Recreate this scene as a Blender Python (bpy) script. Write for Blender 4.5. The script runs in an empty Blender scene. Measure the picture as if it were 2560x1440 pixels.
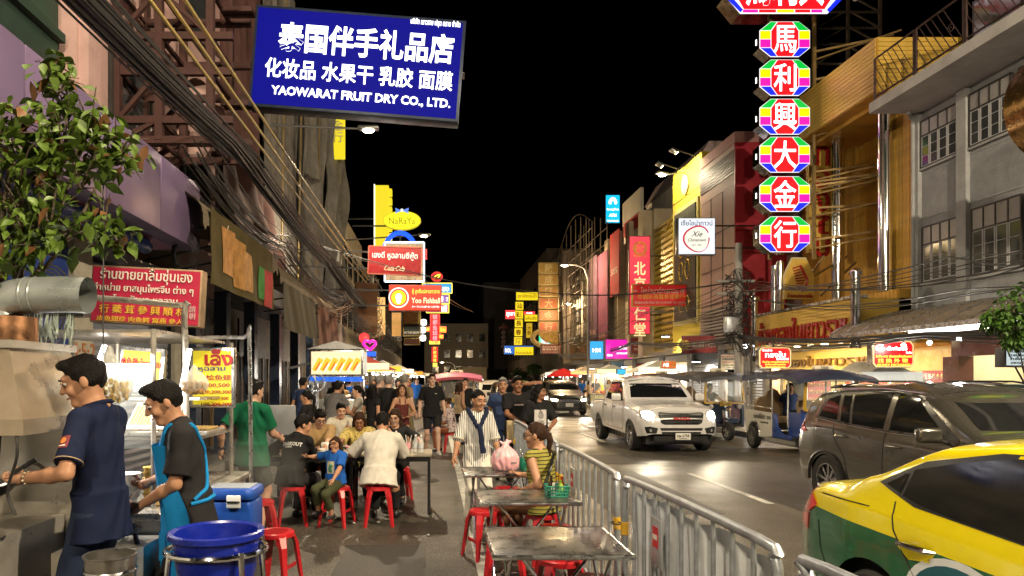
import bpy, bmesh, math, random
import numpy as np
from math import sin, cos, pi, radians, sqrt, atan2
from mathutils import Vector, Matrix, Euler
from mathutils.bvhtree import BVHTree
random.seed(7); np.random.seed(7)
scene = bpy.context.scene
col = scene.collection
F = 2560 * 24.0 / 36.0
VX, VY, CH = 1090.0, 948.0, 1.68
cam_d = bpy.data.cameras.new('camera'); cam = bpy.data.objects.new('camera', cam_d); col.objects.link(cam)
cam.location = (0, 0, CH); cam.rotation_euler = (pi/2, 0, 0)
cam_d.lens = 24.0; cam_d.sensor_width = 36.0
cam_d.shift_x = (1280 - VX) / 2560; cam_d.shift_y = (VY - 720) / 2560
cam_d.clip_start = 0.05; cam_d.clip_end = 2000
scene.camera = cam
world = bpy.data.worlds.new('World'); scene.world = world; world.use_nodes = True
wn = world.node_tree.nodes; wl = world.node_tree.links
bg = wn['Background']
sky = wn.new('ShaderNodeTexSky'); sky.sky_type = 'NISHITA'; sky.sun_disc = False
sky.sun_elevation = radians(-7.0); sky.sun_rotation = radians(150)
wl.new(sky.outputs['Color'], bg.inputs['Color']); bg.inputs['Strength'].default_value = 0.12
scene.view_settings.view_transform = 'Standard'; scene.view_settings.look = 'None'
LK, EK = .85, .55      # strength of all lamps, added ones too, and of the lit signs
scene.view_settings.exposure = 1.0; scene.view_settings.gamma = 1.0
scene.view_settings.use_curve_mapping = False
cy = scene.cycles
cy.max_bounces = 5; cy.diffuse_bounces = 2; cy.glossy_bounces = 3; cy.transmission_bounces = 4
cy.transparent_max_bounces = 8; cy.caustics_reflective = False; cy.caustics_refractive = False
cy.sample_clamp_indirect = 4.0; cy.use_denoising = True; cy.use_light_tree = True
def at(px, py, Y):
 return Vector(((px - VX) * Y / F, Y, CH - (py - VY) * Y / F))
def wx(px, Y): return (px - VX) * Y / F
def wz(py, Y): return CH - (py - VY) * Y / F
def sz(p, Y): return p * Y / F
MATS = {}
def mat(key, colr=(.5, .5, .5), rough=.55, metal=0., var=.12, vs=6., bump=0., bs=60., emit=None, es=0.,
  coat=0., trans=0., alpha=1., sss=0., spec=.5, dirt=None, dirts=1.2, dirta=.5, stripe=None, coord='Object', spots=None, rvar=.12):
 if key in MATS: return MATS[key]
 m = bpy.data.materials.new(key); m.use_nodes = True
 nt = m.node_tree; N = nt.nodes; L = nt.links
 b = N['Principled BSDF']
 b.inputs['Roughness'].default_value = rough; b.inputs['Metallic'].default_value = metal
 b.inputs['Specular IOR Level'].default_value = spec
 tc = N.new('ShaderNodeTexCoord'); cs = tc.outputs[coord]
 def rgb(c, f=1.): return (min(1, c[0]*f), min(1, c[1]*f), min(1, c[2]*f), 1)
 cur = None
 if var > 0:
  n = N.new('ShaderNodeTexNoise'); n.inputs['Scale'].default_value = vs; n.inputs['Detail'].default_value = 5
  n.inputs['Roughness'].default_value = .65
  L.new(cs, n.inputs['Vector'])
  r = N.new('ShaderNodeValToRGB'); r.color_ramp.elements[0].position = .3; r.color_ramp.elements[1].position = .7
  r.color_ramp.elements[0].color = rgb(colr, 1 - var); r.color_ramp.elements[1].color = rgb(colr, 1 + var)
  L.new(n.outputs['Fac'], r.inputs['Fac']); cur = r.outputs['Color']
  if rvar > 0:
   mr = N.new('ShaderNodeMapRange'); mr.inputs['From Min'].default_value = .3; mr.inputs['From Max'].default_value = .7
   mr.inputs['To Min'].default_value = max(.03, rough - rvar); mr.inputs['To Max'].default_value = min(1, rough + rvar)
   L.new(n.outputs['Fac'], mr.inputs['Value']); L.new(mr.outputs['Result'], b.inputs['Roughness'])
 def mixc(fac, a, bb):
  mx = N.new('ShaderNodeMix'); mx.data_type = 'RGBA'
  if isinstance(fac, float): mx.inputs[0].default_value = fac
  else: L.new(fac, mx.inputs[0])
  if a is None: mx.inputs[6].default_value = rgb(colr)
  else: L.new(a, mx.inputs[6])
  mx.inputs[7].default_value = rgb(bb)
  return mx.outputs[2]
 if stripe:   # (axis, per metre, duty, colour)
  sx = N.new('ShaderNodeSeparateXYZ'); L.new(cs, sx.inputs[0])
  ma = N.new('ShaderNodeMath'); ma.operation = 'MULTIPLY'; L.new(sx.outputs[stripe[0]], ma.inputs[0]); ma.inputs[1].default_value = stripe[1]
  mf = N.new('ShaderNodeMath'); mf.operation = 'FRACT'; L.new(ma.outputs[0], mf.inputs[0])
  mg = N.new('ShaderNodeMath'); mg.operation = 'LESS_THAN'; L.new(mf.outputs[0], mg.inputs[0]); mg.inputs[1].default_value = stripe[2]
  cur = mixc(mg.outputs[0], cur, stripe[3])
 if spots:    # (scale, threshold, colour)
  v = N.new('ShaderNodeTexVoronoi'); v.inputs['Scale'].default_value = spots[0]; L.new(cs, v.inputs['Vector'])
  mg = N.new('ShaderNodeMath'); mg.operation = 'LESS_THAN'; L.new(v.outputs['Distance'], mg.inputs[0]); mg.inputs[1].default_value = spots[1]
  cur = mixc(mg.outputs[0], cur, spots[2])
 if dirt:
  n2 = N.new('ShaderNodeTexNoise'); n2.inputs['Scale'].default_value = dirts; n2.inputs['Detail'].default_value = 8; n2.inputs['Roughness'].default_value = .7
  L.new(cs, n2.inputs['Vector'])
  r2 = N.new('ShaderNodeValToRGB'); r2.color_ramp.elements[0].position = .45; r2.color_ramp.elements[1].position = .75
  r2.color_ramp.elements[0].color = (0, 0, 0, 1); r2.color_ramp.elements[1].color = (dirta, dirta, dirta, 1)
  L.new(n2.outputs['Fac'], r2.inputs['Fac'])
  cur = mixc(r2.outputs['Color'], cur, dirt)
 if cur is None: b.inputs['Base Color'].default_value = rgb(colr)
 else: L.new(cur, b.inputs['Base Color'])
 if bump > 0:
  n3 = N.new('ShaderNodeTexNoise'); n3.inputs['Scale'].default_value = bs; n3.inputs['Detail'].default_value = 6
  L.new(cs, n3.inputs['Vector'])
  bp = N.new('ShaderNodeBump'); bp.inputs['Strength'].default_value = bump; bp.inputs['Distance'].default_value = .02
  L.new(n3.outputs['Fac'], bp.inputs['Height']); L.new(bp.outputs['Normal'], b.inputs['Normal'])
 if coat: b.inputs['Coat Weight'].default_value = coat; b.inputs['Coat Roughness'].default_value = .06
 if trans: b.inputs['Transmission Weight'].default_value = trans
 if alpha < 1: b.inputs['Alpha'].default_value = alpha
 if sss:
  b.inputs['Subsurface Weight'].default_value = sss; b.inputs['Subsurface Radius'].default_value = (.012, .004, .002)
 if emit is not None:
  b.inputs['Emission Color'].default_value = rgb(emit); b.inputs['Emission Strength'].default_value = es*EK
 MATS[key] = m
 return m
def glow(key, c, s=1.0, var=0.):     # lit sign faces, tubes, bulbs
 return mat('lit_' + key, (c[0]*.12, c[1]*.12, c[2]*.12), rough=.35, var=0, emit=c, es=s)
def cloth(key, c, **k):
 kw = dict(rough=.85, var=.13, vs=14, bump=.15, bs=110, spec=.2); kw.update(k)
 return mat('cloth_' + key, c, **kw)
def paint(key, c, **k):
 kw = dict(rough=.32, var=.06, vs=3, coat=.8, rvar=.05); kw.update(k)
 return mat('paint_' + key, c, **kw)
STEEL = mat('brushed_steel', (.55, .56, .57), rough=.28, metal=1., var=.1, vs=9)
GALV = mat('galvanised_pipe', (.44, .47, .52), rough=.42, metal=.75, var=.2, vs=15)
CHROME = mat('chrome', (.75, .76, .78), rough=.1, metal=1., var=0)
BLACKM = mat('black_metal', (.02, .02, .022), rough=.45, metal=.3, var=.2)
BLACKP = mat('black_plastic', (.018, .018, .02), rough=.4, var=.2)
RUBBER = mat('tyre_rubber', (.02, .02, .02), rough=.75, var=.25, bump=.2)
GLASSD = mat('tinted_glass', (.008, .009, .01), rough=.05, var=0, spec=.7)
RUSTRED = mat('rusty_red_steel', (.060, .024, .021), rough=.7, metal=.3, var=.35, vs=7, dirt=(.05, .025, .02))
WHITEP = mat('white_plastic', (.75, .75, .73), rough=.45, var=.06)
REDPL = mat('red_stool_plastic', (.42, .012, .018), rough=.34, var=.12, vs=5, spec=.5)
CABLE = mat('cable_rubber', (.022, .021, .022), rough=.5, var=.25)
CONC = mat('concrete', (.3, .29, .28), rough=.85, var=.2, vs=3, bump=.3, bs=30, dirt=(.1, .09, .08))
class MB:
 def __init__(s): s.v = []; s.f = []; s.m = []; s.sm = []
 def add(s, vs, fs, m=0, smooth=False, T=None):
  o = len(s.v)
  for p in vs:
   p = Vector(p)
   s.v.append(T @ p if T is not None else p)
  for f in fs:
   s.f.append([i + o for i in f]); s.m.append(m); s.sm.append(smooth)
  return s
 def box(s, c, d, m=0, R=None, T=None):
  hx, hy, hz = d[0]/2, d[1]/2, d[2]/2
  vs = [Vector((x, y, z)) for x in (-hx, hx) for y in (-hy, hy) for z in (-hz, hz)]
  if R is not None: vs = [R @ v for v in vs]
  vs = [v + Vector(c) for v in vs]
  return s.add(vs, [(0,1,3,2),(4,6,7,5),(0,4,5,1),(2,3,7,6),(0,2,6,4),(1,5,7,3)], m, False, T)
 def bbox(s, a, b, m=0, T=None):
  return s.box([(a[i]+b[i])/2 for i in range(3)], [abs(b[i]-a[i]) for i in range(3)], m, None, T)
 def bev(s, c, d, r, m=0, R=None, T=None, seg=2):   # box with rounded edges
  bm = bmesh.new(); bmesh.ops.create_cube(bm, size=1.0)
  for v in bm.verts: v.co = Vector((v.co.x*d[0], v.co.y*d[1], v.co.z*d[2]))
  bmesh.ops.bevel(bm, geom=list(bm.edges), offset=min(r, min(d)*.45), segments=seg, profile=.5, affect='EDGES')
  bm.verts.index_update()
  vs = [v.co.copy() for v in bm.verts]; fs = [[v.index for v in f.verts] for f in bm.faces]; bm.free()
  if R is not None: vs = [R @ v for v in vs]
  return s.add([v + Vector(c) for v in vs], fs, m, True, T)
 def bar(s, a, b, w, h=None, m=0, up=(0, 0, 1)):     # square bar from a to b
  a = Vector(a); b = Vector(b); h = h or w; d = b - a; L = d.length
  if L < 1e-6: return s
  d.normalize(); u = Vector(up)
  if abs(d.dot(u)) > .98: u = Vector((0, 1, 0))
  x = d.cross(u).normalized(); z = x.cross(d)
  vs = [p + x*sx*w/2 + z*sz_*h/2 for p in (a, b) for sx, sz_ in ((-1,-1),(1,-1),(1,1),(-1,1))]
  return s.add(vs, [(3,2,1,0),(4,5,6,7),(0,1,5,4),(1,2,6,5),(2,3,7,6),(3,0,4,7)], m)
 def tube(s, pts, r, n=8, m=0, caps=True, closed=False):
  pts = [Vector(p) for p in pts]; k = len(pts)
  rs = r if isinstance(r, (list, tuple)) else [r]*k
  vs = []; fs = []; pu = None
  for i, p in enumerate(pts):
   if closed: d = pts[(i+1) % k] - pts[i-1]
   else: d = pts[min(i+1, k-1)] - pts[max(i-1, 0)]
   if d.length < 1e-9: d = Vector((0, 0, 1))
   d.normalize()
   if pu is None: pu = Vector((0, 0, 1)) if abs(d.z) < .9 else Vector((1, 0, 0))
   x = d.cross(pu)
   if x.length < 1e-6: x = d.orthogonal()
   x.normalize(); pu = x.cross(d)
   for j in range(n):
    a = 2*pi*j/n
    vs.append(p + (x*cos(a) + pu*sin(a))*rs[i])
  for i in range(k if closed else k-1):
   a0 = i*n; a1 = ((i+1) % k)*n
   for j in range(n):
    fs.append((a0+j, a0+(j+1) % n, a1+(j+1) % n, a1+j))
  if caps and not closed:
   fs.append(tuple(range(n-1, -1, -1))); fs.append(tuple(range((k-1)*n, k*n)))
  return s.add(vs, fs, m, n > 5)
 def lathe(s, prof, c=(0, 0, 0), n=20, m=0, T=None, cap=True):    # prof: [(r, z)], axis z
  vs = []; fs = []
  for r, z in prof:
   for j in range(n):
    a = 2*pi*j/n; vs.append(Vector((c[0]+r*cos(a), c[1]+r*sin(a), c[2]+z)))
  k = len(prof)
  for i in range(k-1):
   for j in range(n): fs.append((i*n+j, i*n+(j+1) % n, (i+1)*n+(j+1) % n, (i+1)*n+j))
  if cap:
   if prof[0][0] > 1e-4: fs.append(tuple(range(n-1, -1, -1)))
   if prof[-1][0] > 1e-4: fs.append(tuple(range((k-1)*n, k*n)))
  return s.add(vs, fs, m, True, T)
 def prism(s, poly, y0, y1, m=0, T=None, axis='y'):   # polygon in (x,z) extruded along y
  n = len(poly); vs = []
  for y in (y0, y1):
   for p in poly:
    vs.append((p[0], y, p[1]) if axis == 'y' else ((y, p[0], p[1]) if axis == 'x' else (p[0], p[1], y)))
  fs = [tuple(range(n)), tuple(range(2*n-1, n-1, -1))] + [(i+n, (i+1) % n+n, (i+1) % n, i) for i in range(n)]
  return s.add(vs, fs, m, False, T)
 def quad(s, a, b, c, d, m=0): return s.add([a, b, c, d], [(0, 1, 2, 3)], m)
 def grid(s, fn, nu, nv, m=0, smooth=True):            # fn(u,v) -> point
  vs = [fn(i/nu, j/nv) for i in range(nu+1) for j in range(nv+1)]
  fs = [(i*(nv+1)+j, (i+1)*(nv+1)+j, (i+1)*(nv+1)+j+1, i*(nv+1)+j+1) for i in range(nu) for j in range(nv)]
  return s.add(vs, fs, m, smooth)
 def ball(s, c, r, n=10, m=0, T=None):
  r = r if isinstance(r, (tuple, list)) else (r, r, r)
  vs = []; fs = []; k = n//2 + 1
  for i in range(k+1):
   t = pi*i/k
   for j in range(n):
    a = 2*pi*j/n; vs.append((c[0]+r[0]*sin(t)*cos(a), c[1]+r[1]*sin(t)*sin(a), c[2]+r[2]*cos(t)))
  for i in range(k):
   for j in range(n): fs.append((i*n+j, (i+1)*n+j, (i+1)*n+(j+1) % n, i*n+(j+1) % n))
  return s.add(vs, fs, m, True, T)
 def mesh(s, name, mats):
  me = bpy.data.meshes.new(name)
  me.from_pydata([tuple(v) for v in s.v], [], s.f)
  for mm in (mats if isinstance(mats, (list, tuple)) else [mats]): me.materials.append(mm)
  me.polygons.foreach_set('material_index', s.m); me.polygons.foreach_set('use_smooth', s.sm)
  me.update()
  if any(s.sm): me.set_sharp_from_angle(angle=radians(38))
  return me
 def build(s, name, mats, parent=None):
  return link(name, s.mesh(name, mats), parent)
def link(name, data, parent=None):
 o = bpy.data.objects.new(name, data); col.objects.link(o)
 if parent is not None: o.parent = parent
 return o
def tag(o, label=None, cat=None, group=None, kind=None):
 if label: o['label'] = label
 if cat: o['category'] = cat
 if group: o['group'] = group
 if kind: o['kind'] = kind
 return o
def thing(name, label, cat, loc=(0, 0, 0), rz=0., group=None):
 o = bpy.data.objects.new(name, None); col.objects.link(o); o.empty_display_size = .1
 o.location = loc; o.rotation_euler = (0, 0, rz)
 return tag(o, label, cat, group)
def dup(root, loc=None, rz=None, label=None, group=None, parent=None):
 r = root.copy(); col.objects.link(r)
 if loc is not None: r.location = loc
 if rz is not None: r.rotation_euler = (0, 0, rz)
 if label: r['label'] = label
 if group: r['group'] = group
 for ch in list(root.children):
  c = ch.copy(); col.objects.link(c); c.parent = r
  for g in list(ch.children):
   d = g.copy(); col.objects.link(d); d.parent = c
 return r
def part(name, mb, m, parent): return mb.build(name, m, parent)
TEXTQ = []
def text(s, size, m, parent, loc, rot=(0, 0, 0), name='lettering', **k):
 TEXTQ.append((s, size, m, parent, loc, rot, name, k))
def flush_text():
 cus = []
 for s, size, m, parent, loc, rot, name, k in TEXTQ:
  cu = bpy.data.curves.new('t', 'FONT'); cu.body = s; cu.size = size; cu.align_x = 'CENTER'; cu.align_y = 'CENTER'
  cu.extrude = k.get('ext', .004); cu.offset = k.get('bold', 0.)*size; cu.shear = k.get('shear', 0.)
  cu.resolution_u = k.get('res', 2); cu.space_character = k.get('spacing', 1.)
  ob = bpy.data.objects.new('t', cu); col.objects.link(ob); cus.append((ob, cu))
 dg = bpy.context.evaluated_depsgraph_get()
 mes = [bpy.data.meshes.new_from_object(ob.evaluated_get(dg)) for ob, cu in cus]
 for ob, cu in cus:
  bpy.data.objects.remove(ob); bpy.data.curves.remove(cu)
 for me, (s, size, m, parent, loc, rot, name, k) in zip(mes, TEXTQ):
  n = len(me.vertices)
  if n == 0: continue
  co = np.empty(n*3, np.float32); me.vertices.foreach_get('co', co); co = co.reshape(-1, 3)
  co[:, 0] -= (co[:, 0].max() + co[:, 0].min())/2; co[:, 1] -= (co[:, 1].max() + co[:, 1].min())/2
  w = co[:, 0].max() - co[:, 0].min(); kk = k.get('wscale', 1.)
  if k.get('fit'): kk = k['fit']/w
  h = co[:, 1].max() - co[:, 1].min(); kh = 1.
  if k.get('fith'): kh = k['fith']/h
  out = np.stack([co[:, 0]*kk, -co[:, 2], co[:, 1]*kh], 1)
  wrap = k.get('wrap')
  if wrap is not None:      # lie on a curved surface: project along local +Y
   T, bvh, off = wrap
   for i in range(n):
    p = T @ Vector(out[i]); d = (T.to_3x3() @ Vector((0, 1, 0))).normalized()
    hit = bvh.ray_cast(p - d*.6, d)
    out[i] = hit[0] - d*(off + max(0, -out[i][1])) if hit[0] is not None else p
  me.vertices.foreach_set('co', out.ravel().astype(np.float32)); me.update()
  me.materials.clear(); me.materials.append(m)
  o = link(name, me, parent); o.location = loc; o.rotation_euler = rot
 TEXTQ.clear()
def bez(pts, n=12):        # catmull-rom through points
 P_ = [Vector(p) for p in pts]; P_ = [P_[0]*2 - P_[1]] + P_ + [P_[-1]*2 - P_[-2]]; out = []
 for i in range(1, len(P_)-2):
  for k in range(n):
   t = k/n; a, b, c, d = P_[i-1], P_[i], P_[i+1], P_[i+2]
   out.append(.5*((2*b) + (c-a)*t + (2*a-5*b+4*c-d)*t*t + (3*b-a-3*c+d)*t**3))
 out.append(P_[-2]); return out
def sag(a, b, s, n=10):
 a = Vector(a); b = Vector(b)
 return [a.lerp(b, i/n) - Vector((0, 0, s*4*(i/n)*(1-i/n))) for i in range(n+1)]
def _smin(a, b, k):
 h = np.maximum(k - np.abs(a-b), 0)/k
 return np.minimum(a, b) - h*h*k*.25
class Field:
 def __init__(s): s.pr = []; s.subs = []; s.clips = []; s.noise = None; s.jag = 0.
 def cap(s, a, b, ra, rb=None, k=.02, clip=None):
  s.pr.append(('c', Vector(a), Vector(b), ra, ra if rb is None else rb, k, clip)); return s
 def ell(s, c, r, R=None, k=.03, clip=None):
  s.pr.append(('e', Vector(c), r, R or Matrix.Identity(3), None, k, clip)); return s
 def cone(s, c0, c1, r0, r1, R, k=.03, clip=None):      # elliptic frustum along frame z, from c0 to c1
  s.pr.append(('k', Vector(c0), Vector(c1), r0, r1, k, clip, R)); return s
 def mesh(s, h):
  los = []; his = []
  for p in s.pr:
   if p[0] == 'c': r = max(p[3], p[4]); pts = [p[1], p[2]]
   elif p[0] == 'e': r = max(p[2]); pts = [p[1]]
   else: r = max(max(p[3]), max(p[4])); pts = [p[1], p[2]]
   los.append([min(q[i] for q in pts) - r for i in range(3)]); his.append([max(q[i] for q in pts) + r for i in range(3)])
  lo = np.min(los, 0) - 3*h; hi = np.max(his, 0) + 3*h
  n = np.ceil((hi - lo)/h).astype(int) + 1
  D = np.full(n, 1.0, np.float32)
  ax = [lo[i] + h*np.arange(n[i]) for i in range(3)]
  for p, l, u in zip(s.pr, los, his):
   mg = p[5] + 2.5*h
   i0 = np.maximum(np.floor((np.array(l) - mg - lo)/h).astype(int), 0); i1 = np.minimum(np.ceil((np.array(u) + mg - lo)/h).astype(int) + 1, n)
   sl = tuple(slice(i0[i], i1[i]) for i in range(3))
   X = ax[0][sl[0]][:, None, None]; Y = ax[1][sl[1]][None, :, None]; Z = ax[2][sl[2]][None, None, :]
   if p[0] == 'c':
    a, b = p[1], p[2]; d = b - a; L2 = max(d.length_squared, 1e-9)
    t = np.clip(((X-a.x)*d.x + (Y-a.y)*d.y + (Z-a.z)*d.z)/L2, 0, 1)
    dd = np.sqrt((X-a.x-t*d.x)**2 + (Y-a.y-t*d.y)**2 + (Z-a.z-t*d.z)**2) - (p[3] + t*(p[4]-p[3]))
   elif p[0] == 'e':
    c, r, R = p[1], p[2], p[3]; dx, dy, dz = X-c.x, Y-c.y, Z-c.z
    q = [dx*R[0][j] + dy*R[1][j] + dz*R[2][j] for j in range(3)]
    k0 = np.sqrt((q[0]/r[0])**2 + (q[1]/r[1])**2 + (q[2]/r[2])**2); k1 = np.sqrt((q[0]/r[0]**2)**2 + (q[1]/r[1]**2)**2 + (q[2]/r[2]**2)**2)
    dd = k0*(k0-1)/np.maximum(k1, 1e-6)
   else:
    c0, c1, r0, r1, R = p[1], p[2], p[3], p[4], p[7]; d = c1 - c0; L = d.length; dn = d/L
    dx, dy, dz = X-c0.x, Y-c0.y, Z-c0.z
    t = np.clip((dx*dn.x + dy*dn.y + dz*dn.z)/L, 0, 1)
    ex = dx - t*d.x; ey = dy - t*d.y; ez = dz - t*d.z
    rx = r0[0] + t*(r1[0]-r0[0]); ry = r0[1] + t*(r1[1]-r0[1])
    qx = ex*R[0][0] + ey*R[1][0] + ez*R[2][0]; qy = ex*R[0][1] + ey*R[1][1] + ez*R[2][1]; qz = ex*R[0][2] + ey*R[1][2] + ez*R[2][2]
    k0 = np.sqrt((qx/rx)**2 + (qy/ry)**2); dd = (k0-1)*np.minimum(rx, ry)
    dd = np.sqrt(np.maximum(dd, 0)**2 + qz**2) + np.minimum(dd, 0)*(np.abs(qz) < 1e-4)
   if p[6] is not None:
    for (cp, cn) in p[6]:
     dd = np.maximum(dd, (X-cp[0])*cn[0] + (Y-cp[1])*cn[1] + (Z-cp[2])*cn[2])
   D[sl] = _smin(D[sl], dd.astype(np.float32), p[5])
  X = ax[0][:, None, None]; Y = ax[1][None, :, None]; Z = ax[2][None, None, :]
  if s.noise is not None: D = D + s.noise(X, Y, Z).astype(np.float32)
  for q in s.subs:                                    # carve capsules out
   a, b, r, k = q; d = b - a; L2 = max(d.length_squared, 1e-9)
   t = np.clip(((X-a.x)*d.x + (Y-a.y)*d.y + (Z-a.z)*d.z)/L2, 0, 1)
   dd = np.sqrt((X-a.x-t*d.x)**2 + (Y-a.y-t*d.y)**2 + (Z-a.z-t*d.z)**2) - r
   D = -_smin(-D, dd.astype(np.float32), k)
  for (cp, cn) in s.clips:
   D = np.maximum(D, ((X-cp[0])*cn[0] + (Y-cp[1])*cn[1] + (Z-cp[2])*cn[2] + s.jag*(np.sin(X*190+Z*40) + np.sin(X*83+Y*130+1.7))).astype(np.float32))
  return surfnet(D, lo, h)
def surfnet(D, lo, h):
 S = D < 0
 c = [S[i:S.shape[0]-1+i, j:S.shape[1]-1+j, k:S.shape[2]-1+k] for i in (0, 1) for j in (0, 1) for k in (0, 1)]
 cnt = sum(x.astype(np.int8) for x in c); mask = (cnt > 0) & (cnt < 8)
 I = np.argwhere(mask)
 if len(I) == 0: return np.zeros((0, 3)), np.zeros((0, 4), int)
 idx = -np.ones(mask.shape, np.int64); idx[mask] = np.arange(len(I))
 acc = np.zeros((len(I), 3)); num = np.zeros(len(I))
 cor = [np.array((i, j, k)) for i in (0, 1) for j in (0, 1) for k in (0, 1)]
 val = [D[I[:, 0]+q[0], I[:, 1]+q[1], I[:, 2]+q[2]] for q in cor]
 for a in range(8):
  for b in range(a+1, 8):
   if np.abs(cor[a]-cor[b]).sum() != 1: continue
   va, vb = val[a], val[b]; cr = (va < 0) != (vb < 0)
   t = np.where(cr, va/np.where(cr, va-vb, 1), 0)
   acc += np.where(cr[:, None], cor[a] + t[:, None]*(cor[b]-cor[a]), 0); num += cr
 V = lo + h*(I + acc/num[:, None])
 Fs = []
 for axs in range(3):
  o1, o2 = [(1, 2), (2, 0), (0, 1)][axs]
  sh = [slice(None)]*3; sh2 = [slice(None)]*3
  sh[axs] = slice(0, -1); sh2[axs] = slice(1, None)
  A = S[tuple(sh)]; B = S[tuple(sh2)]
  E = np.argwhere(A != B)
  E = E[(E[:, o1] > 0) & (E[:, o2] > 0) & (E[:, o1] < mask.shape[o1]) & (E[:, o2] < mask.shape[o2])]
  if len(E) == 0: continue
  def cell(d1, d2):
   q = E.copy(); q[:, o1] -= d1; q[:, o2] -= d2; return idx[q[:, 0], q[:, 1], q[:, 2]]
  q = np.stack([cell(1, 1), cell(0, 1), cell(0, 0), cell(1, 0)], 1)
  fl = ~A[E[:, 0], E[:, 1], E[:, 2]]
  q[fl] = q[fl][:, ::-1]; Fs.append(q)
 return V, np.concatenate(Fs)
def np_mesh(name, V, Q, m, parent=None, extra=None, smooth=True):
 me = bpy.data.meshes.new(name)
 vs = V.tolist(); fs = Q.tolist(); mi = [0]*len(fs)
 if extra is not None:
  o = len(vs); vs += [tuple(v) for v in extra.v]; fs += [[i+o for i in f] for f in extra.f]; mi += [0]*len(extra.f)
 me.from_pydata(vs, [], fs)
 me.materials.append(m)
 me.polygons.foreach_set('use_smooth', [smooth]*len(fs)); me.update()
 return link(name, me, parent)
SKIN = {
 'tan': mat('skin_tan', (.42, .22, .13), rough=.5, var=.08, vs=18, sss=.12, spec=.35),
 'light': mat('skin_light', (.55, .32, .22), rough=.5, var=.08, vs=18, sss=.12, spec=.35),
 'brown': mat('skin_brown', (.27, .125, .07), rough=.48, var=.08, vs=18, sss=.1, spec=.35),
 'pale': mat('skin_pale', (.6, .38, .29), rough=.5, var=.08, vs=18, sss=.12, spec=.35)}
HAIR = {'black': mat('hair_black', (.006, .005, .005), rough=.6, var=.4, vs=40, bump=.6, bs=90, spec=.15),
  'brown': mat('hair_brown', (.035, .017, .010), rough=.6, var=.4, vs=40, bump=.6, bs=90, spec=.15),
  'gray': mat('hair_grey', (.2, .19, .18), rough=.5, var=.4, vs=40, bump=.6, bs=90, spec=.4)}
EYEW = mat('eye_white', (.38, .36, .34), rough=.3, var=0); EYEB = mat('eye_iris', (.01, .007, .006), rough=.1, var=0)
LIP = mat('lips', (.36, .14, .11), rough=.4, var=.05); BROW = mat('eyebrow_hair', (.015, .012, .01), rough=.7, var=0)
LID = None
SHOE = mat('shoe_leather', (.02, .02, .022), rough=.5, var=.2); SOLEW = mat('shoe_white', (.6, .58, .55), rough=.6, var=.1)
def Rx(a): return Matrix.Rotation(a, 3, 'X')
def Ry(a): return Matrix.Rotation(a, 3, 'Y')
def Rz(a): return Matrix.Rotation(a, 3, 'Z')
def ik(a, t, l1, l2, pole):
 a = Vector(a); t = Vector(t); d = t - a; L = d.length
 if L > (l1+l2)*.995: t = a + d*((l1+l2)*.995/L); d = t - a; L = d.length
 L = max(L, abs(l1-l2)*1.02 + 1e-4)
 x = (l1*l1 - l2*l2 + L*L)/(2*L); hh = sqrt(max(l1*l1 - x*x, 0)); dn = d.normalized()
 p = Vector(pole); p = p - dn*p.dot(dn)
 if p.length < 1e-5: p = dn.orthogonal()
 return a + dn*x + p.normalized()*hh, t
NPEOPLE = [0]
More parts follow.
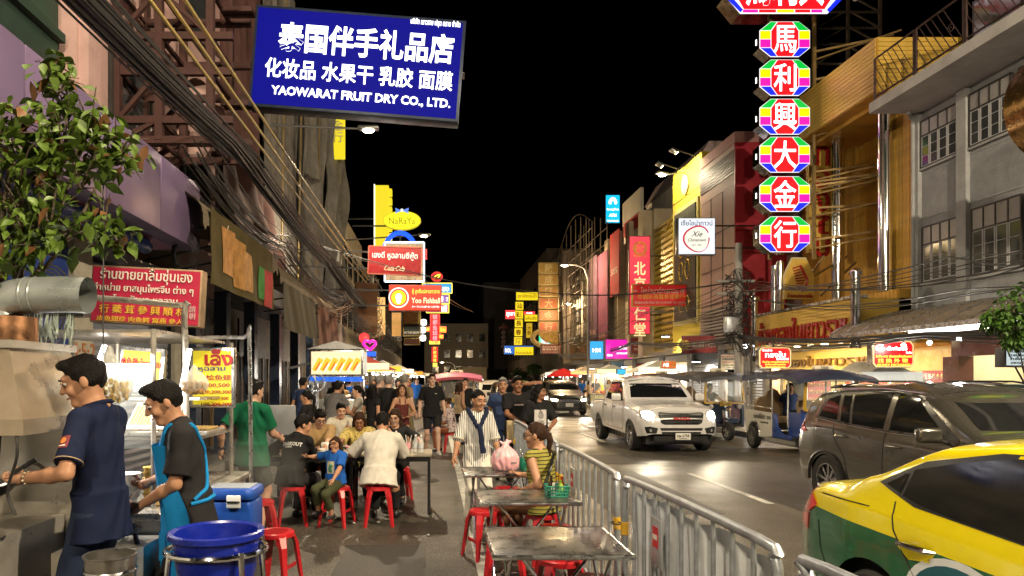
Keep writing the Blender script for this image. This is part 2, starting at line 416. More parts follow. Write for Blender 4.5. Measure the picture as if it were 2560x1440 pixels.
def person(label, loc, face=0., H=1.68, W=1., Y=8., skin='tan', lean=0., side=0., twist=0., head=(0, 0), pelvis=None, rh=None, lh=None,
   rp=None, lp=None, rf=None, lf=None, kp=(0, -1, 0), top=None, sleeve=.55, hem=.10, loose=.016, bottom=None, leg='long', hair='black', style='short',
   shoes=None, shoem=None, belly=0., skirt=None, group=None, grip=.5, strap=None, neck=.055, vox=None, face_on=True, legmat=None, glasses=None, smile=False, hscale=1., halter=False, collar=None, hairlen=.3):
 """Figure facing -Y before 'face' turns it; +X is its left. Targets are in its own frame, feet at z=0."""
 s = H/1.70; h = vox or min(max(Y*.0016, .0065), .022)
 NPEOPLE[0] += 1
 root = thing('person', label, 'person', (loc[0], loc[1], loc[2] if len(loc) > 2 else 0), face, group)
 pv = Vector(pelvis if pelvis else (0, 0, .925*s))
 Rs = Rz(twist*.3) @ Ry(side) @ Rx(lean)
 Ru = Rz(twist) @ Ry(side) @ Rx(lean*1.15)
 q = lambda x, y, z: pv + Rs @ Vector((x*s*W, y*s, z*s))
 ch = q(0, 0, .26)
 u = lambda x, y, z: ch + Ru @ Vector((x*s*W, y*s, z*s))
 sh = {-1: u(-.160, .012, .190), 1: u(.160, .012, .190)}
 nb = u(0, .012, .245)
 Rh = Rz(twist + head[0]) @ Rx(lean*.4 + head[1])
 hc = nb + (Ru @ Vector((0, -.012, .045)) + Rh @ Vector((0, -.022, .105)))*s
 s0 = s; hd = lambda x, y, z: hc + Rh @ Vector((x*s0*1.06*hscale, y*s0*1.04*hscale, z*s0*1.04*hscale))
 hip = {-1: q(-.088, 0, -.035), 1: q(.088, 0, -.035)}
 la, lfo, lt, lsn = .285*s, .25*s, .43*s, .42*s
 arm = {}; legs = {}
 for sd, tg, pl in ((-1, rh, rp), (1, lh, lp)):
  t = tg if tg is not None else tuple(Vector((sd*.25*W*s, -.03*s, sh[sd].z - .50*s)))
  pole = pl if pl is not None else (sd*.25, .9, -.2)
  e, w = ik(sh[sd], t, la, lfo, pole); arm[sd] = (sh[sd], e, w)
 for sd, tg in ((-1, rf), (1, lf)):
  t = tg if tg is not None else (sd*.10*W*s, .0, .085*s)
  k_, a_ = ik(hip[sd], t, lt, lsn, kp if not isinstance(kp, dict) else kp[sd]); legs[sd] = (hip[sd], k_, a_)
 B = Field()
 B.ell(hd(0, .012, .022), (.074*s, .093*s, .098*s), Rh, .02).ell(hd(0, -.026, -.035), (.058*s, .066*s, .082*s), Rh, .03)
 B.cap(hd(-.012, -.068, -.097), hd(.012, -.068, -.097), .021*s, k=.03)
 if face_on:
  B.cap(hd(-.03, -.078, .034), hd(.03, -.078, .034), .016*s, k=.02)
  B.cap(hd(0, -.092, .014), hd(0, -.110, -.024), .008*s, .0135*s, k=.012)
  for sd in (-1, 1):
   B.ell(hd(sd*.036, -.066, -.03), (.024*s, .024*s, .024*s), Rh, .02)
   B.ell(hd(sd*.077, .008, -.008), (.010*s, .021*s, .032*s), Rh, .006)
   B.cap(hd(sd*.011, -.104, -.027), hd(sd*.012, -.098, -.027), .008*s, k=.006)
 B.cap(nb - Ru @ Vector((0, 0, .03*s)), hd(0, .012, -.06), neck*s*(.5+.5*W), neck*.92*s, k=.035)
 B.ell(u(0, 0, .05), (.148*s*W, .098*s*(W+belly), .20*s), Ru, .05).ell(q(0, -belly*.05, .12), (.128*s*(W+belly*.6), .094*s*(W+belly), .15*s), Rs, .05).ell(q(0, .005, -.02), (.150*s*W, .105*s*W, .115*s), Rs, .05)
 B.cap(u(-.13, .01, .190), u(0, .015, .225), .048*s, .05*s, k=.05).cap(u(.13, .01, .190), u(0, .015, .225), .048*s, .05*s, k=.05)
 aw = .5 + .5*W
 for sd in (-1, 1):
  a, e, w = arm[sd]
  B.cap(a, e, .047*s*aw, .037*s*aw, k=.03).cap(e, e.lerp(w, .35), .037*s*aw, .038*s*aw, k=.02).cap(e.lerp(w, .35), w, .038*s*aw, .025*s, k=.02)
  hp_, kn, an = legs[sd]
  if leg != 'none':
   B.cap(hp_, kn, .082*s*W, .052*s*aw, k=.03).cap(kn, kn.lerp(an, .35) + Vector((0, .012*s, 0)), .050*s*aw, .053*s*aw, k=.03).cap(kn.lerp(an, .35) + Vector((0, .012*s, 0)), an, .053*s*aw, .034*s, k=.03)
   B.cap(an + Vector((0, .03*s, -.03*s)), an + Vector((sd*.02*s, -.13*s, -.055*s)), .034*s, .026*s, k=.02)
 if face_on:
  for sd in (-1, 1): B.subs.append((hd(sd*.034, -.112, .009), hd(sd*.028, -.099, .009), .0125*s, .014))
 V, Qd = B.mesh(h)
 ex = MB()
 for sd in (-1, 1):           # hands: palm and five fingers rooted in it
  a, e, w = arm[sd]; d = (w - e).normalized()
  g = grip[0 if sd < 0 else 1] if isinstance(grip, (tuple, list)) else grip
  side_ = Vector((0, -1, 0)); side_ = side_ - d*side_.dot(d)
  if side_.length < .3: side_ = Vector((-sd, 0, 0)) - d*(Vector((-sd, 0, 0)).dot(d))
  side_.normalize(); inn = d.cross(side_)
  if inn.dot(Vector((-sd, 0, 0))) < 0: inn = -inn
  pe = w + d*.085*s
  ex.tube([w - d*.02*s, w + d*.03*s, w + d*.065*s, pe], [.022*s, .029*s, .031*s, .022*s], 8)
  for i, (off, ln) in enumerate(((.026, .072), (.009, .080), (-.009, .074), (-.025, .058))):
   b0 = w + d*.07*s + side_*off*s; pts = [b0]; dd = d.copy(); p = b0
   for j in range(3):
    ang = g*(.25 + .75*j/2)*.9 + i*.05; dd = (d*cos(ang*(j+1)*.75) + inn*sin(ang*(j+1)*.75)).normalized()
    p = p + dd*(ln*s*(.42, .32, .26)[j]); pts.append(p)
   ex.tube(pts, [.0095*s, .009*s, .008*s, .0065*s], 6)
  tb = w + d*.02*s + side_*.022*s
  ex.tube([tb, tb + d*.022*s + side_*.02*s + inn*.012*s, tb + d*.05*s + side_*.022*s + inn*.025*s*(1+g), tb + d*.07*s + side_*.012*s + inn*.03*s*(1+g)], [.012*s, .0115*s, .010*s, .008*s], 6)
 np_mesh('body', V, Qd, SKIN[skin], root, ex)
 if face_on:
  for sd in (-1, 1):
   eb = MB(); eb.ball(hd(sd*.031, -.0795, .009), (.0145*s, .0135*s, .0105*s), 10); ey = eb.build('eye', EYEW, root)
   MB().ball(hd(sd*.031, -.0895, .009), (.0075*s, .005*s, .0078*s), 8).build('iris', EYEB, ey)
   MB().tube([hd(sd*.013, -.088, .012), hd(sd*.024, -.0945, .019), hd(sd*.036, -.0945, .019), hd(sd*.049, -.084, .013)], [.003*s, .0055*s, .0055*s, .003*s], 5).build('eyelid', SKIN[skin], root)
   MB().tube([hd(sd*.014, -.0985, .030), hd(sd*.03, -.0995, .037), hd(sd*.05, -.088, .032)], [.0035*s, .0045*s, .0025*s], 5).build('eyebrow', BROW, root)
  sm = .008 if smile else 0
  MB().tube([hd(-.024-sm*.6, -.082, -.058+sm), hd(-.01, -.0955, -.0605), hd(0, -.098, -.061), hd(.01, -.0955, -.0605), hd(.024+sm*.6, -.082, -.058+sm)], [.002*s, .0048*s, .0055*s, .0048*s, .002*s], 6).build('lips', LIP, root)
 if style != 'none':
  Hf = Field(); Hf.jag = .0045
  pad = .008
  Hf.ell(hd(0, .016, .030), ((.074+pad)*s, (.093+pad)*s, (.098+pad)*s), Rh, .02)
  fr = Rh @ Vector((0, -1, -.15)); cl = []
  if style in ('short', 'pony', 'bun', 'fringe', 'bald'):
   n1 = (Rh @ Vector((0, -.80, -.62))).normalized(); p1 = hd(0, -.064, {'fringe': .03, 'short': .060}.get(style, .074))
   Hf.clips.append((p1, n1))
   n2 = Rh @ Vector((0, -.25, -.97)); Hf.clips.append((hd(0, .0, -.055 if style == 'short' else -.07), n2))
   if style in ('short', 'fringe'): Hf.ell(hd(0, -.055, .10), (.055*s, .045*s, .028*s), Rh, .03)
  if style == 'pony':
   Hf.pr.append(('c', hd(0, .10, .02), hd(0, .125, .0), .026*s, .028*s, .02, None))
  V, Qd = None, None
  nz = np.random.rand(3)*6
  Hf.noise = lambda X, Y_, Z: .0035*np.sin(X*95+nz[0]+20*Z)*np.sin(Y_*80+nz[1]) + .003*np.sin(Z*70 + nz[2] + 60*X)
  V, Qd = Hf.mesh(max(h*.8, .006))
  if style in ('long', 'pony', 'bun', 'bob'):
   G = Field(); G.noise = Hf.noise; G.jag = .003
   if style == 'long' or style == 'bob':
    L = hairlen if style == 'long' else .13
    Hf2 = G
    Hf2.ell(hd(0, .016, .030), ((.074+pad)*s, (.093+pad)*s, (.098+pad)*s), Rh, .02, clip=[(hd(0, -.074, .05), (Rh @ Vector((0, -.85, -.52))).normalized())])
    dn = Vector((0, 0, -1)); bk = Ru @ Vector((0, .05, 0))
    for x in (-.05, 0, .05):
     Hf2.cap(hd(x, .07, 0), hd(x*1.15, .06, -.11), .042*s, .045*s, k=.03).cap(hd(x*1.15, .06, -.11), hd(x*1.15, .06, -.11) + (dn*(L-.09) + bk*.5)*s, .045*s, .03*s, k=.03)
    for sd in (-1, 1):
     Hf2.cap(hd(sd*.073, -.005, .03), hd(sd*.084, .01, -.08), .022*s, .026*s, k=.02)
     if style == 'long': Hf2.cap(hd(sd*.084, .01, -.08), hd(sd*.088, .015, -.08) + (dn*(L-.1))*s, .026*s, .02*s, k=.02)
   elif style == 'pony':
    G.cap(hd(0, .12, .01), hd(0, .135, -.05), .024*s, .03*s).cap(hd(0, .135, -.05), hd(0, .12, -.05) + Vector((0, 0, -hairlen*s)), .03*s, .014*s)
   else:
    G.ell(hd(0, .105, .06), (.04*s, .038*s, .04*s), Rh)
   V2, Q2 = G.mesh(max(h*.8, .006))
   if style in ('long', 'bob'): V, Qd = V2, Q2
   else: Qd = np.concatenate([Qd, Q2 + len(V)]); V = np.concatenate([V, V2])
  if len(V): np_mesh('hair', V, Qd, HAIR[hair], root)
 parts = {'root': root, 'hd': hd, 'u': u, 'q': q, 'arm': arm, 'legs': legs, 'Ru': Ru, 'Rh': Rh, 's': s, 'nb': nb}
 nz = np.random.rand(4)*9
 fold = lambda X, Y_, Z: .0028*np.sin(Z*34 + 9*np.sin(X*11+nz[0]) + nz[1]) * (1+np.sin(Y_*23+nz[2]))*.6 + .002*np.sin(X*61+Z*27+nz[3])
 if top is not None:
  o = loose; Tp = Field(); Tp.noise = fold
  dnz = (Rs @ Vector((0, 0, -1)))
  hemp = q(0, 0, -hem)
  Tp.ell(u(0, 0, .05), (.148*s*W+o, .098*s*(W+belly)+o, .205*s+o), Ru, .05).ell(q(0, -belly*.05, .12), (.130*s*(W+belly*.6)+o, .098*s*(W+belly)+o, .16*s), Rs, .05)
  Tp.cone(q(0, .003, .08), q(0, .003, -hem-.03), (.146*s*W+o, .102*s*(W+belly)+o), (.182*s*W+o, .122*s*W+o), Rs, .05, clip=[(hemp, dnz)])
  if not halter:
   Tp.cap(u(-.13, .01, .192), u(0, .015, .222), .048*s+o*.6, .05*s+o*.4, k=.05).cap(u(.13, .01, .192), u(0, .015, .222), .048*s+o*.6, .05*s+o*.4, k=.05)
   for sd in (-1, 1):
    a, e, w = arm[sd]
    if sleeve <= 0: continue
    f = min(sleeve, 1.); end = a.lerp(e, f); d = (e-a).normalized()
    Tp.cap(a, a.lerp(e, min(1, f+.1)), .047*s*aw + o*.6, .040*s*aw + o*1.1 + (.008 if f < 1 else 0), k=.035, clip=[(end, d)] if f < 1 else None)
    if sleeve > 1:
     end = e.lerp(w, sleeve-1); d = (w-e).normalized()
     Tp.cap(e, e.lerp(w, min(1, sleeve-.9)), .039*s*aw + o, .030*s + o, k=.02, clip=[(end, d)])
  if halter:
   Tp.clips.append((u(0, -.02, .13), (Ru @ Vector((0, -.35, .94))).normalized()))
  nr = .062*s*(.6+.4*W)
  Tp.subs.append((nb + Ru @ Vector((0, -.03, .02))*s, nb + Ru @ Vector((0, -.06, .16))*s, nr, .012))
  V, Qd = Tp.mesh(h)
  parts['top'] = np_mesh('shirt', V, Qd, top, root)
  if collar is not None:
   cb = MB(); pts = []
   for i in range(13):
    t = -pi*.5 + 2*pi*i/12*.98 + .06
    pts.append(nb + Ru @ Vector((cos(t)*.072*s, -.012*s + sin(t)*.072*s, (.012 + .022*sin(t))*s)))
   cb.tube(pts, [.012*s]*13, 6); cb.build('collar', collar, root)
 if bottom is not None:
  Bt = Field(); Bt.noise = fold; o = .012
  wp = q(0, 0, .06)
  Bt.ell(q(0, .005, -.02), (.150*s*W+o, .105*s*W+o, .125*s), Rs, .05, clip=[(wp, Rs @ Vector((0, 0, 1)))])
  for sd in (-1, 1):
   hp_, kn, an = legs[sd]
   f = {'long': 1., 'shorts': .82, 'short': .45, 'crop': 1.}[leg] if leg in ('long', 'shorts', 'short', 'crop') else 1.
   d = (kn-hp_).normalized(); end = hp_.lerp(kn, f)
   fl = .012 if f < 1 else 0
   Bt.cap(hp_, hp_.lerp(kn, min(1, f+.1)), .077*s*W + o, .056*s*aw + o + fl, k=.035, clip=[(end, d)] if f < 1 else None)
   if f >= 1:
    e2 = .95 if leg == 'long' else .7; d2 = (an-kn).normalized(); endp = kn.lerp(an, e2)
    Bt.cap(kn, kn.lerp(an, 1.0), .056*s*aw + o, .047*s + o*.9, k=.03, clip=[(endp, d2)])
  V, Qd = Bt.mesh(h); np_mesh('trousers' if leg in ('long', 'crop') else 'shorts', V, Qd, bottom, root)
 if skirt is not None:     # (material, length, flare)
  Sk = Field(); Sk.noise = fold
  Sk.cone(q(0, 0, .07), q(0, 0, -skirt[1]), (.135*s*W, .10*s*W), (.17*s*W+skirt[2], .13*s*W+skirt[2]), Rs, .03)
  V, Qd = Sk.mesh(h); np_mesh('skirt', V, Qd, skirt[0], root)
 if leg != 'none' and shoes is not False:
  for sd in (-1, 1):
   hp_, kn, an = legs[sd]; Sf = Field()
   Sf.cap(an + Vector((0, .035*s, -.037*s)), an + Vector((sd*.02*s, -.14*s, -.05*s)), .042*s, .033*s, k=.02).ell(an + Vector((0, .02*s, -.02*s)), (.042*s, .05*s, .05*s), None, .02)
   zb = an.z - .085*s
   Sf.clips.append((Vector((0, 0, zb)), Vector((0, 0, -1)))); Sf.clips.append((Vector((0, 0, an.z + .012)), Vector((0, 0, 1))))
   V, Qd = Sf.mesh(max(h, .008)); np_mesh('shoe', V, Qd, shoem or SHOE, root)
 if glasses is not None:
  for sd in (-1, 1):
   c = hd(sd*.034, -.108, .006); pts = [c + Rh @ Vector((cos(2*pi*i/12)*.026*s, 0, sin(2*pi*i/12)*.021*s)) for i in range(12)]
   g = MB(); g.tube(pts, .0028*s if glasses is not BLACKP else .004*s, 5, closed=True)
   g.tube([hd(sd*.058, -.106, .010), hd(sd*.079, -.03, .012), hd(sd*.081, .012, .004)], .0026*s, 5)
   if sd > 0: g.tube([hd(-.009, -.112, .010), hd(.009, -.112, .010)], .0026*s, 5)
   g.build('glasses', glasses, root)
 return parts
def bvh_of(o):
 me = o.data
 return BVHTree.FromPolygons([v.co.copy() for v in me.vertices], [list(p.vertices) for p in me.polygons])
def patch(bvh, o, ux, uy, d, poly, off, name, m, parent, n=10, thick=0.):
 """Lay a polygon (in the plane o + x*ux + y*uy) on a surface by casting along d; kept off the surface by 'off'."""
 o = Vector(o); ux = Vector(ux); uy = Vector(uy); d = Vector(d).normalized()
 bm = bmesh.new(); vs = [bm.verts.new((p[0], p[1], 0)) for p in poly]; f = bm.faces.new(vs)
 if f.normal.z < 0: f.normal_flip()
 lo = [min(p[i] for p in poly) for i in (0, 1)]; hi = [max(p[i] for p in poly) for i in (0, 1)]
 for i in (0, 1):
  cnt = max(2, int(n*(hi[i]-lo[i])/max(hi[0]-lo[0], hi[1]-lo[1])))
  for k in range(1, cnt):
   c = lo[i] + (hi[i]-lo[i])*k/cnt
   co = (c, 0, 0) if i == 0 else (0, c, 0); no = (1, 0, 0) if i == 0 else (0, 1, 0)
   bmesh.ops.bisect_plane(bm, geom=bm.verts[:] + bm.edges[:] + bm.faces[:], plane_co=co, plane_no=no)
 last = None; miss = []
 for v in bm.verts:
  p = o + ux*v.co.x + uy*v.co.y
  hit = bvh.ray_cast(p, d)
  if hit[0] is None: miss.append((v, p)); continue
  v.co = hit[0] - d*off; last = (hit[0]-p).dot(d) if last is None else max(last, (hit[0]-p).dot(d))
 for v, p in miss: v.co = p + d*((last or 1.) - off)
 if ux.cross(uy).dot(d) > 0:
  for f in bm.faces: f.normal_flip()
 me = bpy.data.meshes.new(name); bm.to_mesh(me); bm.free(); me.materials.append(m)
 for p in me.polygons: p.use_smooth = True
 return link(name, me, parent)
def interp(pts, x):
 if x <= pts[0][0]: return pts[0][1]
 for (a, va), (b, vb) in zip(pts, pts[1:]):
  if x <= b:
   t = (x-a)/(b-a); t = t*t*(3-2*t)*.5 + t*.5
   return va + (vb-va)*t
 return pts[-1][1]
LAMPW = glow('headlamp', (1., .86, .62), 14.); LAMPR = mat('tail_lamp_red', (.35, .008, .01), rough=.12, var=0, coat=1., emit=(.8, .02, .02), es=.25)
LAMPOFF = mat('headlamp_glass', (.5, .5, .5), rough=.08, metal=.4, var=0, coat=1.)
ALLOY = mat('alloy_wheel', (.45, .45, .47), rough=.25, metal=1., var=.1)
PLATEW = mat('number_plate_white', (.72, .70, .66), rough=.4, var=.05); INK = mat('black_ink', (.015, .015, .016), rough=.6, var=0)
TRIM = mat('black_trim', (.014, .014, .015), rough=.35, var=.1); SEAM = mat('panel_gap', (.006, .006, .006), rough=.8, var=0)
def wheel(parent, x, y, r, w, rim, out, spokes=10, name='wheel'):
 """out = +1/-1: side the rim shows on"""
 e = thing_part('wheel', parent, (x, y, r))
 T = Matrix.Rotation(pi/2*out, 4, 'Y')
 t = MB(); t.lathe([(r*.64, -w*.46), (r*.9, -w*.5), (r*.985, -w*.38), (r, -w*.2), (r, w*.2), (r*.985, w*.38), (r*.9, w*.5), (r*.66, w*.47), (r*.62, w*.36)], n=32, T=T, cap=False)
 t.build('tyre', RUBBER, e)
 m = MB(); m.lathe([(r*.67, w*.44), (r*.66, w*.47), (r*.615, w*.45), (r*.60, w*.30), (r*.58, -w*.1), (.0, -w*.1)], n=32, T=T, cap=False)
 for i in range(spokes):
  a = 2*pi*i/spokes
  R = Matrix.Rotation(a, 4, 'Z')
  m.box((r*.33, 0, w*.30), (r*.56, r*(.62/spokes+.04), .03), T=T @ R)
 m.lathe([(r*.16, w*.25), (r*.16, w*.36), (r*.10, w*.40), (0, w*.40)], n=14, T=T, cap=False)
 m.build('rim', rim, e)
def thing_part(name, parent, loc=(0, 0, 0)):
 o = bpy.data.objects.new(name, None); col.objects.link(o); o.parent = parent; o.location = loc; o.empty_display_size = .05; return o
def car_body(L, top, belt, plan, sill, wheels, R, tumble=.24, crown=.86, hoodf=.86):
 ls = set()
 for i in range(61): ls.add(round(L*i/60, 4))
 for e in (.015, .04, .08, .13): ls.add(e); ls.add(L-e)
 for lc in wheels:
  for k in range(0, 21):
   ls.add(round(lc - R*cos(pi*k/20), 4))
  ls.add(round(lc-R-.004, 4)); ls.add(round(lc+R+.004, 4))
 for p in top: ls.add(round(p[0], 4))
 ls = sorted(ls); secs = []
 for l in ls:
  zs = interp(sill, l) if isinstance(sill, list) else sill
  w = interp(plan, l); zb = zs; zt = interp(top, l); zl = min(interp(belt, l), zt - .03)
  for lc in wheels:
   d = abs(l-lc)
   if d <= R + 1e-6: zb = max(zb, .30 + sqrt(max(R*R - d*d, 0)))
  zb = min(zb, zl - .06)
  side = lambda z: w*(.945 + .055*sin(pi*(.12 + .72*max(0, min(1, (z-zs)/(max(zl-zs, .05)))))))
  hh = zt - zl; g = max(0, min(1, hh/.35)); g = g*g*(3-2*g)
  ye = w*hoodf*(1-g) + (w*.955 - tumble*hh)*g; ze = zl + hh*(crown*g + .72*(1-g))
  cp = [Vector((side(zb + (zl-zb)*t), 0, zb + (zl-zb)*t)) for t in (0, .2, .4, .6, .8, .94)]
  cp.append(Vector((side(zl)*.985, 0, zl + .012)))
  b0 = cp[-1]; e0 = Vector((ye, 0, ze))
  cp += [b0.lerp(e0, .33) + Vector((.012*g, 0, 0)), b0.lerp(e0, .66) + Vector((.016*g, 0, 0)), b0.lerp(e0, .93) + Vector((.008*g, 0, 0))]
  for t in (.93, .8, .55, .28, 0):
   cp.append(Vector((ye*t, 0, ze + (zt-ze)*(1 - t**2.4))))
  pts = bez(cp, 2)
  secs.append([Vector((p.x, l, p.z)) for p in pts])
 n = len(secs[0]); mb = MB(); vs = []
 for s_ in secs:
  vs += s_ + [Vector((-p.x, p.y, p.z)) for p in reversed(s_[:-1])]
 k = 2*n - 1; fs = []
 for i in range(len(secs)-1):
  for j in range(k-1): fs.append((i*k+j, i*k+j+1, (i+1)*k+j+1, (i+1)*k+j))
 fs.append(tuple(range(k-1, -1, -1))); fs.append(tuple((len(secs)-1)*k + j for j in range(k)))
 mb.add(vs, fs, 0, True)
 return mb
class Car:
 def __init__(s, root, mb, paintm, L, W):
  s.root = root; s.L = L; s.W = W
  s.bvh = BVHTree.FromPolygons([v.copy() for v in mb.v], mb.f)
  s.body = mb.build('body', paintm, root)
 def sidep(s, poly, name, m, off=.005, sides=(-1, 1), parent=None, n=14):
  return [patch(s.bvh, (sd*3, 0, 0), (0, 1, 0), (0, 0, 1), (-sd, 0, 0), poly, off, name, m, parent or s.root, n) for sd in sides]
 def front(s, poly, name, m, off=.005, parent=None, rear=False, n=14):
  d = -1 if rear else 1
  return patch(s.bvh, (0, -3 if not rear else s.L+3, 0), (1, 0, 0), (0, 0, 1), (0, d, 0), poly, off, name, m, parent or s.root, n)
 def seam(s, pts, sides=(-1, 1), r=.0045, m=None, name='panel_gap', n=8):
  for sd in sides:
   out = []
   for (a, b) in zip(pts, pts[1:]):
    for k in range(n):
     l = a[0] + (b[0]-a[0])*k/n; z = a[1] + (b[1]-a[1])*k/n
     h = s.bvh.ray_cast(Vector((sd*3, l, z)), Vector((-sd, 0, 0)))
     if h[0] is not None: out.append(h[0] + Vector((sd*.001, 0, 0)))
   if len(out) > 1: MB().tube(out, r, 5).build(name, m or SEAM, s.root)
 def handle(s, l, z, m, sides=(-1, 1), w=.2):
  for sd in sides:
   h = s.bvh.ray_cast(Vector((sd*3, l, z)), Vector((-sd, 0, 0)))
   if h[0] is None: continue
   x = h[0].x
   MB().tube([(x - sd*.01, l-w/2, z), (x+sd*.03, l-w*.4, z+.004), (x+sd*.04, l, z+.006), (x+sd*.03, l+w*.4, z+.004), (x-sd*.01, l+w/2, z)], [.012, .016, .018, .016, .012], 8).build('door_handle', m, s.root)
 def mirror(s, l, z, m, sides=(-1, 1), w=.2, h=.13):
  for sd in sides:
   hh = s.bvh.ray_cast(Vector((sd*3, l, z-.08)), Vector((-sd, 0, 0))); x = hh[0].x if hh[0] is not None else sd*.85
   e = MB(); e.bev((x + sd*(.06 + w/2), l, z), (w, .10, h), .04, R=Rz(sd*.15), seg=3)
   o = e.build('wing_mirror', m, s.root)
   MB().tube([(x - sd*.03, l, z-.08), (x + sd*.10, l, z-.05)], .018, 6).build('stalk', TRIM, o)
   MB().bev((x + sd*(.06 + w/2), l+.052, z), (w*.84, .004, h*.8), .02, R=Rz(sd*.15)).build('glass', CHROME, o)
 def under(s, sill, y0=.25, y1=None):
  MB().bbox((-s.W*.5+.20, y0, .20), (s.W*.5-.20, y1 or s.L-.25, .62)).build('underbody', BLACKP, s.root)
def plate(parent, x, y, z, txt, sub, m=PLATEW, ry=0., w=.34, h=.15, back=False):
 o = MB().bev((x, y, z), (w, .01, h), .004).build('number_plate', m, parent)
 text(txt, h*.62, INK, o, (x, y-.008, z+h*.1), fit=w*.8, bold=.01, ext=.002)
 text(sub, h*.22, INK, o, (x, y-.008, z-h*.32), fit=w*.5, ext=.002)
def pickup(loc):
 root = thing('pickup_truck', 'silver white double cab pickup truck with lit headlamps driving towards the dining tables', 'pickup truck', loc)
 L = 5.1; Wd = 1.84; w = Wd/2
 top = [(0, .80), (.06, .93), (.18, 1.04), (.6, 1.10), (1.32, 1.17), (1.42, 1.20), (2.02, 1.66), (2.25, 1.75), (2.9, 1.78), (3.25, 1.74), (3.42, 1.62), (3.5, 1.20), (3.56, 1.10), (5.0, 1.09), (5.08, 1.02), (5.1, .95)]
 belt = [(0, .70), (.3, .93), (1.3, 1.07), (3.4, 1.12), (3.5, 1.06), (5.1, 1.05)]
 plan = [(0, w*.70), (.05, w*.82), (.14, w*.91), (.4, w*.975), (.9, w), (4.7, w), (5.05, w*.97), (5.1, w*.94)]
 body = car_body(L, top, belt, plan, [(0, .45), (.1, .40), (.5, .36), (4.4, .42), (5.1, .52)], [.88, 3.98], .44, tumble=.26, hoodf=.84)
 pm = paint('pearl_white', (.74, .73, .73), metal=.1, rough=.25)
 c = Car(root, body, pm, L, Wd); c.under(.3)
 c.front([(-.70, 1.235), (.70, 1.235), (.60, 1.64), (.3, 1.675), (-.3, 1.675), (-.60, 1.64)], 'windscreen', GLASSD)
 for sd in (-1, 1):
  wn_ = c.sidep([(1.62, 1.15), (2.42, 1.15), (2.42, 1.62), (2.10, 1.60)], 'window', GLASSD, sides=(sd,))
  c.sidep([(2.5, 1.15), (3.28, 1.17), (3.10, 1.60), (2.5, 1.62)], 'window', GLASSD, sides=(sd,))
 c.sidep([(2.40, 1.14), (2.52, 1.14), (2.52, 1.64), (2.40, 1.64)], 'pillar', TRIM, off=.003)
 c.seam([(1.45, 1.10), (1.42, .62), (1.55, .44)]); c.seam([(2.46, 1.13), (2.46, .46)]); c.seam([(3.38, 1.13), (3.40, .9), (3.30, .6), (3.28, .46)]); c.seam([(1.5, .45), (3.3, .47)]); c.seam([(3.52, 1.06), (3.52, .46)])
 c.handle(2.28, .99, CHROME); c.handle(3.18, 1.0, CHROME)
 c.mirror(1.62, 1.24, pm, w=.22, h=.19)
 g = c.front([(-.52, .92), (-.46, .70), (-.38, .66), (.38, .66), (.46, .70), (.52, .92), (.45, .945), (-.45, .945)], 'grille', TRIM, off=.008)
 for z, ww in ((.905, .98), (.84, .92), (.765, .86), (.69, .78)):
  c.front([(-ww/2, z-.011), (ww/2, z-.011), (ww/2, z+.011), (-ww/2, z+.011)], 'grille_bar', CHROME, off=.022, n=20)
 text('ISUZU', .085, mat('red_badge', (.6, .02, .02), rough=.3, var=0), root, (0, -.035, .80), bold=.02, ext=.008, fit=.36)
 for sd in (-1, 1):
  c.front([(sd*.56, .90), (sd*.60, .76), (sd*.72, .73), (sd*.84, .80), (sd*.85, .95), (sd*.74, .99), (sd*.62, .965)], 'headlamp_casing', CHROME, off=.006)
  c.front([(sd*.58, .89), (sd*.615, .775), (sd*.72, .745), (sd*.825, .81), (sd*.835, .94), (sd*.735, .975), (sd*.63, .95)], 'headlamp', LAMPW, off=.014)
  fg = c.front([(sd*.52, .58), (sd*.56, .46), (sd*.76, .46), (sd*.80, .60), (sd*.70, .62)], 'fog_lamp_recess', TRIM, off=.006)
  MB().ball((sd*.66, interp([(0, .0), (1, .2)], .35)-.03, .53), (.055, .03, .055), 12).build('fog_lamp', LAMPOFF, root)
  ld = bpy.data.lights.new('headlamp_beam', 'SPOT'); ld.energy = LK*70; ld.color = (1, .86, .62); ld.spot_size = radians(70); ld.spot_blend = .6; ld.shadow_soft_size = .08
  lo = bpy.data.objects.new('headlamp_beam', ld); col.objects.link(lo); lo.parent = root; lo.location = (sd*.72, -.06, .86); lo.rotation_euler = (radians(83), 0, radians(180))
 c.front([(-.48, .585), (.48, .585), (.42, .43), (-.42, .43)], 'air_intake', TRIM, off=.006)
 c.front([(-.46, .50), (.46, .50), (.46, .525), (-.46, .525)], 'intake_bar', pm, off=.02)
 plate(root, .02, -.05, .40, 'กผ 6798', 'กรุงเทพมหานคร')
 MB().bbox((-.60, .03, .28), (.60, .3, .40)).build('skid_plate', TRIM, root)
 for x, o in ((-.80, -1), (.80, 1)):
  for y in (.88, 3.98): wheel(root, x, y, .37, .245, ALLOY, o, 12)
 MB().bbox((-.78, 3.62, .98), (.78, 5.0, 1.095)).build('cargo_bed', TRIM, root)
 return root
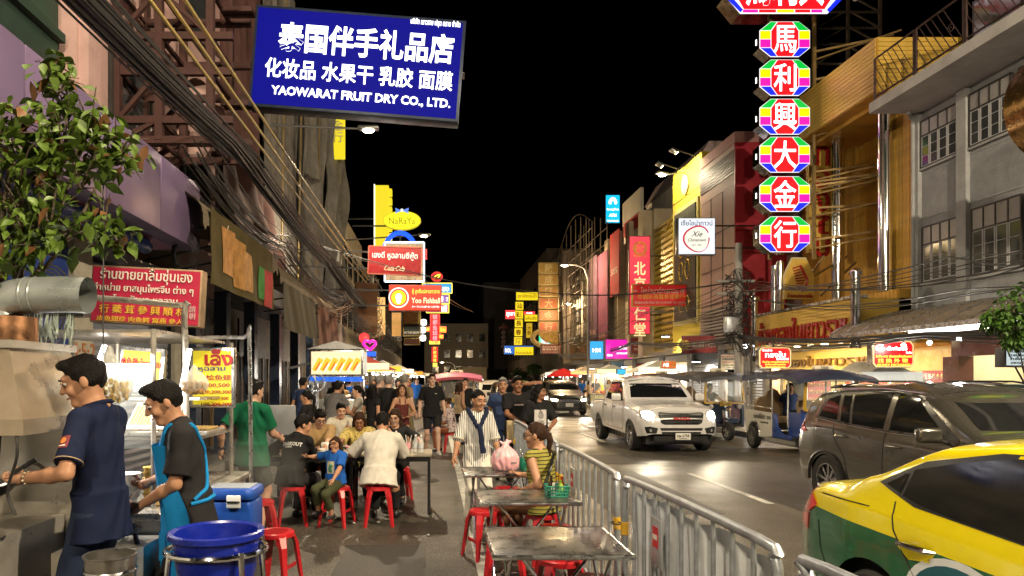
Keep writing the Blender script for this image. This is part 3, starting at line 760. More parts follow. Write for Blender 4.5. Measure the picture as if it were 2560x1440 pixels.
def suv(loc, rz, pm, label, near=True, lit=False, H=1.0, name='sport_utility_vehicle', platet=None):
 root = thing(name, label, 'car', loc, rz)
 L = 4.55; Wd = 1.84; w = Wd/2
 top = [(0, .72), (.05, .84), (.16, .95), (.5, 1.03), (1.18, 1.13), (1.28, 1.16), (2.0, 1.545), (2.25, 1.61), (2.9, 1.645), (3.6, 1.62), (4.0, 1.565), (4.2, 1.46), (4.42, 1.08), (4.5, .98), (4.55, .80)]
 belt = [(0, .64), (.3, .86), (1.2, 1.00), (2.5, 1.04), (3.6, 1.09), (4.2, 1.10), (4.55, .9)]
 plan = [(0, w*.62), (.05, w*.78), (.14, w*.88), (.4, w*.96), (.9, w), (3.9, w), (4.3, w*.955), (4.48, w*.88), (4.55, w*.78)]
 body = car_body(L, top, belt, plan, [(0, .34), (.1, .30), (.6, .27), (4.0, .29), (4.4, .36), (4.55, .46)], [.92, 3.62], .415, tumble=.30, hoodf=.83)
 c = Car(root, body, pm, L, Wd); c.under(.3)
 c.front([(-.68, 1.185), (.68, 1.185), (.575, 1.52), (.3, 1.555), (-.3, 1.555), (-.575, 1.52)], 'windscreen', GLASSD)
 c.front([(-.60, 1.13), (.60, 1.13), (.52, 1.44), (-.52, 1.44)], 'rear_window', GLASSD, rear=True)
 if near:
  trim = [(1.42, 1.075), (2.35, 1.085), (3.35, 1.13), (3.93, 1.175), (3.80, 1.44), (3.5, 1.515), (2.6, 1.545), (2.12, 1.50)]
  c.sidep(trim, 'window_surround', TRIM, off=.004)
  for sd in (-1, 1):
   c.sidep([(1.62, 1.10), (2.44, 1.11), (2.47, 1.515), (2.16, 1.475)], 'window', GLASSD, off=.008, sides=(sd,))
   c.sidep([(2.56, 1.115), (3.14, 1.135), (3.26, 1.49), (2.58, 1.52)], 'window', GLASSD, off=.008, sides=(sd,))
   c.sidep([(3.20, 1.14), (3.36, 1.155), (3.44, 1.475), (3.32, 1.485)], 'window', GLASSD, off=.008, sides=(sd,))
   c.sidep([(3.46, 1.165), (3.86, 1.195), (3.76, 1.42), (3.54, 1.48)], 'window', GLASSD, off=.008, sides=(sd,))
   c.sidep([(3.37, 1.15), (3.44, 1.15), (3.53, 1.49), (3.46, 1.49)], 'pillar', pm, off=.010, sides=(sd,))
   c.sidep([(2.45, 1.10), (2.55, 1.10), (2.57, 1.53), (2.48, 1.53)], 'pillar', pm, off=.010, sides=(sd,))
  c.seam([(1.25, .98), (1.20, .6), (1.38, .36)]); c.seam([(2.50, 1.08), (2.50, .33)]); c.seam([(3.50, 1.12), (3.46, .95), (3.22, .72), (3.13, .4)]); c.seam([(1.3, .35), (3.1, .36)])
  c.seam([(1.5, 1.068), (2.4, 1.078), (3.4, 1.122), (3.95, 1.17)], r=.007, m=CHROME, name='window_trim')
  c.handle(2.33, .93, pm); c.handle(3.30, .97, pm); c.mirror(1.58, 1.12, pm, w=.24, h=.15)
  c.sidep([(4.12, .98), (4.50, .94), (4.50, 1.06), (4.3, 1.10)], 'tail_lamp', LAMPR, off=.008)
  for lc in (.92, 3.62):
   arc = [(lc - .455*cos(pi*k/16), .30 + .455*sin(pi*k/16)) for k in range(17)]
   c.seam(arc, r=.022, m=TRIM, name='arch_trim', n=2)
  c.seam([(1.35, .40), (3.15, .40)], r=.03, m=TRIM, name='sill_trim')
  for x in (-.55, .55): MB().tube([(x, 2.2, 1.62), (x, 2.5, 1.655), (x, 3.4, 1.655), (x, 3.8, 1.60)], .012, 6).build('roof_rail', TRIM, root)
  MB().bev((0, 4.02, 1.585), (1.1, .30, .03), .012, R=Rx(-.12)).build('roof_spoiler', pm, root)
 else:
  for sd in (-1, 1):
   c.sidep([(1.62, 1.10), (2.44, 1.11), (2.47, 1.515), (2.16, 1.475)], 'window', GLASSD, off=.008, sides=(sd,)); c.sidep([(2.56, 1.115), (3.3, 1.135), (3.3, 1.49), (2.58, 1.52)], 'window', GLASSD, off=.008, sides=(sd,))
  c.mirror(1.58, 1.12, pm, w=.22, h=.15)
 c.front([(-.50, .76), (.50, .76), (.42, .52), (-.42, .52)], 'grille', TRIM, off=.008)
 c.front([(-.50, .44), (.50, .44), (.46, .34), (-.46, .34)], 'air_intake', TRIM, off=.008)
 for z in (.70, .62): c.front([(-.46, z-.01), (.46, z-.01), (.46, z+.01), (-.46, z+.01)], 'grille_bar', CHROME, off=.016)
 for sd in (-1, 1):
  c.front([(sd*.52, .74), (sd*.56, .66), (sd*.80, .69), (sd*.83, .79), (sd*.6, .78)], 'headlamp', LAMPW if lit else LAMPOFF, off=.012)
  if lit:
   ld = bpy.data.lights.new('headlamp_beam', 'SPOT'); ld.energy = LK*60; ld.color = (1, .9, .72); ld.spot_size = radians(60); ld.spot_blend = .6; ld.shadow_soft_size = .08
   lo = bpy.data.objects.new('headlamp_beam', ld); col.objects.link(lo); lo.parent = root; lo.location = (sd*.7, -.08, .72); lo.rotation_euler = (radians(84), 0, radians(180))
 if platet: plate(root, 0, -.03, .50, platet, 'กรุงเทพมหานคร')
 for x, o in ((-.80, -1), (.80, 1)):
  for y in (.92, 3.62): wheel(root, x, y, .36, .235, ALLOY, o, 10)
 return root
def taxi(loc, rz=0.):
 root = thing('taxi', 'yellow and green taxi in the right foreground beside the steel barrier', 'taxi', loc, rz)
 L = 4.55; Wd = 1.76; w = Wd/2
 top = [(0, .62), (.05, .72), (.16, .80), (.5, .87), (1.15, .98), (1.25, 1.0), (2.05, 1.40), (2.35, 1.46), (2.9, 1.475), (3.3, 1.42), (3.72, 1.20), (3.98, 1.075), (4.40, 1.04), (4.50, .98), (4.55, .80)]
 belt = [(0, .54), (.3, .74), (1.2, .90), (2.5, .95), (3.6, .995), (4.2, .99), (4.55, .80)]
 plan = [(0, w*.62), (.05, w*.78), (.14, w*.88), (.4, w*.96), (.9, w), (3.8, w), (4.25, w*.95), (4.46, w*.87), (4.55, w*.76)]
 body = car_body(L, top, belt, plan, [(0, .30), (.1, .25), (.6, .20), (4.0, .22), (4.4, .28), (4.55, .40)], [.92, 3.58], .385, tumble=.42, hoodf=.84)
 ym = paint('taxi_yellow', (.80, .66, .006), rough=.22); gm = paint('taxi_green', (.006, .11, .045), rough=.2)
 c = Car(root, body, ym, L, Wd); c.under(.3)
 me = c.body.data; me.materials.append(gm)
 bm = bmesh.new(); bm.from_mesh(me)
 bmesh.ops.bisect_plane(bm, geom=bm.verts[:] + bm.edges[:] + bm.faces[:], plane_co=(0, 4.3, .885), plane_no=(0, -.03, 1))
 for f in bm.faces:
  ct = f.calc_center_median()
  if (ct.z - .885) - .03*(ct.y-4.3) < 0: f.material_index = 1
  f.smooth = True
 bm.to_mesh(me); bm.free()
 trim = [(1.40, .965), (2.4, .985), (3.30, 1.045), (3.62, 1.135), (3.36, 1.285), (2.95, 1.375), (2.45, 1.40), (2.10, 1.35)]
 c.sidep(trim, 'window_surround', TRIM, off=.004, n=24)
 c.front([(-.64, 1.03), (.64, 1.03), (.52, 1.36), (-.52, 1.36)], 'windscreen', GLASSD)
 c.front([(-.58, 1.12), (.58, 1.12), (.50, 1.38), (-.50, 1.38)], 'rear_window', GLASSD, rear=True)
 tg = mat('taxi_side_glass', (.018, .019, .017), rough=.06, var=.4, vs=3, spec=.7)
 for sd in (-1, 1):
  c.sidep([(1.60, .985), (2.40, 1.0), (2.42, 1.375), (2.16, 1.335)], 'window', tg, off=.008, sides=(sd,))
  c.sidep([(2.49, 1.005), (3.0, 1.035), (3.27, 1.065), (3.40, 1.09), (3.40, 1.235), (3.10, 1.315), (2.85, 1.36), (2.50, 1.375)], 'window', tg, off=.008, sides=(sd,), n=20)
  c.sidep([(3.43, 1.10), (3.55, 1.135), (3.43, 1.215)], 'quarter_glass', tg, off=.008, sides=(sd,))
 c.seam([(2.45, .97), (2.46, .3)]); c.seam([(3.44, 1.05), (3.40, .9), (3.2, .66), (3.12, .32)]); c.seam([(1.3, .9), (1.22, .6), (1.36, .3)]); c.seam([(3.62, .99), (4.2, .98)], r=.004)
 c.seam([(4.14, .80), (4.10, .62), (3.99, .45)])
 hm = paint('taxi_yellow_handle', (.80, .66, .006), rough=.22)
 for l in (2.32, 3.22):
  c.sidep([(l-.13, .845), (l-.10, .79), (l+.05, .77), (l+.13, .82), (l+.11, .87), (l-.05, .89)], 'handle_recess', hm, off=.004)
  c.handle(l, .845, CHROME, w=.24)
 c.sidep([(4.16, .90), (4.28, .83), (4.52, .80), (4.52, .96), (4.30, 1.0)], 'tail_lamp', LAMPR, off=.008)
 c.sidep([(4.28, .70), (4.5, .74), (4.5, .785), (4.28, .82)], 'tail_lamp', LAMPR, off=.008)
 for sd in (-1, 1):   # round door sticker, white ring and teal disc
  for r_, m_, of in ((.30, mat('sticker_white', (.62, .64, .66), rough=.4, var=.05), .004), (.255, mat('sticker_teal', (.008, .085, .115), rough=.4, var=.1), .007)):
   c.sidep([(2.95 + r_*1.15*cos(2*pi*k/28), .60 + r_*.82*sin(2*pi*k/28)) for k in range(28)], 'sticker', m_, off=of, sides=(sd,), n=16)
  c.sidep([(3.15, .66), (2.88, .62), (2.88, .68), (3.13, .72)], 'sticker_band', mat('sticker_white', (.62, .64, .66)), off=.009, sides=(sd,))
  c.sidep([(3.11, .58), (2.83, .53), (2.83, .60), (3.11, .64)], 'sticker_band', mat('sticker_white', (.62, .64, .66)), off=.009, sides=(sd,))
 c.mirror(1.55, 1.0, ym)
 for x, o in ((-.77, -1), (.77, 1)):
  for y in (.92, 3.58): wheel(root, x, y, .31, .20, ALLOY, o, 10)
 e = MB(); e.bev((0, 2.35, 1.54), (.62, .22, .13), .05); rs = e.build('roof_sign', mat('roof_sign_cream', (.7, .62, .45), rough=.4, var=.05), root)
 text('TAXI', .1, INK, rs, (0, 2.235, 1.54), bold=.02)
 return root
def car_far(loc, pm, label, lit=False, rz=0., platet=None):
 return suv(loc, rz, pm, label, near=False, lit=lit, name='car', platet=platet)
def tuktuk(loc, rz, label, bodym, boardm, roofm, edgem, kind='front', rider=True, group=None):
 root = thing('tuk_tuk', label, 'tuk-tuk', loc, rz, group)
 mc = mat('tuk_tuk_post', (.5, .5, .5), rough=.3, metal=1., var=.1); seat = mat('tan_vinyl', (.23, .15, .075), rough=.5, var=.15); yel = paint('tuk_yellow', (.42, .26, .02)); navy = bodym
 L = 3.2; w = .72
 r_ = MB()
 def roof(u, v):
  y = -.1 + u*2.9; x = (v-.5)*2*(w+.10); z = 1.80 + .10*(1-(2*v-1)**2) + .02*sin(u*pi*4)*(1-abs(2*v-1)*.3) - (.14*max(0, .2-u)/.2) - .03*max(0, u-.8)/.2
  return Vector((x, y, z))
 r_.grid(roof, 24, 10); r_.grid(lambda u, v: roof(u, v) - Vector((0, 0, .03)), 24, 10)
 c = r_.build('canopy', roofm, root)
 for sd in (-1, 1):
  v_ = MB(); v_.grid(lambda a, b: roof(a, 0 if sd < 0 else 1) + Vector((sd*.012, 0, -.12*b + .012*sin(a*30))), 24, 2); v_.build('valance', edgem, c)
 v_ = MB(); v_.grid(lambda a, b: roof(1, a) + Vector((0, .012, -.12*b)), 10, 2); v_.grid(lambda a, b: roof(0, a) + Vector((0, -.012, -.09*b)), 10, 2); v_.build('valance', edgem, c)
 for sd in (-1, 1):
  for y in (.55, 1.35, 2.72): MB().tube([(sd*w, y, .62), (sd*w, y, 1.80)], .018, 8).build('post', mc, root)
  MB().tube([(sd*w, 1.35, 1.0), (sd*w, 2.72, 1.04)], .014, 8).build('side_rail', mc, root)
 for sd in (-1, 1):
  pl = [(1.30, .36)] + [(1.30, .90), (2.80, .93), (2.80, .40)] + [(2.30 + .30*cos(a), .30 + .34*sin(a)) for a in [pi*k/10 for k in range(11)]]
  b = MB(); b.prism([(p[0], p[1]) for p in pl], sd*w - .02, sd*w + .02, axis='x'); b.build('side_board', boardm, root)
  f = MB(); f.tube([(sd*(w+.02), 2.30 + .33*cos(pi*k/10), .30 + .36*sin(pi*k/10)) for k in range(11)], .025, 6); f.build('fender', mc, root)
  k_ = MB(); k_.prism([(1.0, .36), (1.295, .36), (1.295, .90), (1.12, .88), (1.06, .6), (.8, .46), (.4, .42), (.4, .36)], sd*w - .018, sd*w + .018, axis='x'); k_.build('step_panel', bodym, root)
 MB().bbox((-w, .35, .33), (w, 2.78, .38)).build('floor', BLACKM, root)
 MB().bbox((-w+.02, 2.76, .40), (w-.02, 2.80, .92)).build('tailboard', boardm, root)
 for y, zz in ((2.35, .70),):
  s_ = MB(); s_.bev((0, y-.15, zz), (1.3, .5, .16), .05); s_.build('seat', seat, root)
 bk = [(-.62, .72), (.62, .72), (.62, 1.12), (.52, 1.24), (.40, 1.27), (.30, 1.40), (.20, 1.46), (.1, 1.40), (.03, 1.25), (-.03, 1.25), (-.1, 1.40), (-.20, 1.46), (-.30, 1.40), (-.40, 1.27), (-.52, 1.24), (-.62, 1.12)]
 s_ = MB(); s_.prism(bk, 2.46, 2.58); s_.build('backrest', seat, root)
 s_ = MB(); s_.bev((0, .95, .66), (.5, .4, .14), .05); s_.bev((0, 1.15, .95), (.5, .10, .5), .05); s_.build('driver_seat', seat, root)
 f = MB(); f.grid(lambda u, v: Vector(((u-.5)*2*(.50 + .08*v), .18 - .16*sin(u*pi) + .06*v, .50 + .52*v)), 12, 6); f.grid(lambda u, v: Vector(((u-.5)*2*(.50 + .08*v), .24 - .16*sin(u*pi) + .06*v, .50 + .52*v)), 12, 6); f.build('front_panel', bodym, root)
 for sd in (-1, 1): MB().bbox((sd*.55, .18, .42), (sd*.62, .75, .95)).build('cowl', bodym, root)
 wf = MB(); fr = [(-.58, 1.02), (.58, 1.02), (.54, 1.70), (-.54, 1.70)]
 for a, b in zip(fr, fr[1:] + fr[:1]): wf.bar((a[0], .12, a[1]), (b[0], .12 if b[1] < 1.2 else .2, b[1]), .05, .05)
 wf.build('windscreen_frame', yel, root)
 gl = mat('clear_glass', (.6, .65, .65), rough=.05, var=0, alpha=.14)
 MB().prism(fr, .135, .14).build('windscreen', gl, root)
 o = MB().bev((0, .06, 1.0), (.34, .012, .13), .004).build('number_plate', mat('plate_yellow', (.55, .36, .04), rough=.4, var=.05), root)
 text('ยก 1602', .085, INK, o, (0, .052, 1.0), ext=.002, fit=.27)
 for sd in (-1, 1):
  MB().lathe([(.0, -.03), (.06, -.02), (.07, .03), (.0, .05)], n=14, T=Matrix.Translation((sd*.42, .10, .92)) @ Matrix.Rotation(pi/2, 4, 'X')).build('headlamp', LAMPOFF, root)
 MB().lathe([(.0, -.03), (.075, -.02), (.085, .03), (.0, .06)], n=16, T=Matrix.Translation((0, -.06, .86)) @ Matrix.Rotation(pi/2, 4, 'X')).build('headlamp', CHROME, root)
 fd = MB(); fd.grid(lambda u, v: Vector(((v-.5)*.3, -.12 + .36*cos(pi*(.05+.5*u)) * -1 + .12, .30 + .33*sin(pi*(.2+.55*u)))), 8, 3); fd.build('mudguard', bodym, root)
 for sd in (-1, 1): MB().tube([(sd*.10, .02, .82), (sd*.10, -.02, .5), (sd*.10, -.08, .28)], .018, 8).build('fork', CHROME, root)
 wheel(root, 0, -.08, .255, .13, ALLOY, -1, 8)
 for x, oo in ((-w-.02, -1), (w+.02, 1)): wheel(root, x, 2.30, .27, .15, mat('steel_wheel', (.25, .25, .26), rough=.4, metal=.8), oo, 8)
 tl = MB(); tl.bev((0, .5, 1.93), (.42, .12, .10), .03); tl.build('roof_sign', mat('roof_sign_cream', (.7, .62, .45)), root)
 text('TAXI', .075, INK, root, (0, .435, 1.93), bold=.02)
 return root
def asphalt():
 m = bpy.data.materials.new('asphalt'); m.use_nodes = True; nt = m.node_tree; N = nt.nodes; L = nt.links; b = N['Principled BSDF']
 tc = N.new('ShaderNodeTexCoord')
 def noise(sc, det=6, rg=.6, stretch=None):
  n = N.new('ShaderNodeTexNoise'); n.inputs['Scale'].default_value = sc; n.inputs['Detail'].default_value = det; n.inputs['Roughness'].default_value = rg
  if stretch:
   mp = N.new('ShaderNodeMapping'); mp.inputs['Scale'].default_value = stretch; L.new(tc.outputs['Object'], mp.inputs['Vector']); L.new(mp.outputs['Vector'], n.inputs['Vector'])
  else: L.new(tc.outputs['Object'], n.inputs['Vector'])
  return n.outputs['Fac']
 def ramp(f, p0, p1, c0, c1):
  r = N.new('ShaderNodeValToRGB'); r.color_ramp.elements[0].position = p0; r.color_ramp.elements[1].position = p1
  r.color_ramp.elements[0].color = (*c0, 1); r.color_ramp.elements[1].color = (*c1, 1); L.new(f, r.inputs['Fac']); return r.outputs['Color']
 def mix(f, a, b_, mode='MIX'):
  x = N.new('ShaderNodeMix'); x.data_type = 'RGBA'; x.blend_type = mode
  if isinstance(f, float): x.inputs[0].default_value = f
  else: L.new(f, x.inputs[0])
  L.new(a, x.inputs[6]); L.new(b_, x.inputs[7]); return x.outputs[2]
 grain = ramp(noise(48, 2, .8), .42, .62, (.014, .0125, .011), (.19, .172, .14))
 big = ramp(noise(.35, 7, .65), .35, .7, (.55, .54, .53), (1.2, 1.17, 1.1))
 lanes = ramp(noise(.9, 4, .5, (1.2, .08, 1)), .35, .68, (.72, .72, .72), (1.12, 1.12, 1.12))
 c = mix(1., grain, big, 'MULTIPLY'); c = mix(1., c, lanes, 'MULTIPLY')
 stain = ramp(noise(1.7, 8, .7), .60, .74, (0, 0, 0), (1, 1, 1)); dk = N.new('ShaderNodeRGB'); dk.outputs[0].default_value = (.014, .013, .012, 1)
 mm = N.new('ShaderNodeMath'); mm.operation = 'MULTIPLY'; L.new(stain, mm.inputs[0]); mm.inputs[1].default_value = .7
 c = mix(mm.outputs[0], c, dk.outputs[0]); L.new(c, b.inputs['Base Color'])
 rr = ramp(noise(.8, 6, .6), .35, .68, (.30, .30, .30), (.62, .62, .62)); L.new(rr, b.inputs['Roughness'])
 bp = N.new('ShaderNodeBump'); bp.inputs['Strength'].default_value = .55; bp.inputs['Distance'].default_value = .012
 L.new(noise(60, 3, .8), bp.inputs['Height']); L.new(bp.outputs['Normal'], b.inputs['Normal'])
 return m
ASPH = asphalt()
PAVE = mat('paving_concrete', (.17, .16, .15), rough=.75, var=.22, vs=4, bump=.3, bs=40, dirt=(.04, .038, .035), dirts=.8)
tag(MB().bbox((-400, -60, -.5), (400, 900, 0)).build('road', ASPH), kind='structure')
for nm, x0, x1, y1 in (('pavement', -14, -4.05, 130), ('pavement', 9.15, 20, 130)):
 o = tag(MB().bbox((x0, -20, .004), (x1, y1, .13)).build(nm, PAVE), kind='structure')
 xk = x1 if x0 < 0 else x0; s_ = 1 if x0 < 0 else -1
 tag(MB().bbox((xk, -20, .004), (xk + s_*.16, y1, .15)).build('kerb', mat('kerb_stone', (.32, .31, .29), rough=.8, var=.25, vs=3, bump=.2, dirt=(.08, .07, .06))), kind='structure')
WLINE = mat('road_paint_white', (.55, .54, .5), rough=.6, var=.3, vs=9, dirt=(.08, .08, .075), dirts=3, dirta=.9)
tag(MB().bbox((.36, 1, .001), (.47, 90, .005)).build('edge_line', WLINE), kind='structure')
for i in range(8):
 tag(MB().bbox((4.45, 9.2+9*i, .001), (4.56, 12.2+9*i, .005)).build('lane_marking', WLINE), kind='structure')
for x0, x1, y0, y1 in ((-.9, -.1, 5.2, 6.9), (2.2, 3.6, 8.5, 12.5), (5.2, 6.4, 18.5, 24), (3.0, 4.2, 13.5, 15.2)):  # the first also stands in for shade on the dining ground
 tag(MB().bbox((x0, y0, .0005), (x1, y1, .004)).build('asphalt_patch', mat('patch_asphalt', (.045, .042, .038), rough=.6, var=.4, vs=40, bump=.4, bs=80)), kind='structure')
for x, y in ((2.4, 7.2), (-.25, 11.3)):
 mh = tag(MB().lathe([(0, .008), (.30, .008), (.31, .002)], n=24, cap=False).build('manhole_cover', mat('cast_iron', (.06, .055, .05), rough=.5, metal=.6, var=.3, vs=30)), 'round iron manhole cover in the %s' % ('traffic lane' if x > 0 else 'walkway'), 'manhole cover'); mh.location = (x, y, 0)
for k in range(16):
 x, y = random.uniform(-2.4, .3), random.uniform(5, 13)
 o = MB(); o.ball((0, 0, .012), (.025, .018, .012), 6); o = o.build('litter_scrap', WHITEP); o.location = (x, y, 0); o.rotation_euler = (0, 0, k)
 tag(o, 'small pale scrap of paper litter lying on the asphalt', 'litter', 'scraps of litter on the asphalt')
def street_lamp(label, head, base, colr, watts, arm_from=None, es=60., tilt=None):
 r = thing('street_lamp', label, 'street lamp', (base[0], base[1], 0))
 hx, hy, hz = head[0]-base[0], head[1]-base[1], head[2]
 pole = mat('lamp_pole_grey', (.25, .26, .27), rough=.45, metal=.7, var=.15)
 if arm_from is None:
  MB().tube([(0, 0, 0), (0, 0, hz-.9), (hx*.15, hy*.15, hz-.2), (hx*.5, hy*.5, hz+.05), (hx*.92, hy*.92, hz+.06)], [.09, .07, .05, .04, .035], 8).build('pole', pole, r)
 else:
  MB().tube([(arm_from[0]-base[0], arm_from[1]-base[1], arm_from[2]), (hx*.92, hy*.92, hz+.05)], [.04, .03], 8).build('arm', pole, r)
 hd_ = MB(); hd_.bev((hx, hy, hz+.07), (.62, .26, .12), .05, R=Rz(atan2(hy, hx) if abs(hx) + abs(hy) > .01 else 0)); hd_.build('lamp_head', pole, r)
 MB().ball((hx, hy, hz-.005), (.17, .11, .06), 12).build('lamp_lens', mat('lens_%s' % label[:20], (.5, .5, .5), var=0, emit=colr, es=es), r)
 ld = bpy.data.lights.new('lamp_light', 'POINT' if tilt is None else 'SPOT'); ld.energy = LK*watts; ld.color = colr; ld.shadow_soft_size = .12
 if tilt is not None: ld.spot_size = radians(152); ld.spot_blend = .6
 lo = bpy.data.objects.new('lamp_light', ld); col.objects.link(lo); lo.parent = r; lo.location = (hx, hy, hz-.09); lo.rotation_euler = (0, -(tilt or 0), 0)
 return r
WARM = (1., .70, .36); NEUT = (1., .82, .56)
street_lamp('white street lamp on a long bracket below the blue shop sign', at(921, 326, 20), (-4.9, 20), NEUT, 2700, (-4.9, 20, wz(312, 20)), tilt=.2)
street_lamp('warm street lamp beside the yellow oval sign', at(1060, 590, 34), (-4.9, 34), WARM, 3200, (-4.9, 34, wz(602, 34)), tilt=.32)
street_lamp('street lamp on a curved grey arm by the tall gold sign', at(1421, 760, 57), (wx(1486, 57), 58), WARM, 1000)
street_lamp('street lamp reaching over the roof of the yellow facade', at(1655, 437, 30), (12.2, 31), NEUT, 300, (12.2, 31, wz(410, 30)), es=20.)
street_lamp('street lamp above the dining tables nearest the camera', (-2.2, 4.5, 9.0), (-4.9, 4.5), NEUT, 1000, (-4.9, 4.5, 9.1))
street_lamp('street lamp of the row behind the photographer', (-2.2, -9.0, 9.0), (-4.9, -9), NEUT, 4800, (-4.9, -9, 9.1))  # out of view, added to light the people from the front
street_lamp('street lamp over the far pavement opposite the tables', (8.0, .3, 9.0), (9.8, .3), NEUT, 7800)  # unseen lamp added to brighten the right-hand fronts and cars
street_lamp('street lamp over the far pavement by the gold shop', (8.3, 44., 9.0), (9.8, 44.), WARM, 1700)
street_lamp('distant amber street lamp by the far crossing', at(1105, 906, 95), (wx(1140, 95), 96), WARM, 1500, es=40.)
def wall(name, label, m, x0, x1, y0, y1, z0, z1, cat='building', group=None):
 r = thing(name, label, cat, ((x0+x1)/2, y0, 0), 0, group)
 r.location = (0, 0, 0)
 MB().bbox((x0, y0, z0), (x1, y1, z1)).build('wall', m, r)
 return r
WINF = mat('window_frame_grey', (.42, .43, .46), rough=.5, var=.1); WIND = mat('window_frame_dark', (.03, .028, .028), rough=.5, var=.1)
PANE = mat('window_pane', (.05, .055, .06), rough=.08, var=.3, vs=2, spec=.6); FROST = mat('frosted_pane', (.30, .29, .30), rough=.35, var=.12, vs=5)
def window(parent, X, ya, yb, z0, z1, s, cols=4, rows=3, transom=.32, lit=None):
 """window in a wall plane x = X that faces s*x; ya<yb"""
 h = z1-z0; zt = z1 - h*transom; x = X + s*.03
 w_ = thing_part('window', parent)
 MB().bbox((X - s*.12, ya, z0), (X + s*.012, yb, z1)).build('recess', WIND, w_)
 f = MB(); t = .035
 for y in (ya, yb): f.bbox((x-.03, y-t/2, z0), (x+.03, y+t/2, z1))
 for z in (z0, zt, z1): f.bbox((x-.028, ya, z-t/2), (x+.028, yb, z+t/2))
 for i in range(1, cols): f.bbox((x-.026, ya + (yb-ya)*i/cols - t*.4, zt), (x+.026, ya + (yb-ya)*i/cols + t*.4, z1))
 f.build('frame', WIND, w_)
 cw = (yb-ya)/cols
 for i in range(cols):
  y = ya + cw*i
  MB().bbox((x-.012, y+.02, zt+.02), (x-.004, y+cw-.02, z1-.02)).build('transom_pane', FROST, w_)
  c = MB(); e = .026
  for yy in (y+.014, y+cw-.014-e): c.bbox((x-.01, yy, z0+.02), (x+.035, yy+e, zt-.02))
  for k in range(rows+1):
   zz = z0 + .02 + (zt-z0-.04-e*.8)*k/rows; c.bbox((x-.008, y+.016, zz), (x+.033, y+cw-.016, zz+e*(.9 if k in (0, rows) else .5)))
  c.build('casement', WINF, w_)
  for k in range(rows):
   za = z0 + .02 + (zt-z0-.04)*k/rows; zb = z0 + .02 + (zt-z0-.04)*(k+1)/rows
   MB().bbox((x-.004, y+.03, za+.015), (x+.004, y+cw-.03, zb-.012)).build('pane', PANE, w_)
 return w_
def slats(parent, name, m, X, ya, yb, z0, z1, pitch, s, d=.03, gap=.012, vert=False):
 """boards on a wall plane, each its own piece; they share one mesh"""
 if vert:
  n = max(1, int((yb-ya)/pitch)); p = (yb-ya)/n
  me = MB().bbox((-d/2, -p/2+gap/2, z0), (d/2, p/2-gap/2, z1)).mesh(name, m)
  for i in range(n): o = link(name, me, parent); o.location = (X, ya + p*(i+.5), 0)
 else:
  n = max(1, int((z1-z0)/pitch)); p = (z1-z0)/n
  me = MB().bbox((-d/2, ya, -p/2+gap/2), (d/2, yb, p/2-gap/2)).mesh(name, m)
  for i in range(n): o = link(name, me, parent); o.location = (X, 0, z0 + p*(i+.5))
def shutter(parent, X, ya, yb, z0, z1, s, m, pitch=.1):
 sh_ = thing_part('roller_shutter', parent)
 me = MB().prism([(0, -pitch*.5), (s*.012, -pitch*.42), (s*.03, 0), (s*.012, pitch*.42), (0, pitch*.5), (-s*.01, 0)], ya, yb).mesh('slat', m)
 n = int((z1-z0)/pitch)
 for i in range(n):
  o = link('slat', me, sh_); o.location = (X, 0, z0 + pitch*(i+.5))
 g = MB(); g.bbox((X-.02, ya-.05, z0), (X+.06*s, ya, z1)); MB().bbox((X-.02, yb, z0), (X+.06*s, yb+.05, z1)).build('guide', WIND, sh_); g.build('guide', WIND, sh_)
 return sh_
def opoly(name, mb, m, parent): return mb.build(name, m, parent)
GREYW = mat('grey_roughcast', (.30, .31, .335), rough=.9, var=.16, vs=5, bump=.8, bs=26, dirt=(.13, .13, .14), dirts=.9)
GREYS = mat('grey_smooth_render', (.36, .37, .39), rough=.85, var=.15, vs=3, bump=.2, bs=30, dirt=(.15, .15, .16))
gb = thing('grey_building', 'grey roughcast corner building with steel casement windows and a balcony', 'building')
MB().bbox((12, 9, 3.05), (17, 17.02, 8.26)).build('wall', GREYW, gb)
for y in (9.3, 12.6, 15.34, 16.86):
 MB().bbox((11.9, y, 3.05), (12.0, y + (.29 if y < 16 else .16), 8.26)).build('pilaster', GREYS, gb)
for z in (5.62, 6.72): MB().bbox((11.985, 9, z), (12.0, 17.0, z+.03)).build('string_course', GREYS, gb)
for ya, yb, z0, z1 in ((15.68, 16.84, 6.88, 8.02), (14.2, 15.30, 6.88, 8.05), (12.95, 14.0, 6.88, 8.05), (15.62, 16.78, 4.05, 5.40), (13.95, 15.24, 3.98, 5.46), (12.7, 13.8, 3.98, 5.46)):
 window(gb, 12.0, ya, yb, z0, z1, -1)
 MB().bbox((11.93, ya-.05, z0-.07), (12.0, yb+.05, z0-.02)).build('window_sill', GREYS, gb)
MB().bbox((10.75, 8, 8.27), (17, 16.95, 8.52)).build('balcony_slab', mat('white_render', (.55, .54, .55), rough=.8, var=.12, vs=2, dirt=(.25, .24, .25)), gb)
MB().bbox((13.2, 8, 8.54), (17, 16.6, 11.6)).build('upper_wall', mat('upper_wall_lilac', (.34, .30, .33), rough=.8, var=.2), gb)
for y in (10.2, 12.6, 15.2):
 d_ = thing_part('balcony_door', gb); MB().bbox((13.12, y, 8.6), (13.2, y+1.5, 10.9)).build('door_frame', WIND, d_); MB().bbox((13.09, y+.1, 8.7), (13.13, y+1.4, 10.8)).build('pane', PANE, d_)
cn = MB(); cn.prism([(10.3, 11.05), (14, 11.9), (14, 12.0), (10.3, 11.15)], 8, 16.75); cn.build('balcony_roof', mat('corrugated_grey', (.33, .31, .33), rough=.6, metal=.4, var=.2, stripe=(1, 6, .3, (.2, .19, .2))), gb)
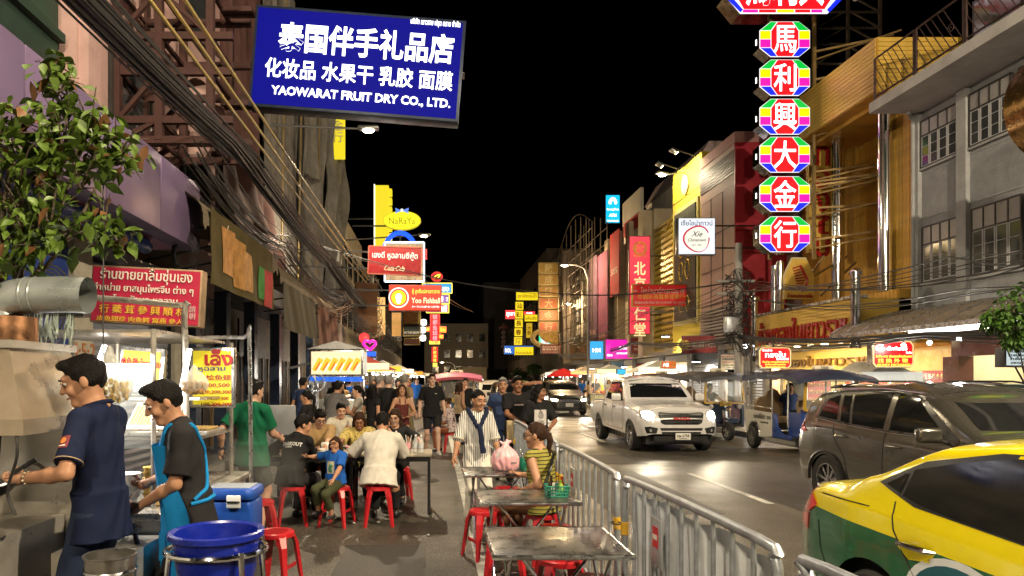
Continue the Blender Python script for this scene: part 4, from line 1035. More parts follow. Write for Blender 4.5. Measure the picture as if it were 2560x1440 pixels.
MB().bbox((10.26, 8, 10.98), (10.34, 16.8, 11.16)).build('gutter', mat('gutter_white', (.5, .48, .46), rough=.5), gb)
MB().tube(bez([(11.55, 16.7, 8.2), (11.8, 16.95, 8.15), (11.88, 17.0, 7.9), (11.88, 17.0, 3.1)], 6), .045, 8).build('downpipe', GREYS, gb)
rail = thing('balcony_railing', 'wrought iron balcony railing with diagonal bars on the grey building', 'railing')
IRON = mat('wrought_iron', (.16, .11, .10), rough=.4, metal=.8, var=.2)
for i in range(6):
 y0 = 8.2 + i*1.45; y1 = y0+1.38; z0 = 8.55
 if y0 > 16: break
 p_ = thing_part('railing_panel', rail)
 f = MB()
 for y in (y0, y1): f.bar((10.82, y, z0), (10.82, y, z0+1.02), .04)
 for z in (z0+.08, z0+1.02): f.bar((10.82, y0, z), (10.82, y1, z), .035)
 f.build('frame', IRON, p_)
 for k in range(7):
  d = MB(); a = .18*k; d.bar((10.82, y0+a, z0+.1+max(0, 0)), (10.82, min(y1, y0+a+.55), z0+.1+.88*(min(y1, y0+a+.55)-y0-a)/.55), .014); d.build('bar', IRON, p_)
 MB().tube([(10.82, y0+.34+.11*cos(t*.7)*(1-t/16), z0+.5+.11*sin(t*.7)*(1-t/16)) for t in range(14)], .008, 5).build('scroll', IRON, p_)
BROWNF = mat('brown_tile', (.10, .032, .022), rough=.2, var=.25, vs=4)
sp = thing('cream_shop', 'open lit shop with cream tiled wall and brown tile fascia under the grey building', 'shop')
MB().bbox((12.3, 9, 2.22), (12.6, 16.3, 3.03)).build('fascia', BROWNF, sp)
MB().bbox((12.25, 16.0, .13), (12.6, 16.5, 2.215)).build('side_pier', BROWNF, sp)
CREAM = mat('cream_tile', (.74, .66, .42), rough=.4, var=.05)
MB().bbox((15.0, 9, .13), (15.1, 16.3, 2.9)).build('back_wall', CREAM, sp)
tm = MB().bbox((-.012, -.385, -.29), (.012, .385, .29)).mesh('wall_tile', CREAM)
for i in range(9):
 for k in range(4):
  o = link('wall_tile', tm, sp); o.location = (14.985, 9.4 + .78*i, .45 + .59*k)
MB().bbox((12.6, 16.2, .13), (15.1, 16.3, 2.9)).build('side_wall', CREAM, sp)
MB().bbox((12.2, 9, 2.93), (15.1, 16.3, 3.03)).build('ceiling', CREAM, sp)
for y in (10.5, 12.4, 14.3): MB().bbox((13.2, y, 2.86), (13.32, y+1.2, 2.92)).build('ceiling_lamp', glow('shop_tube', (1, .93, .72), 9.), sp)
for i, y in enumerate((14.6, 12.7)):
 nt_ = tag(MB().bbox((14.955, y, 1.5), (14.97, y+.42, 1.85)).build('paper_notice', WHITEP), 'white paper notice on the cream wall, %s of the fan' % ('left' if i == 0 else 'right'), 'notice')
 MB().bbox((14.95, y+.08, 1.60), (14.954, y+.34, 1.63)).build('print_line', mat('pale_print', (.4, .36, .3)), nt_); MB().bbox((14.95, y+.12, 1.66), (14.954, y+.30, 1.68)).build('print_line', mat('pale_print', (.4, .36, .3)), nt_)
fn = thing('wall_fan', 'black and grey wall fan on the cream shop wall', 'fan', (14.6, 13.9, 1.85))
MB().tube([(.02 + 0, .28*cos(2*pi*k/20), .28*sin(2*pi*k/20)) for k in range(20)], .012, 5, closed=True).build('guard_ring', BLACKP, fn)
for k in range(5):
 a = 2*pi*k/5; MB().add([(0, .03*cos(a), .03*sin(a)), (.03, .24*cos(a-.3), .24*sin(a-.3)), (0, .25*cos(a+.35), .25*sin(a+.35))], [(0, 1, 2)]).build('blade', mat('fan_blade_grey', (.3, .3, .3), rough=.3), fn)
MB().ball((.06, 0, 0), (.09, .07, .07), 10).build('motor', BLACKP, fn); MB().tube([(.08, 0, 0), (.2, .05, -.12), (.34, .1, -.25)], .03, 6).build('bracket', BLACKP, fn)
AWN = mat('smoked_awning', (.22, .18, .13), rough=.35, var=.2, alpha=.85)
aw_ = thing('shop_awning', 'smoked plastic awning with curved ribs along the shops under the grey building', 'awning')
def awn(u, v): return Vector((11.9 - 1.9*u, 9.5 + 7.8*v, 3.35 - .55*u**2.2))
a_ = MB(); a_.grid(awn, 8, 12); a_.grid(lambda u, v: awn(u, v) + Vector((0, 0, .012)), 8, 12); a_.build('sheet', AWN, aw_)
for i in range(13): MB().tube([awn(k/8, i/12) + Vector((0, 0, .03)) for k in range(9)], .016, 5).build('rib', STEEL, aw_)
MB().bbox((9.96, 9.5, 2.70), (10.02, 17.3, 2.80)).build('edge_rail', STEEL, aw_)
tb = tag(MB().bbox((10.1, 9.8, 2.62), (10.2, 14.6, 2.70)).build('fluorescent_tube', glow('tube_white', (1, .97, .88), 7.)), 'long white fluorescent strip under the smoked awning', 'lamp')
def bulb(label, p, watts=18, es=30., colr=(1, .97, .9)):
 r = thing('light_bulb', label, 'light bulb', p)
 MB().ball((0, 0, 0), .045, 10).build('glass', mat('bulb_glass', (1, 1, 1), var=0, emit=colr, es=es), r); MB().lathe([(.02, .03), (.022, .09), (.012, .1)], n=8).build('socket', BLACKP, r)
 MB().tube([(0, 0, .1), (0, 0, .1+max(.25, 3.0-p[2]))], .005, 4).build('cord', CABLE, r)
 ld = bpy.data.lights.new('bulb_light', 'POINT'); ld.energy = LK*watts; ld.color = colr; ld.shadow_soft_size = .05; lo = bpy.data.objects.new('bulb_light', ld); col.objects.link(lo); lo.parent = r; lo.location = (0, 0, -.06)
bulb('bare lit bulb left of the two over the brown fascia', at(2324, 857, 14.2)); bulb('bare lit bulb right of the two over the brown fascia', at(2397, 848, 13.2)); bulb('bare lit bulb in front of the red money changer sign', at(2259, 863, 15.0), 10)
GOLD = mat('gold_cladding', (.64, .37, .06), rough=.5, metal=.25, var=.18, vs=2.5, dirt=(.13, .085, .03), dirts=1.1, spec=.4)
GOLDL = mat('gold_cladding_pale', (.70, .46, .09), rough=.45, metal=.2, var=.12, vs=3)
gd = thing('gold_building', 'gold clad jewellery shop building with polished steel columns', 'building')
MB().bbox((12.06, 17.05, 2.6), (17, 18.25, 9.2)).build('pier_core', GOLD, gd)
slats(gd, 'cladding_board', GOLD, 12.04, 17.08, 18.25, 3.2, 9.2, .13, -1, vert=True)
MB().bbox((13.2, 18.25, 2.6), (17, 24.6, 9.2)).build('bay_wall', GOLD, gd)
slats(gd, 'cladding_board', GOLD, 13.18, 18.28, 23.9, 3.9, 9.1, .16, -1, vert=True)
MB().bbox((11.3, 17.5, 9.05), (13.6, 21.2, 10.45)).build('lintel', GOLD, gd)
slats(gd, 'cladding_board', GOLDL, 11.28, 17.52, 21.15, 9.07, 10.43, .11, -1)
nme = MB().bbox((11.32, -.012, -.05), (13.55, .012, .05)).mesh('cladding_board', GOLDL)
for i in range(12): o = link('cladding_board', nme, gd); o.location = (0, 17.485, 9.13 + .113*i)
MB().bbox((11.7, 17.35, 8.92), (13.3, 21.2, 9.04)).build('soffit_step', GOLD, gd)
MB().bbox((12.4, 21.2, 9.05), (13.4, 24.6, 9.6)).build('arch_head', GOLD, gd)
for px, Y, rr, z0, z1 in ((2214, 18.05, .185, 4.0, 8.92), (2095, 20.6, .17, 3.9, 9.05), (1950, 22.8, .12, 3.6, 5.6), (1936, 23.6, .12, 3.6, 5.6)):
 MB().lathe([(rr, z0), (rr, z1)], (wx(px, Y), Y, 0), 24).build('column', CHROME, gd)
MB().bbox((11.6, 17.1, 3.2), (12.9, 19.6, 3.95)).build('parapet_box', GOLD, gd)
slats(gd, 'cladding_board', GOLD, 11.585, 17.12, 19.58, 3.22, 3.94, .15, -1, vert=True)
cp_ = thing('gold_canopy', 'gold slatted shop canopy fascia carrying large red letters', 'canopy')
MB().bbox((10.52, 17.1, 2.72), (12.9, 22.3, 3.72)).build('core', GOLDL, cp_)
slats(cp_, 'cladding_board', GOLDL, 10.505, 17.12, 22.28, 2.74, 3.70, .085, -1)
MB().bbox((10.44, 17.05, 3.72), (10.8, 22.35, 3.79)).build('top_trim', STEEL, cp_)
for y in (17.0, 22.4):
 MB().lathe([(.14, 2.45), (.14, 2.55), (.11, 2.56), (.11, 4.25), (.15, 4.27), (.15, 4.36), (.05, 4.45), (0, 4.46)], (10.45, y, 0), 20).build('corner_post', CHROME, cp_)
RED3 = mat('red_letter_gloss', (.36, .014, .014), rough=.25, var=.12, coat=.6); GOLDT = mat('gold_letter', (.62, .40, .08), rough=.3, metal=.6, var=.1)
text('ห้างทองใบเยาวราช', .62, RED3, cp_, (10.46, 19.75, 3.12), (0, 0, -pi/2), bold=.012, ext=.035, fit=4.7, fith=.74)
gs = thing('gold_shop', 'bright gold shop with red jewellery trays in its windows', 'shop')
SHOPW = mat('shop_marble', (.55, .46, .26), rough=.3, var=.15, vs=2)
MB().bbox((13.6, 17.1, .13), (13.7, 24.6, 2.7)).build('back_wall', SHOPW, gs)
MB().bbox((12.0, 17.1, 2.62), (13.7, 24.6, 2.715)).build('ceiling', SHOPW, gs)
MB().bbox((12.1, 18.0, 1.95), (12.3, 23.8, 2.60)).build('name_board', GOLDL, gs)
text('ทองใบเยาวราช ๒', .40, mat('dark_gold_letter', (.23, .12, .03), rough=.35, metal=.4), gs, (12.06, 20.9, 2.27), (0, 0, -pi/2), bold=.01, ext=.03, fit=5.2)
for y in (18.0, 20.6, 23.7): MB().bbox((12.05, y, .13), (12.35, y+.22, 1.945)).build('pier', SHOPW, gs)
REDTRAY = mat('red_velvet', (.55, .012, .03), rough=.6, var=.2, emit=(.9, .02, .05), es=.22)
for (y0, y1) in ((18.25, 20.55), (20.85, 23.65), (16.35, 17.9)):
 wd = thing_part('display_window', gs)
 MB().bbox((12.75, y0, .5), (12.8, y1, 1.9)).build('backing', REDTRAY, wd)
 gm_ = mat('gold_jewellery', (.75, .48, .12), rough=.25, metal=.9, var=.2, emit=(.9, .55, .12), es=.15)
 for k in range(5):
  n = int((y1-y0)/.14); c = MB()
  for i in range(n): c.ball((12.7, y0+.09+.14*i, 1.75-.25*k), (.02, .045, .07), 6)
  c.build('necklace_row', gm_, wd)['kind'] = 'stuff'
 MB().bbox((12.40, y0, .5), (12.41, y1, 1.9)).build('pane', mat('clear_glass', (.6, .65, .65), rough=.05, var=0, alpha=.14), wd)
dl = MB().lathe([(.0, 0), (.09, 0), (.09, .02), (0, .02)], n=12).mesh('downlight', glow('downlight', (1, .9, .66), 12.))
for i in range(7):
 o = link('downlight', dl, cp_); o.location = (11.3, 17.6+.75*i, 2.69)
for i in range(5):
 o = link('downlight', dl, gs); o.location = (12.7, 18.4+1.25*i, 2.595)
def arealight(parent, loc, rot, sx, sy, w, c):
 ld = bpy.data.lights.new('lamp_light', 'AREA'); ld.shape = 'RECTANGLE'; ld.size = sx; ld.size_y = sy; ld.energy = LK*w; ld.color = c
 lo = bpy.data.objects.new('lamp_light', ld); col.objects.link(lo); lo.parent = parent; lo.location = loc; lo.rotation_euler = rot; return lo
arealight(cp_, (11.3, 19.8, 2.66), (0, 0, 0), .2, 4.6, 110, (1, .80, .45)); arealight(gs, (12.7, 20.8, 2.57), (0, 0, 0), .3, 5, 100, (1, .80, .45)); arealight(sp, (13.3, 12.8, 2.82), (0, 0, 0), .3, 6, 110, (1, .92, .7))
RB = mat('crimson_panel', (.33, .018, .035), rough=.4, var=.12); PB = mat('pink_panel', (.42, .27, .26), rough=.6, var=.12, vs=1.5, dirt=(.25, .15, .14))
rb = thing('red_building', 'red and pink panelled building with a louvred top beside the gold shop', 'building')
MB().bbox((11.05, 25.2, 3.1), (17, 28.5, 8.9)).build('pink_wall', PB, rb)
MB().bbox((11.04, 25.18, 8.9), (17, 28.5, 10.75)).build('parapet', PB, rb)
MB().bbox((11.0, 25.1, 3.1), (12.9, 25.19, 10.4)).build('red_end_wall', RB, rb)
slats(rb, 'louvre', mat('louvre_dark', (.09, .045, .045), rough=.5), 11.03, 25.25, 28.45, 9.3, 10.2, .1, -1, d=.05, gap=.04)
MB().bbox((11.0, 25.12, 10.4), (13.0, 28.5, 10.8)).build('coping', mat('coping_pink', (.4, .2, .2), rough=.6), rb)
for z in (4.6, 6.0, 7.4): MB().bbox((11.035, 25.3, z), (11.05, 28.4, z+.025)).build('panel_joint', WIND, rb)
for y in (26.3, 27.4): MB().bbox((11.033, y, 3.2), (11.05, y+.025, 8.9)).build('panel_joint', WIND, rb)
slats(rb, 'louvre', mat('louvre_grey', (.3, .29, .28), rough=.5, metal=.5), 10.92, 25.3, 28.2, 3.2, 4.5, .12, -1, d=.05, gap=.07)
YF = mat('cream_yellow_tile', (.64, .50, .05), rough=.6, var=.08, vs=1.2)
yb_ = thing('yellow_facade_building', 'pale yellow floodlit facade with a tall dark picture panel', 'building')
MB().bbox((11.1, 28.5, 2.9), (17, 32.0, 11.2)).build('wall', YF, yb_)
for z in (4.2, 5.6, 7.0, 8.4, 9.8): MB().bbox((11.08, 28.5, z), (11.1, 32.0, z+.02)).build('tile_joint', mat('joint_yellow', (.3, .22, .06)), yb_)
MB().bbox((11.03, 28.75, 4.1), (11.1, 31.7, 9.4)).build('picture_frame', mat('pale_frame', (.5, .44, .2), rough=.5), yb_)
MB().bbox((10.99, 28.95, 4.3), (11.03, 31.5, 9.2)).build('picture_panel', mat('dark_panel', (.05, .05, .045), rough=.5, var=.2, stripe=(2, 9, .5, (.08, .08, .07))), yb_)
for zc, rr in ((7.6, .5), (6.5, .42), (5.0, .34)):
 for dy in (-.38, .38): MB().tube([(10.975, 30.2+dy+rr*.55*cos(2*pi*k/14), zc+rr*sin(2*pi*k/14)) for k in range(14)], .03, 5, closed=True).build('gold_figure', GOLDT, yb_)
em = MB(); em.lathe([(.42, 0), (.42, .08), (.3, .12), (.0, .12)], n=24, T=Matrix.Translation((11.1, 30.3, 10.3)) @ Matrix.Rotation(-pi/2, 4, 'Y')); em.build('round_emblem', mat('emblem_cream', (.6, .5, .25), rough=.4), yb_)
for y in (29.3, 31.2):
 fl = thing('floodlight', 'black floodlight on an arm above the %s edge of the yellow facade' % ('near' if y < 30 else 'far'), 'floodlight', (10.2, y, 11.5))
 MB().tube([(.95, 0, -.25), (0, 0, .08)], .03, 6).build('arm', BLACKM, fl); MB().bev((0, 0, 0), (.3, .4, .12), .03, R=Ry(.5)).build('housing', BLACKM, fl)
 MB().box((.05, 0, -.07), (.22, .32, .01), R=Ry(.5)).build('lens', glow('flood_lens', (1, .9, .45), 12.), fl)
 ld = bpy.data.lights.new('lamp_light', 'SPOT'); ld.energy = LK*380; ld.color = (1, .88, .36); ld.spot_size = radians(120); ld.spot_blend = .7; ld.shadow_soft_size = .1
 lo = bpy.data.objects.new('lamp_light', ld); col.objects.link(lo); lo.parent = fl; lo.location = (.05, 0, -.1); lo.rotation_euler = (0, radians(-35), 0)
lt = thing('lattice_screen', 'yellow gold lattice screen between the red vertical sign and the yellow facade', 'screen')
GL = mat('lattice_gold', (.50, .36, .07), rough=.4, metal=.3, var=.12)
MB().bbox((11.5, 32.0, 2.9), (16, 35.6, 9.4)).build('backing', mat('lattice_backing', (.10, .075, .02), rough=.7), lt)
ly = MB().prism([(-.14, 0), (0, -.14), (.14, 0), (0, .14)], -.04, .04, axis='x').mesh('lattice_block', GL)
for i in range(12):
 for k in range(22):
  o = link('lattice_block', ly, lt); o.location = (11.42, 32.15 + .3*i + (.15 if k % 2 else 0), 3.1 + .29*k)
fr_ = MB()
for a, b in (((11.36, 32.0, 9.4), (11.36, 35.6, 9.4)), ((11.36, 32.0, 2.9), (11.36, 32.0, 9.9)), ((11.36, 32.0, 6.2), (11.36, 35.6, 6.2)), ((11.36, 32.0, 9.9), (11.36, 33.8, 9.0))): fr_.bar(a, b, .09)
fr_.build('frame', GL, lt)
wb_ = wall('white_gable_building', 'white pitched roof building rising behind the lattice screen', mat('offwhite_render', (.42, .39, .36), rough=.85, var=.15, dirt=(.2, .18, .16)), 12.6, 18, 33, 41, 3, 12.0)
MB().prism([(12.5, 12.0), (18.2, 12.0), (18.2, 13.2), (13.2, 13.2)], 33, 41).build('roof', mat('roof_pinkish', (.32, .25, .25), rough=.7), wb_)
bb = thing('beige_building', 'beige panelled building hung with red and dark banners', 'building')
BE = mat('beige_panel', (.42, .35, .24), rough=.6, var=.12, vs=1.4, dirt=(.2, .16, .11))
MB().bbox((11.4, 35.7, 2.9), (17, 44, 10.6)).build('wall', BE, bb)
for y in (36.0, 38.5, 41.0, 43.4):
 MB().bbox((10.9, y, 2.9), (11.4, y+.8, 10.6)).build('pier', BE, bb)
 for z in (4.2, 5.4, 6.6, 7.8, 9.0): MB().bbox((10.88, y+.01, z), (10.9, y+.79, z+.03)).build('joint', WIND, bb)
MB().bbox((11.2, 37.4, 9.7), (11.38, 41, 12.2)).build('white_light_panel', mat('pale_poster', (.5, .48, .42), rough=.5, var=.15, vs=.8), bb)
MB().bbox((11.16, 37.6, 10.1), (11.2, 40.6, 10.9)).build('poster_band', mat('banner_red', (.35, .02, .02), rough=.6), bb)
for i, (y0, y1, z0, z1, c) in enumerate(((39.0, 41.0, 6.6, 10.3, (.33, .015, .02)), (41.6, 44.2, 3.0, 9.6, (.16, .05, .09)), (44.4, 46.6, 3.4, 9.8, (.10, .06, .09)))):
 b_ = tag(MB().bbox((10.45, y0, z0), (10.5, y1, z1)).build('hanging_banner', cloth('banner%d' % i, c, vs=2, var=.35)), ['red hanging banner high on the beige building', 'purple hanging banner below the blue bank sign', 'dark vertical banner by the scaffold'][i], 'banner')
 text('50%', .5, mat('banner_print', (.5, .3, .25), rough=.7), b_, (10.44, (y0+y1)/2, z0+1.4), (0, 0, -pi/2), fit=(y1-y0)*.7, ext=.004)
sb = wall('scaffolded_building', 'dark weathered building wrapped in old sign scaffolding', mat('stained_white', (.28, .26, .23), rough=.9, var=.25, vs=1.3, dirt=(.07, .06, .05), dirts=.6), 12, 18, 46, 60, 2.9, 10.4)
for y in (47.5, 50.5, 53.5, 56.5):
 for z in (4.2, 6.4, 8.4):
  w_ = thing_part('window', sb); MB().bbox((11.94, y, z), (12.02, y+1.9, z+1.2)).build('frame', WIND, w_); MB().bbox((11.9, y+.1, z+.1), (11.95, y+.9, z+1.1)).build('pane', PANE, w_); MB().bbox((11.9, y+1.0, z+.1), (11.95, y+1.8, z+1.1)).build('pane', PANE, w_)
SCAF = mat('scaffold_rust', (.14, .11, .08), rough=.6, metal=.5, var=.3)
sc_ = thing('sign_scaffold', 'tall rusty lattice scaffold of old sign frames on the right row', 'scaffold')
for y in np.linspace(45.5, 58, 8):
 for x in (10.4, 11.4): MB().tube([(x, y, 3.2), (x, y, 12.0 + 1.6*sin((y-45)/13*pi))], .04, 5).build('upright', SCAF, sc_)
for z in np.linspace(3.6, 11.8, 9):
 for x in (10.4, 11.4): MB().tube([(x, 45.5, z), (x, 58, z)], .03, 5).build('ledger', SCAF, sc_)
for i in range(12):
 y = 45.5 + i; MB().tube([(10.4, y, 3.5 + (i*1.7 % 6)), (10.4, y+1.8, 5.4 + (i*1.7 % 6))], .025, 5).build('brace', SCAF, sc_)
MB().tube([(10.4, 45.5 + 12.5*k/14, 12.2 + 1.7*sin(pi*k/14)) for k in range(15)], .04, 5).build('arch', SCAF, sc_)
for i, (y0, y1, z, c, lab) in enumerate(((60, 72, 13, (.16, .13, .11), 'dark shophouse behind the tall gold vertical sign'), (72, 95, 15.5, (.10, .075, .065), 'tall dark shophouse block at the far end of the right row'), (95, 118, 10, (.14, .12, .10), 'low dark building closing the right row'))):
 b_ = wall('shophouse', lab, mat('shop_far%d' % i, c, rough=.9, var=.25, vs=.8), 11.2+i*.5, 19, y0, y1, 0, z)
 for y in np.arange(y0+1, y1-2, 3.2):
  for zz in np.arange(4.5, z-1.6, 3.2):
   w_ = thing_part('window', b_); MB().bbox((11.1+i*.5, y, zz), (11.24+i*.5, y+1.6, zz+1.5)).build('pane', PANE, w_)
PURP = mat('purple_metal_panel', (.21, .15, .28), rough=.45, metal=.4, var=.12, vs=1.1, dirt=(.14, .10, .17), dirts=.5)
pf = thing('purple_canopy', 'purple metal panelled shop canopy above the cooks', 'canopy')
Y0 = 1.5
for i in range(6):
 y0 = Y0 + i*1.44; MB().bev((-3.65, y0+.715, 4.06), (.30, 1.42, .96), .012).build('panel', PURP, pf)
MB().bbox((-5.2, Y0, 4.30), (-3.81, 10.1, 4.42)).build('roof', mat('canopy_roof', (.15, .13, .17), rough=.6), pf)
MB().bbox((-5.2, Y0, 3.60), (-3.81, 10.1, 3.66)).build('soffit', mat('pink_lit_soffit', (.34, .10, .24), rough=.35, var=.15), pf)  # pink light on the underside is put into its colour
MB().tube([(-3.95, 5.5, 3.50), (-3.95, 9.2, 3.50), (-3.98, 9.35, 3.50)], .10, 12).build('blue_pipe', mat('blue_plastic', (.01, .05, .30), rough=.4), pf)
DKG = mat('dark_green_wall', (.012, .035, .022), rough=.6, var=.4, vs=1, dirt=(.02, .02, .015))
ng = wall('green_building', 'dark green front of the nearest left building above the purple canopy', DKG, -11, -5.2, -3, 9.4, 4.45, 16)
for y in (1, 4.2, 7.2): MB().bbox((-5.2, y, 4.6), (-5.08, y+.25, 16)).build('pilaster', DKG, ng)
for z in (6.3, 7.6, 9.0): MB().bbox((-5.2, -3, z), (-5.1, 9.4, z+.12)).build('beam', DKG, ng)
ns = thing('pharmacy_shopfront', 'shuttered shopfront behind the noodle stall', 'shop')
SHUT = mat('shutter_blue_grey', (.30, .33, .40), rough=.4, metal=.5, var=.15)
MB().bbox((-5.3, -3, .13), (-5.2, 12.0, 3.6)).build('wall', mat('shop_wall_white', (.45, .45, .44), rough=.8, var=.15), ns)
shutter(ns, -4.62, 8.95, 11.7, .15, 3.3, 1, SHUT, .12)
MB().bbox((-5.2, 11.76, .13), (-4.5, 12.05, 3.9)).build('pillar', mat('plaster_pillar', (.40, .37, .30), rough=.85, var=.2, dirt=(.2, .17, .12)), ns)
MB().bbox((-5.2, 8.4, .13), (-4.45, 8.85, 3.5)).build('pillar', mat('plaster_pillar', (.40, .37, .30)), ns)
MB().bbox((-4.7, 7.0, .13), (-4.5, 8.36, 3.3)).build('blue_panel', mat('blue_paint', (.010, .035, .19), rough=.45, var=.15), ns)
text('4·5·2\nตรวจ', .28, mat('faded_orange_ink', (.45, .16, .05), rough=.8), ns, (-4.44, 8.62, 1.9), (0, 0, pi/2), ext=.003)
MB().bbox((-5.2, 8.95, 3.32), (-4.5, 11.7, 3.5)).build('shutter_box', SHUT, ns)
PINK = mat('pink_stained_plaster', (.50, .33, .31), rough=.9, var=.14, vs=2, bump=.2, bs=20, dirt=(.17, .10, .09), dirts=1.0, dirta=.75)
pk = wall('pink_building', 'stained pink plaster building behind the red steel sign frame', PINK, -12, -5.0, 9.5, 15.4, 3.5, 17)
for y in (9.55, 12.5, 15.0): MB().bbox((-5.0, y, 4.4), (-4.86, y+.35, 17)).build('pilaster', PINK, pk)
for z in (7.6, 11.2): MB().bbox((-5.0, 9.5, z), (-4.9, 15.4, z+.22)).build('ledge', PINK, pk)
for y in (10.4, 13.3):
 for z in (5.4, 8.6, 12.2):
  w_ = thing_part('window', pk); MB().bbox((-5.0, y, z), (-4.93, y+1.5, z+1.6)).build('frame', WIND, w_); MB().bbox((-4.93, y+.1, z+.1), (-4.91, y+1.4, z+1.5)).build('pane', PANE, w_)
dish = thing('old_oval_sign', 'faded pink oval sign board lashed inside the red steel frame', 'sign', (-4.2, 12.0, 6.2))
MB().lathe([(0, 0), (.75, 0), (.75, .08), (0, .08)], n=24, T=Matrix.Rotation(pi/2, 4, 'X') @ Matrix.Diagonal((.45, 1, 1, 1))).build('board', PINK, dish)
TARP = cloth('brown_tarp', (.13, .065, .06), rough=.8, var=.3, vs=1.5, dirt=(.04, .02, .02)); WRAP = mat('dusty_sheeting', (.22, .205, .19), rough=.8, spec=.15, var=.3, vs=1.2, dirt=(.10, .09, .07), dirts=1.5, dirta=.8); CLEARW = mat('plastic_sheet', (.24, .23, .205), rough=.6, spec=.2, var=.3, vs=1.5, dirt=(.12, .10, .07), dirts=1.8)
tw = wall('tarped_building', 'building draped in brown tarpaulin and dusty plastic sheeting', mat('dark_backing', (.05, .045, .045), rough=.9), -12, -5.15, 15.4, 33, 3.5, 15)
def sheet(name, label, m, ya, yb, z0, z1, x=-4.95, amp=.07, fr=9, tilt=0.):
 ph = random.random()*9
 def fn(u, v):
  y = ya + (yb-ya)*u; z = z0 + (z1-z0)*v
  return Vector((x + amp*(sin(u*fr*2 + ph) + .6*sin(u*fr*5.3 + v*4 + ph) + .35*sin(v*13 + u*6)) + tilt*(1-v), y, z + .06*sin(u*8+ph)))
 s_ = MB(); s_.grid(fn, 40, 26); s_.grid(lambda u, v: fn(u, v) - Vector((.01, 0, 0)), 40, 26)
 return tag(s_.build(name, m), label, 'tarpaulin')
sheet('tarpaulin', 'dark brown tarpaulin hanging beside the pink building', TARP, 15.5, 19.2, 6.0, 14.8)
sheet('tarpaulin', 'lower brown tarpaulin sagging above the striped awning', TARP, 13.6, 18.4, 4.5, 7.2, -4.6, .12, 6, .5)
sheet('dust_sheet', 'grey corrugated dust sheet over the facade next to the brown tarpaulin', WRAP, 19.3, 24.0, 5.2, 14.6, -4.9, .05, 22)
sheet('dust_sheet', 'torn plastic dust sheet flapping on the facade', CLEARW, 23.8, 28.5, 4.8, 14.2, -4.75, .22, 8)
sheet('dust_sheet', 'farthest bundled plastic sheet of the wrapped facade', CLEARW, 28.3, 32.8, 5.0, 13.4, -4.7, .3, 7)
for i, y in enumerate((20.0, 22.5, 26.0, 29.5)):
 MB().tube([(-4.55, y, 4.8), (-4.5, y+.6, 14)], .03, 5).build('scaffold_pole', mat('bamboo', (.28, .2, .08), rough=.6, var=.2), tw)
LF = [(33, 38, 11.8, (.36, .31, .33), 'pale lilac gable building past the wrapped facade'), (38, 46, 10.6, (.36, .33, .25), 'cream rounded roof building behind the yellow oval sign'), (46, 60, 9.5, (.22, .17, .14), 'brown shophouse along the left crowd'), (60, 80, 9.0, (.16, .13, .11), 'far dim shophouse on the left row'), (80, 100, 7.5, (.12, .11, .10), 'last low shophouse on the left row')]
for i, (y0, y1, z, c, lab) in enumerate(LF):
 b_ = wall('shophouse', lab, mat('left_far%d' % i, c, rough=.85, var=.2, vs=1, dirt=(c[0]*.4, c[1]*.4, c[2]*.4)), -12, -5.0, y0, y1, 2.9, z)
 if i == 0: MB().prism([(-12, z), (-5.0, z), (-8.5, z+3.4)], y0, y1).build('gable_roof', mat('left_far0', c), b_)
 for y in np.arange(y0+.8, y1-1.6, 2.6):
  for zz in np.arange(4.6, z-1.6, 2.9):
   w_ = thing_part('window', b_); MB().bbox((-5.02, y, zz), (-4.94, y+1.5, zz+1.5)).build('frame', WIND, w_); MB().bbox((-4.94, y+.1, zz+.1), (-4.92, y+.7, zz+1.4)).build('pane', PANE, w_); MB().bbox((-4.94, y+.8, zz+.1), (-4.92, y+1.4, zz+1.4)).build('pane', PANE, w_)
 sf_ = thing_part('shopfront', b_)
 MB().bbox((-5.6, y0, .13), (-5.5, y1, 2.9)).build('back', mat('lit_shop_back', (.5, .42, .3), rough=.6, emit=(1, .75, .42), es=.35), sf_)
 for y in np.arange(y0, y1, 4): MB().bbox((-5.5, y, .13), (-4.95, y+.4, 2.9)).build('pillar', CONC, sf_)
for i, (px, py, Y) in enumerate(((852, 590, 34), (842, 640, 31))):
 a = thing('air_conditioner', ['air conditioning unit on the lilac building wall', 'lower air conditioning unit near the wrapped facade'][i], 'air conditioner', at(px, py, Y))
 MB().bev((0, 0, 0), (.35, .9, .65), .03).build('casing', WHITEP, a); MB().tube([(.19, .24*cos(2*pi*k/16)-.12, .24*sin(2*pi*k/16)) for k in range(16)], .02, 5, closed=True).build('fan_grille', BLACKP, a)
 MB().box((.179, -.12, 0), (.004, .46, .46)).build('fan_opening', BLACKP, a); MB().bar((-.5, 0, -.36), (.2, 0, -.36), .04).build('bracket', BLACKM, a)
fb = wall('far_white_building', 'dim white hotel block closing the far end of the street', mat('far_white', (.30, .27, .24), rough=.9, var=.12, vs=.3), -2, 9, 118, 130, 0, 11.3)
for i in range(5):
 for k in range(3):
  w_ = thing_part('window', fb); MB().bbox((-.6+2*i, 117.9, 2.6+2.8*k), (.4+2*i, 118.02, 3.9+2.8*k)).build('pane', PANE, w_)
fb2 = wall('far_low_building', 'low pale annexe in front of the far white block', mat('far_cream', (.36, .31, .22), rough=.9, var=.12, vs=.3), 2.5, 8, 108, 114, 0, 3.6)
wall('far_dark_tower', 'tall black building silhouette at the end of the street', mat('far_dark', (.06, .055, .06), rough=.9), 8.5, 24, 122, 140, 0, 19)
LW = glow('letter_white', (1, 1, 1), 3.0); LY = glow('letter_yellow', (1, .82, .08), 1.6); LR = glow('letter_red', (1, .05, .05), 1.3)
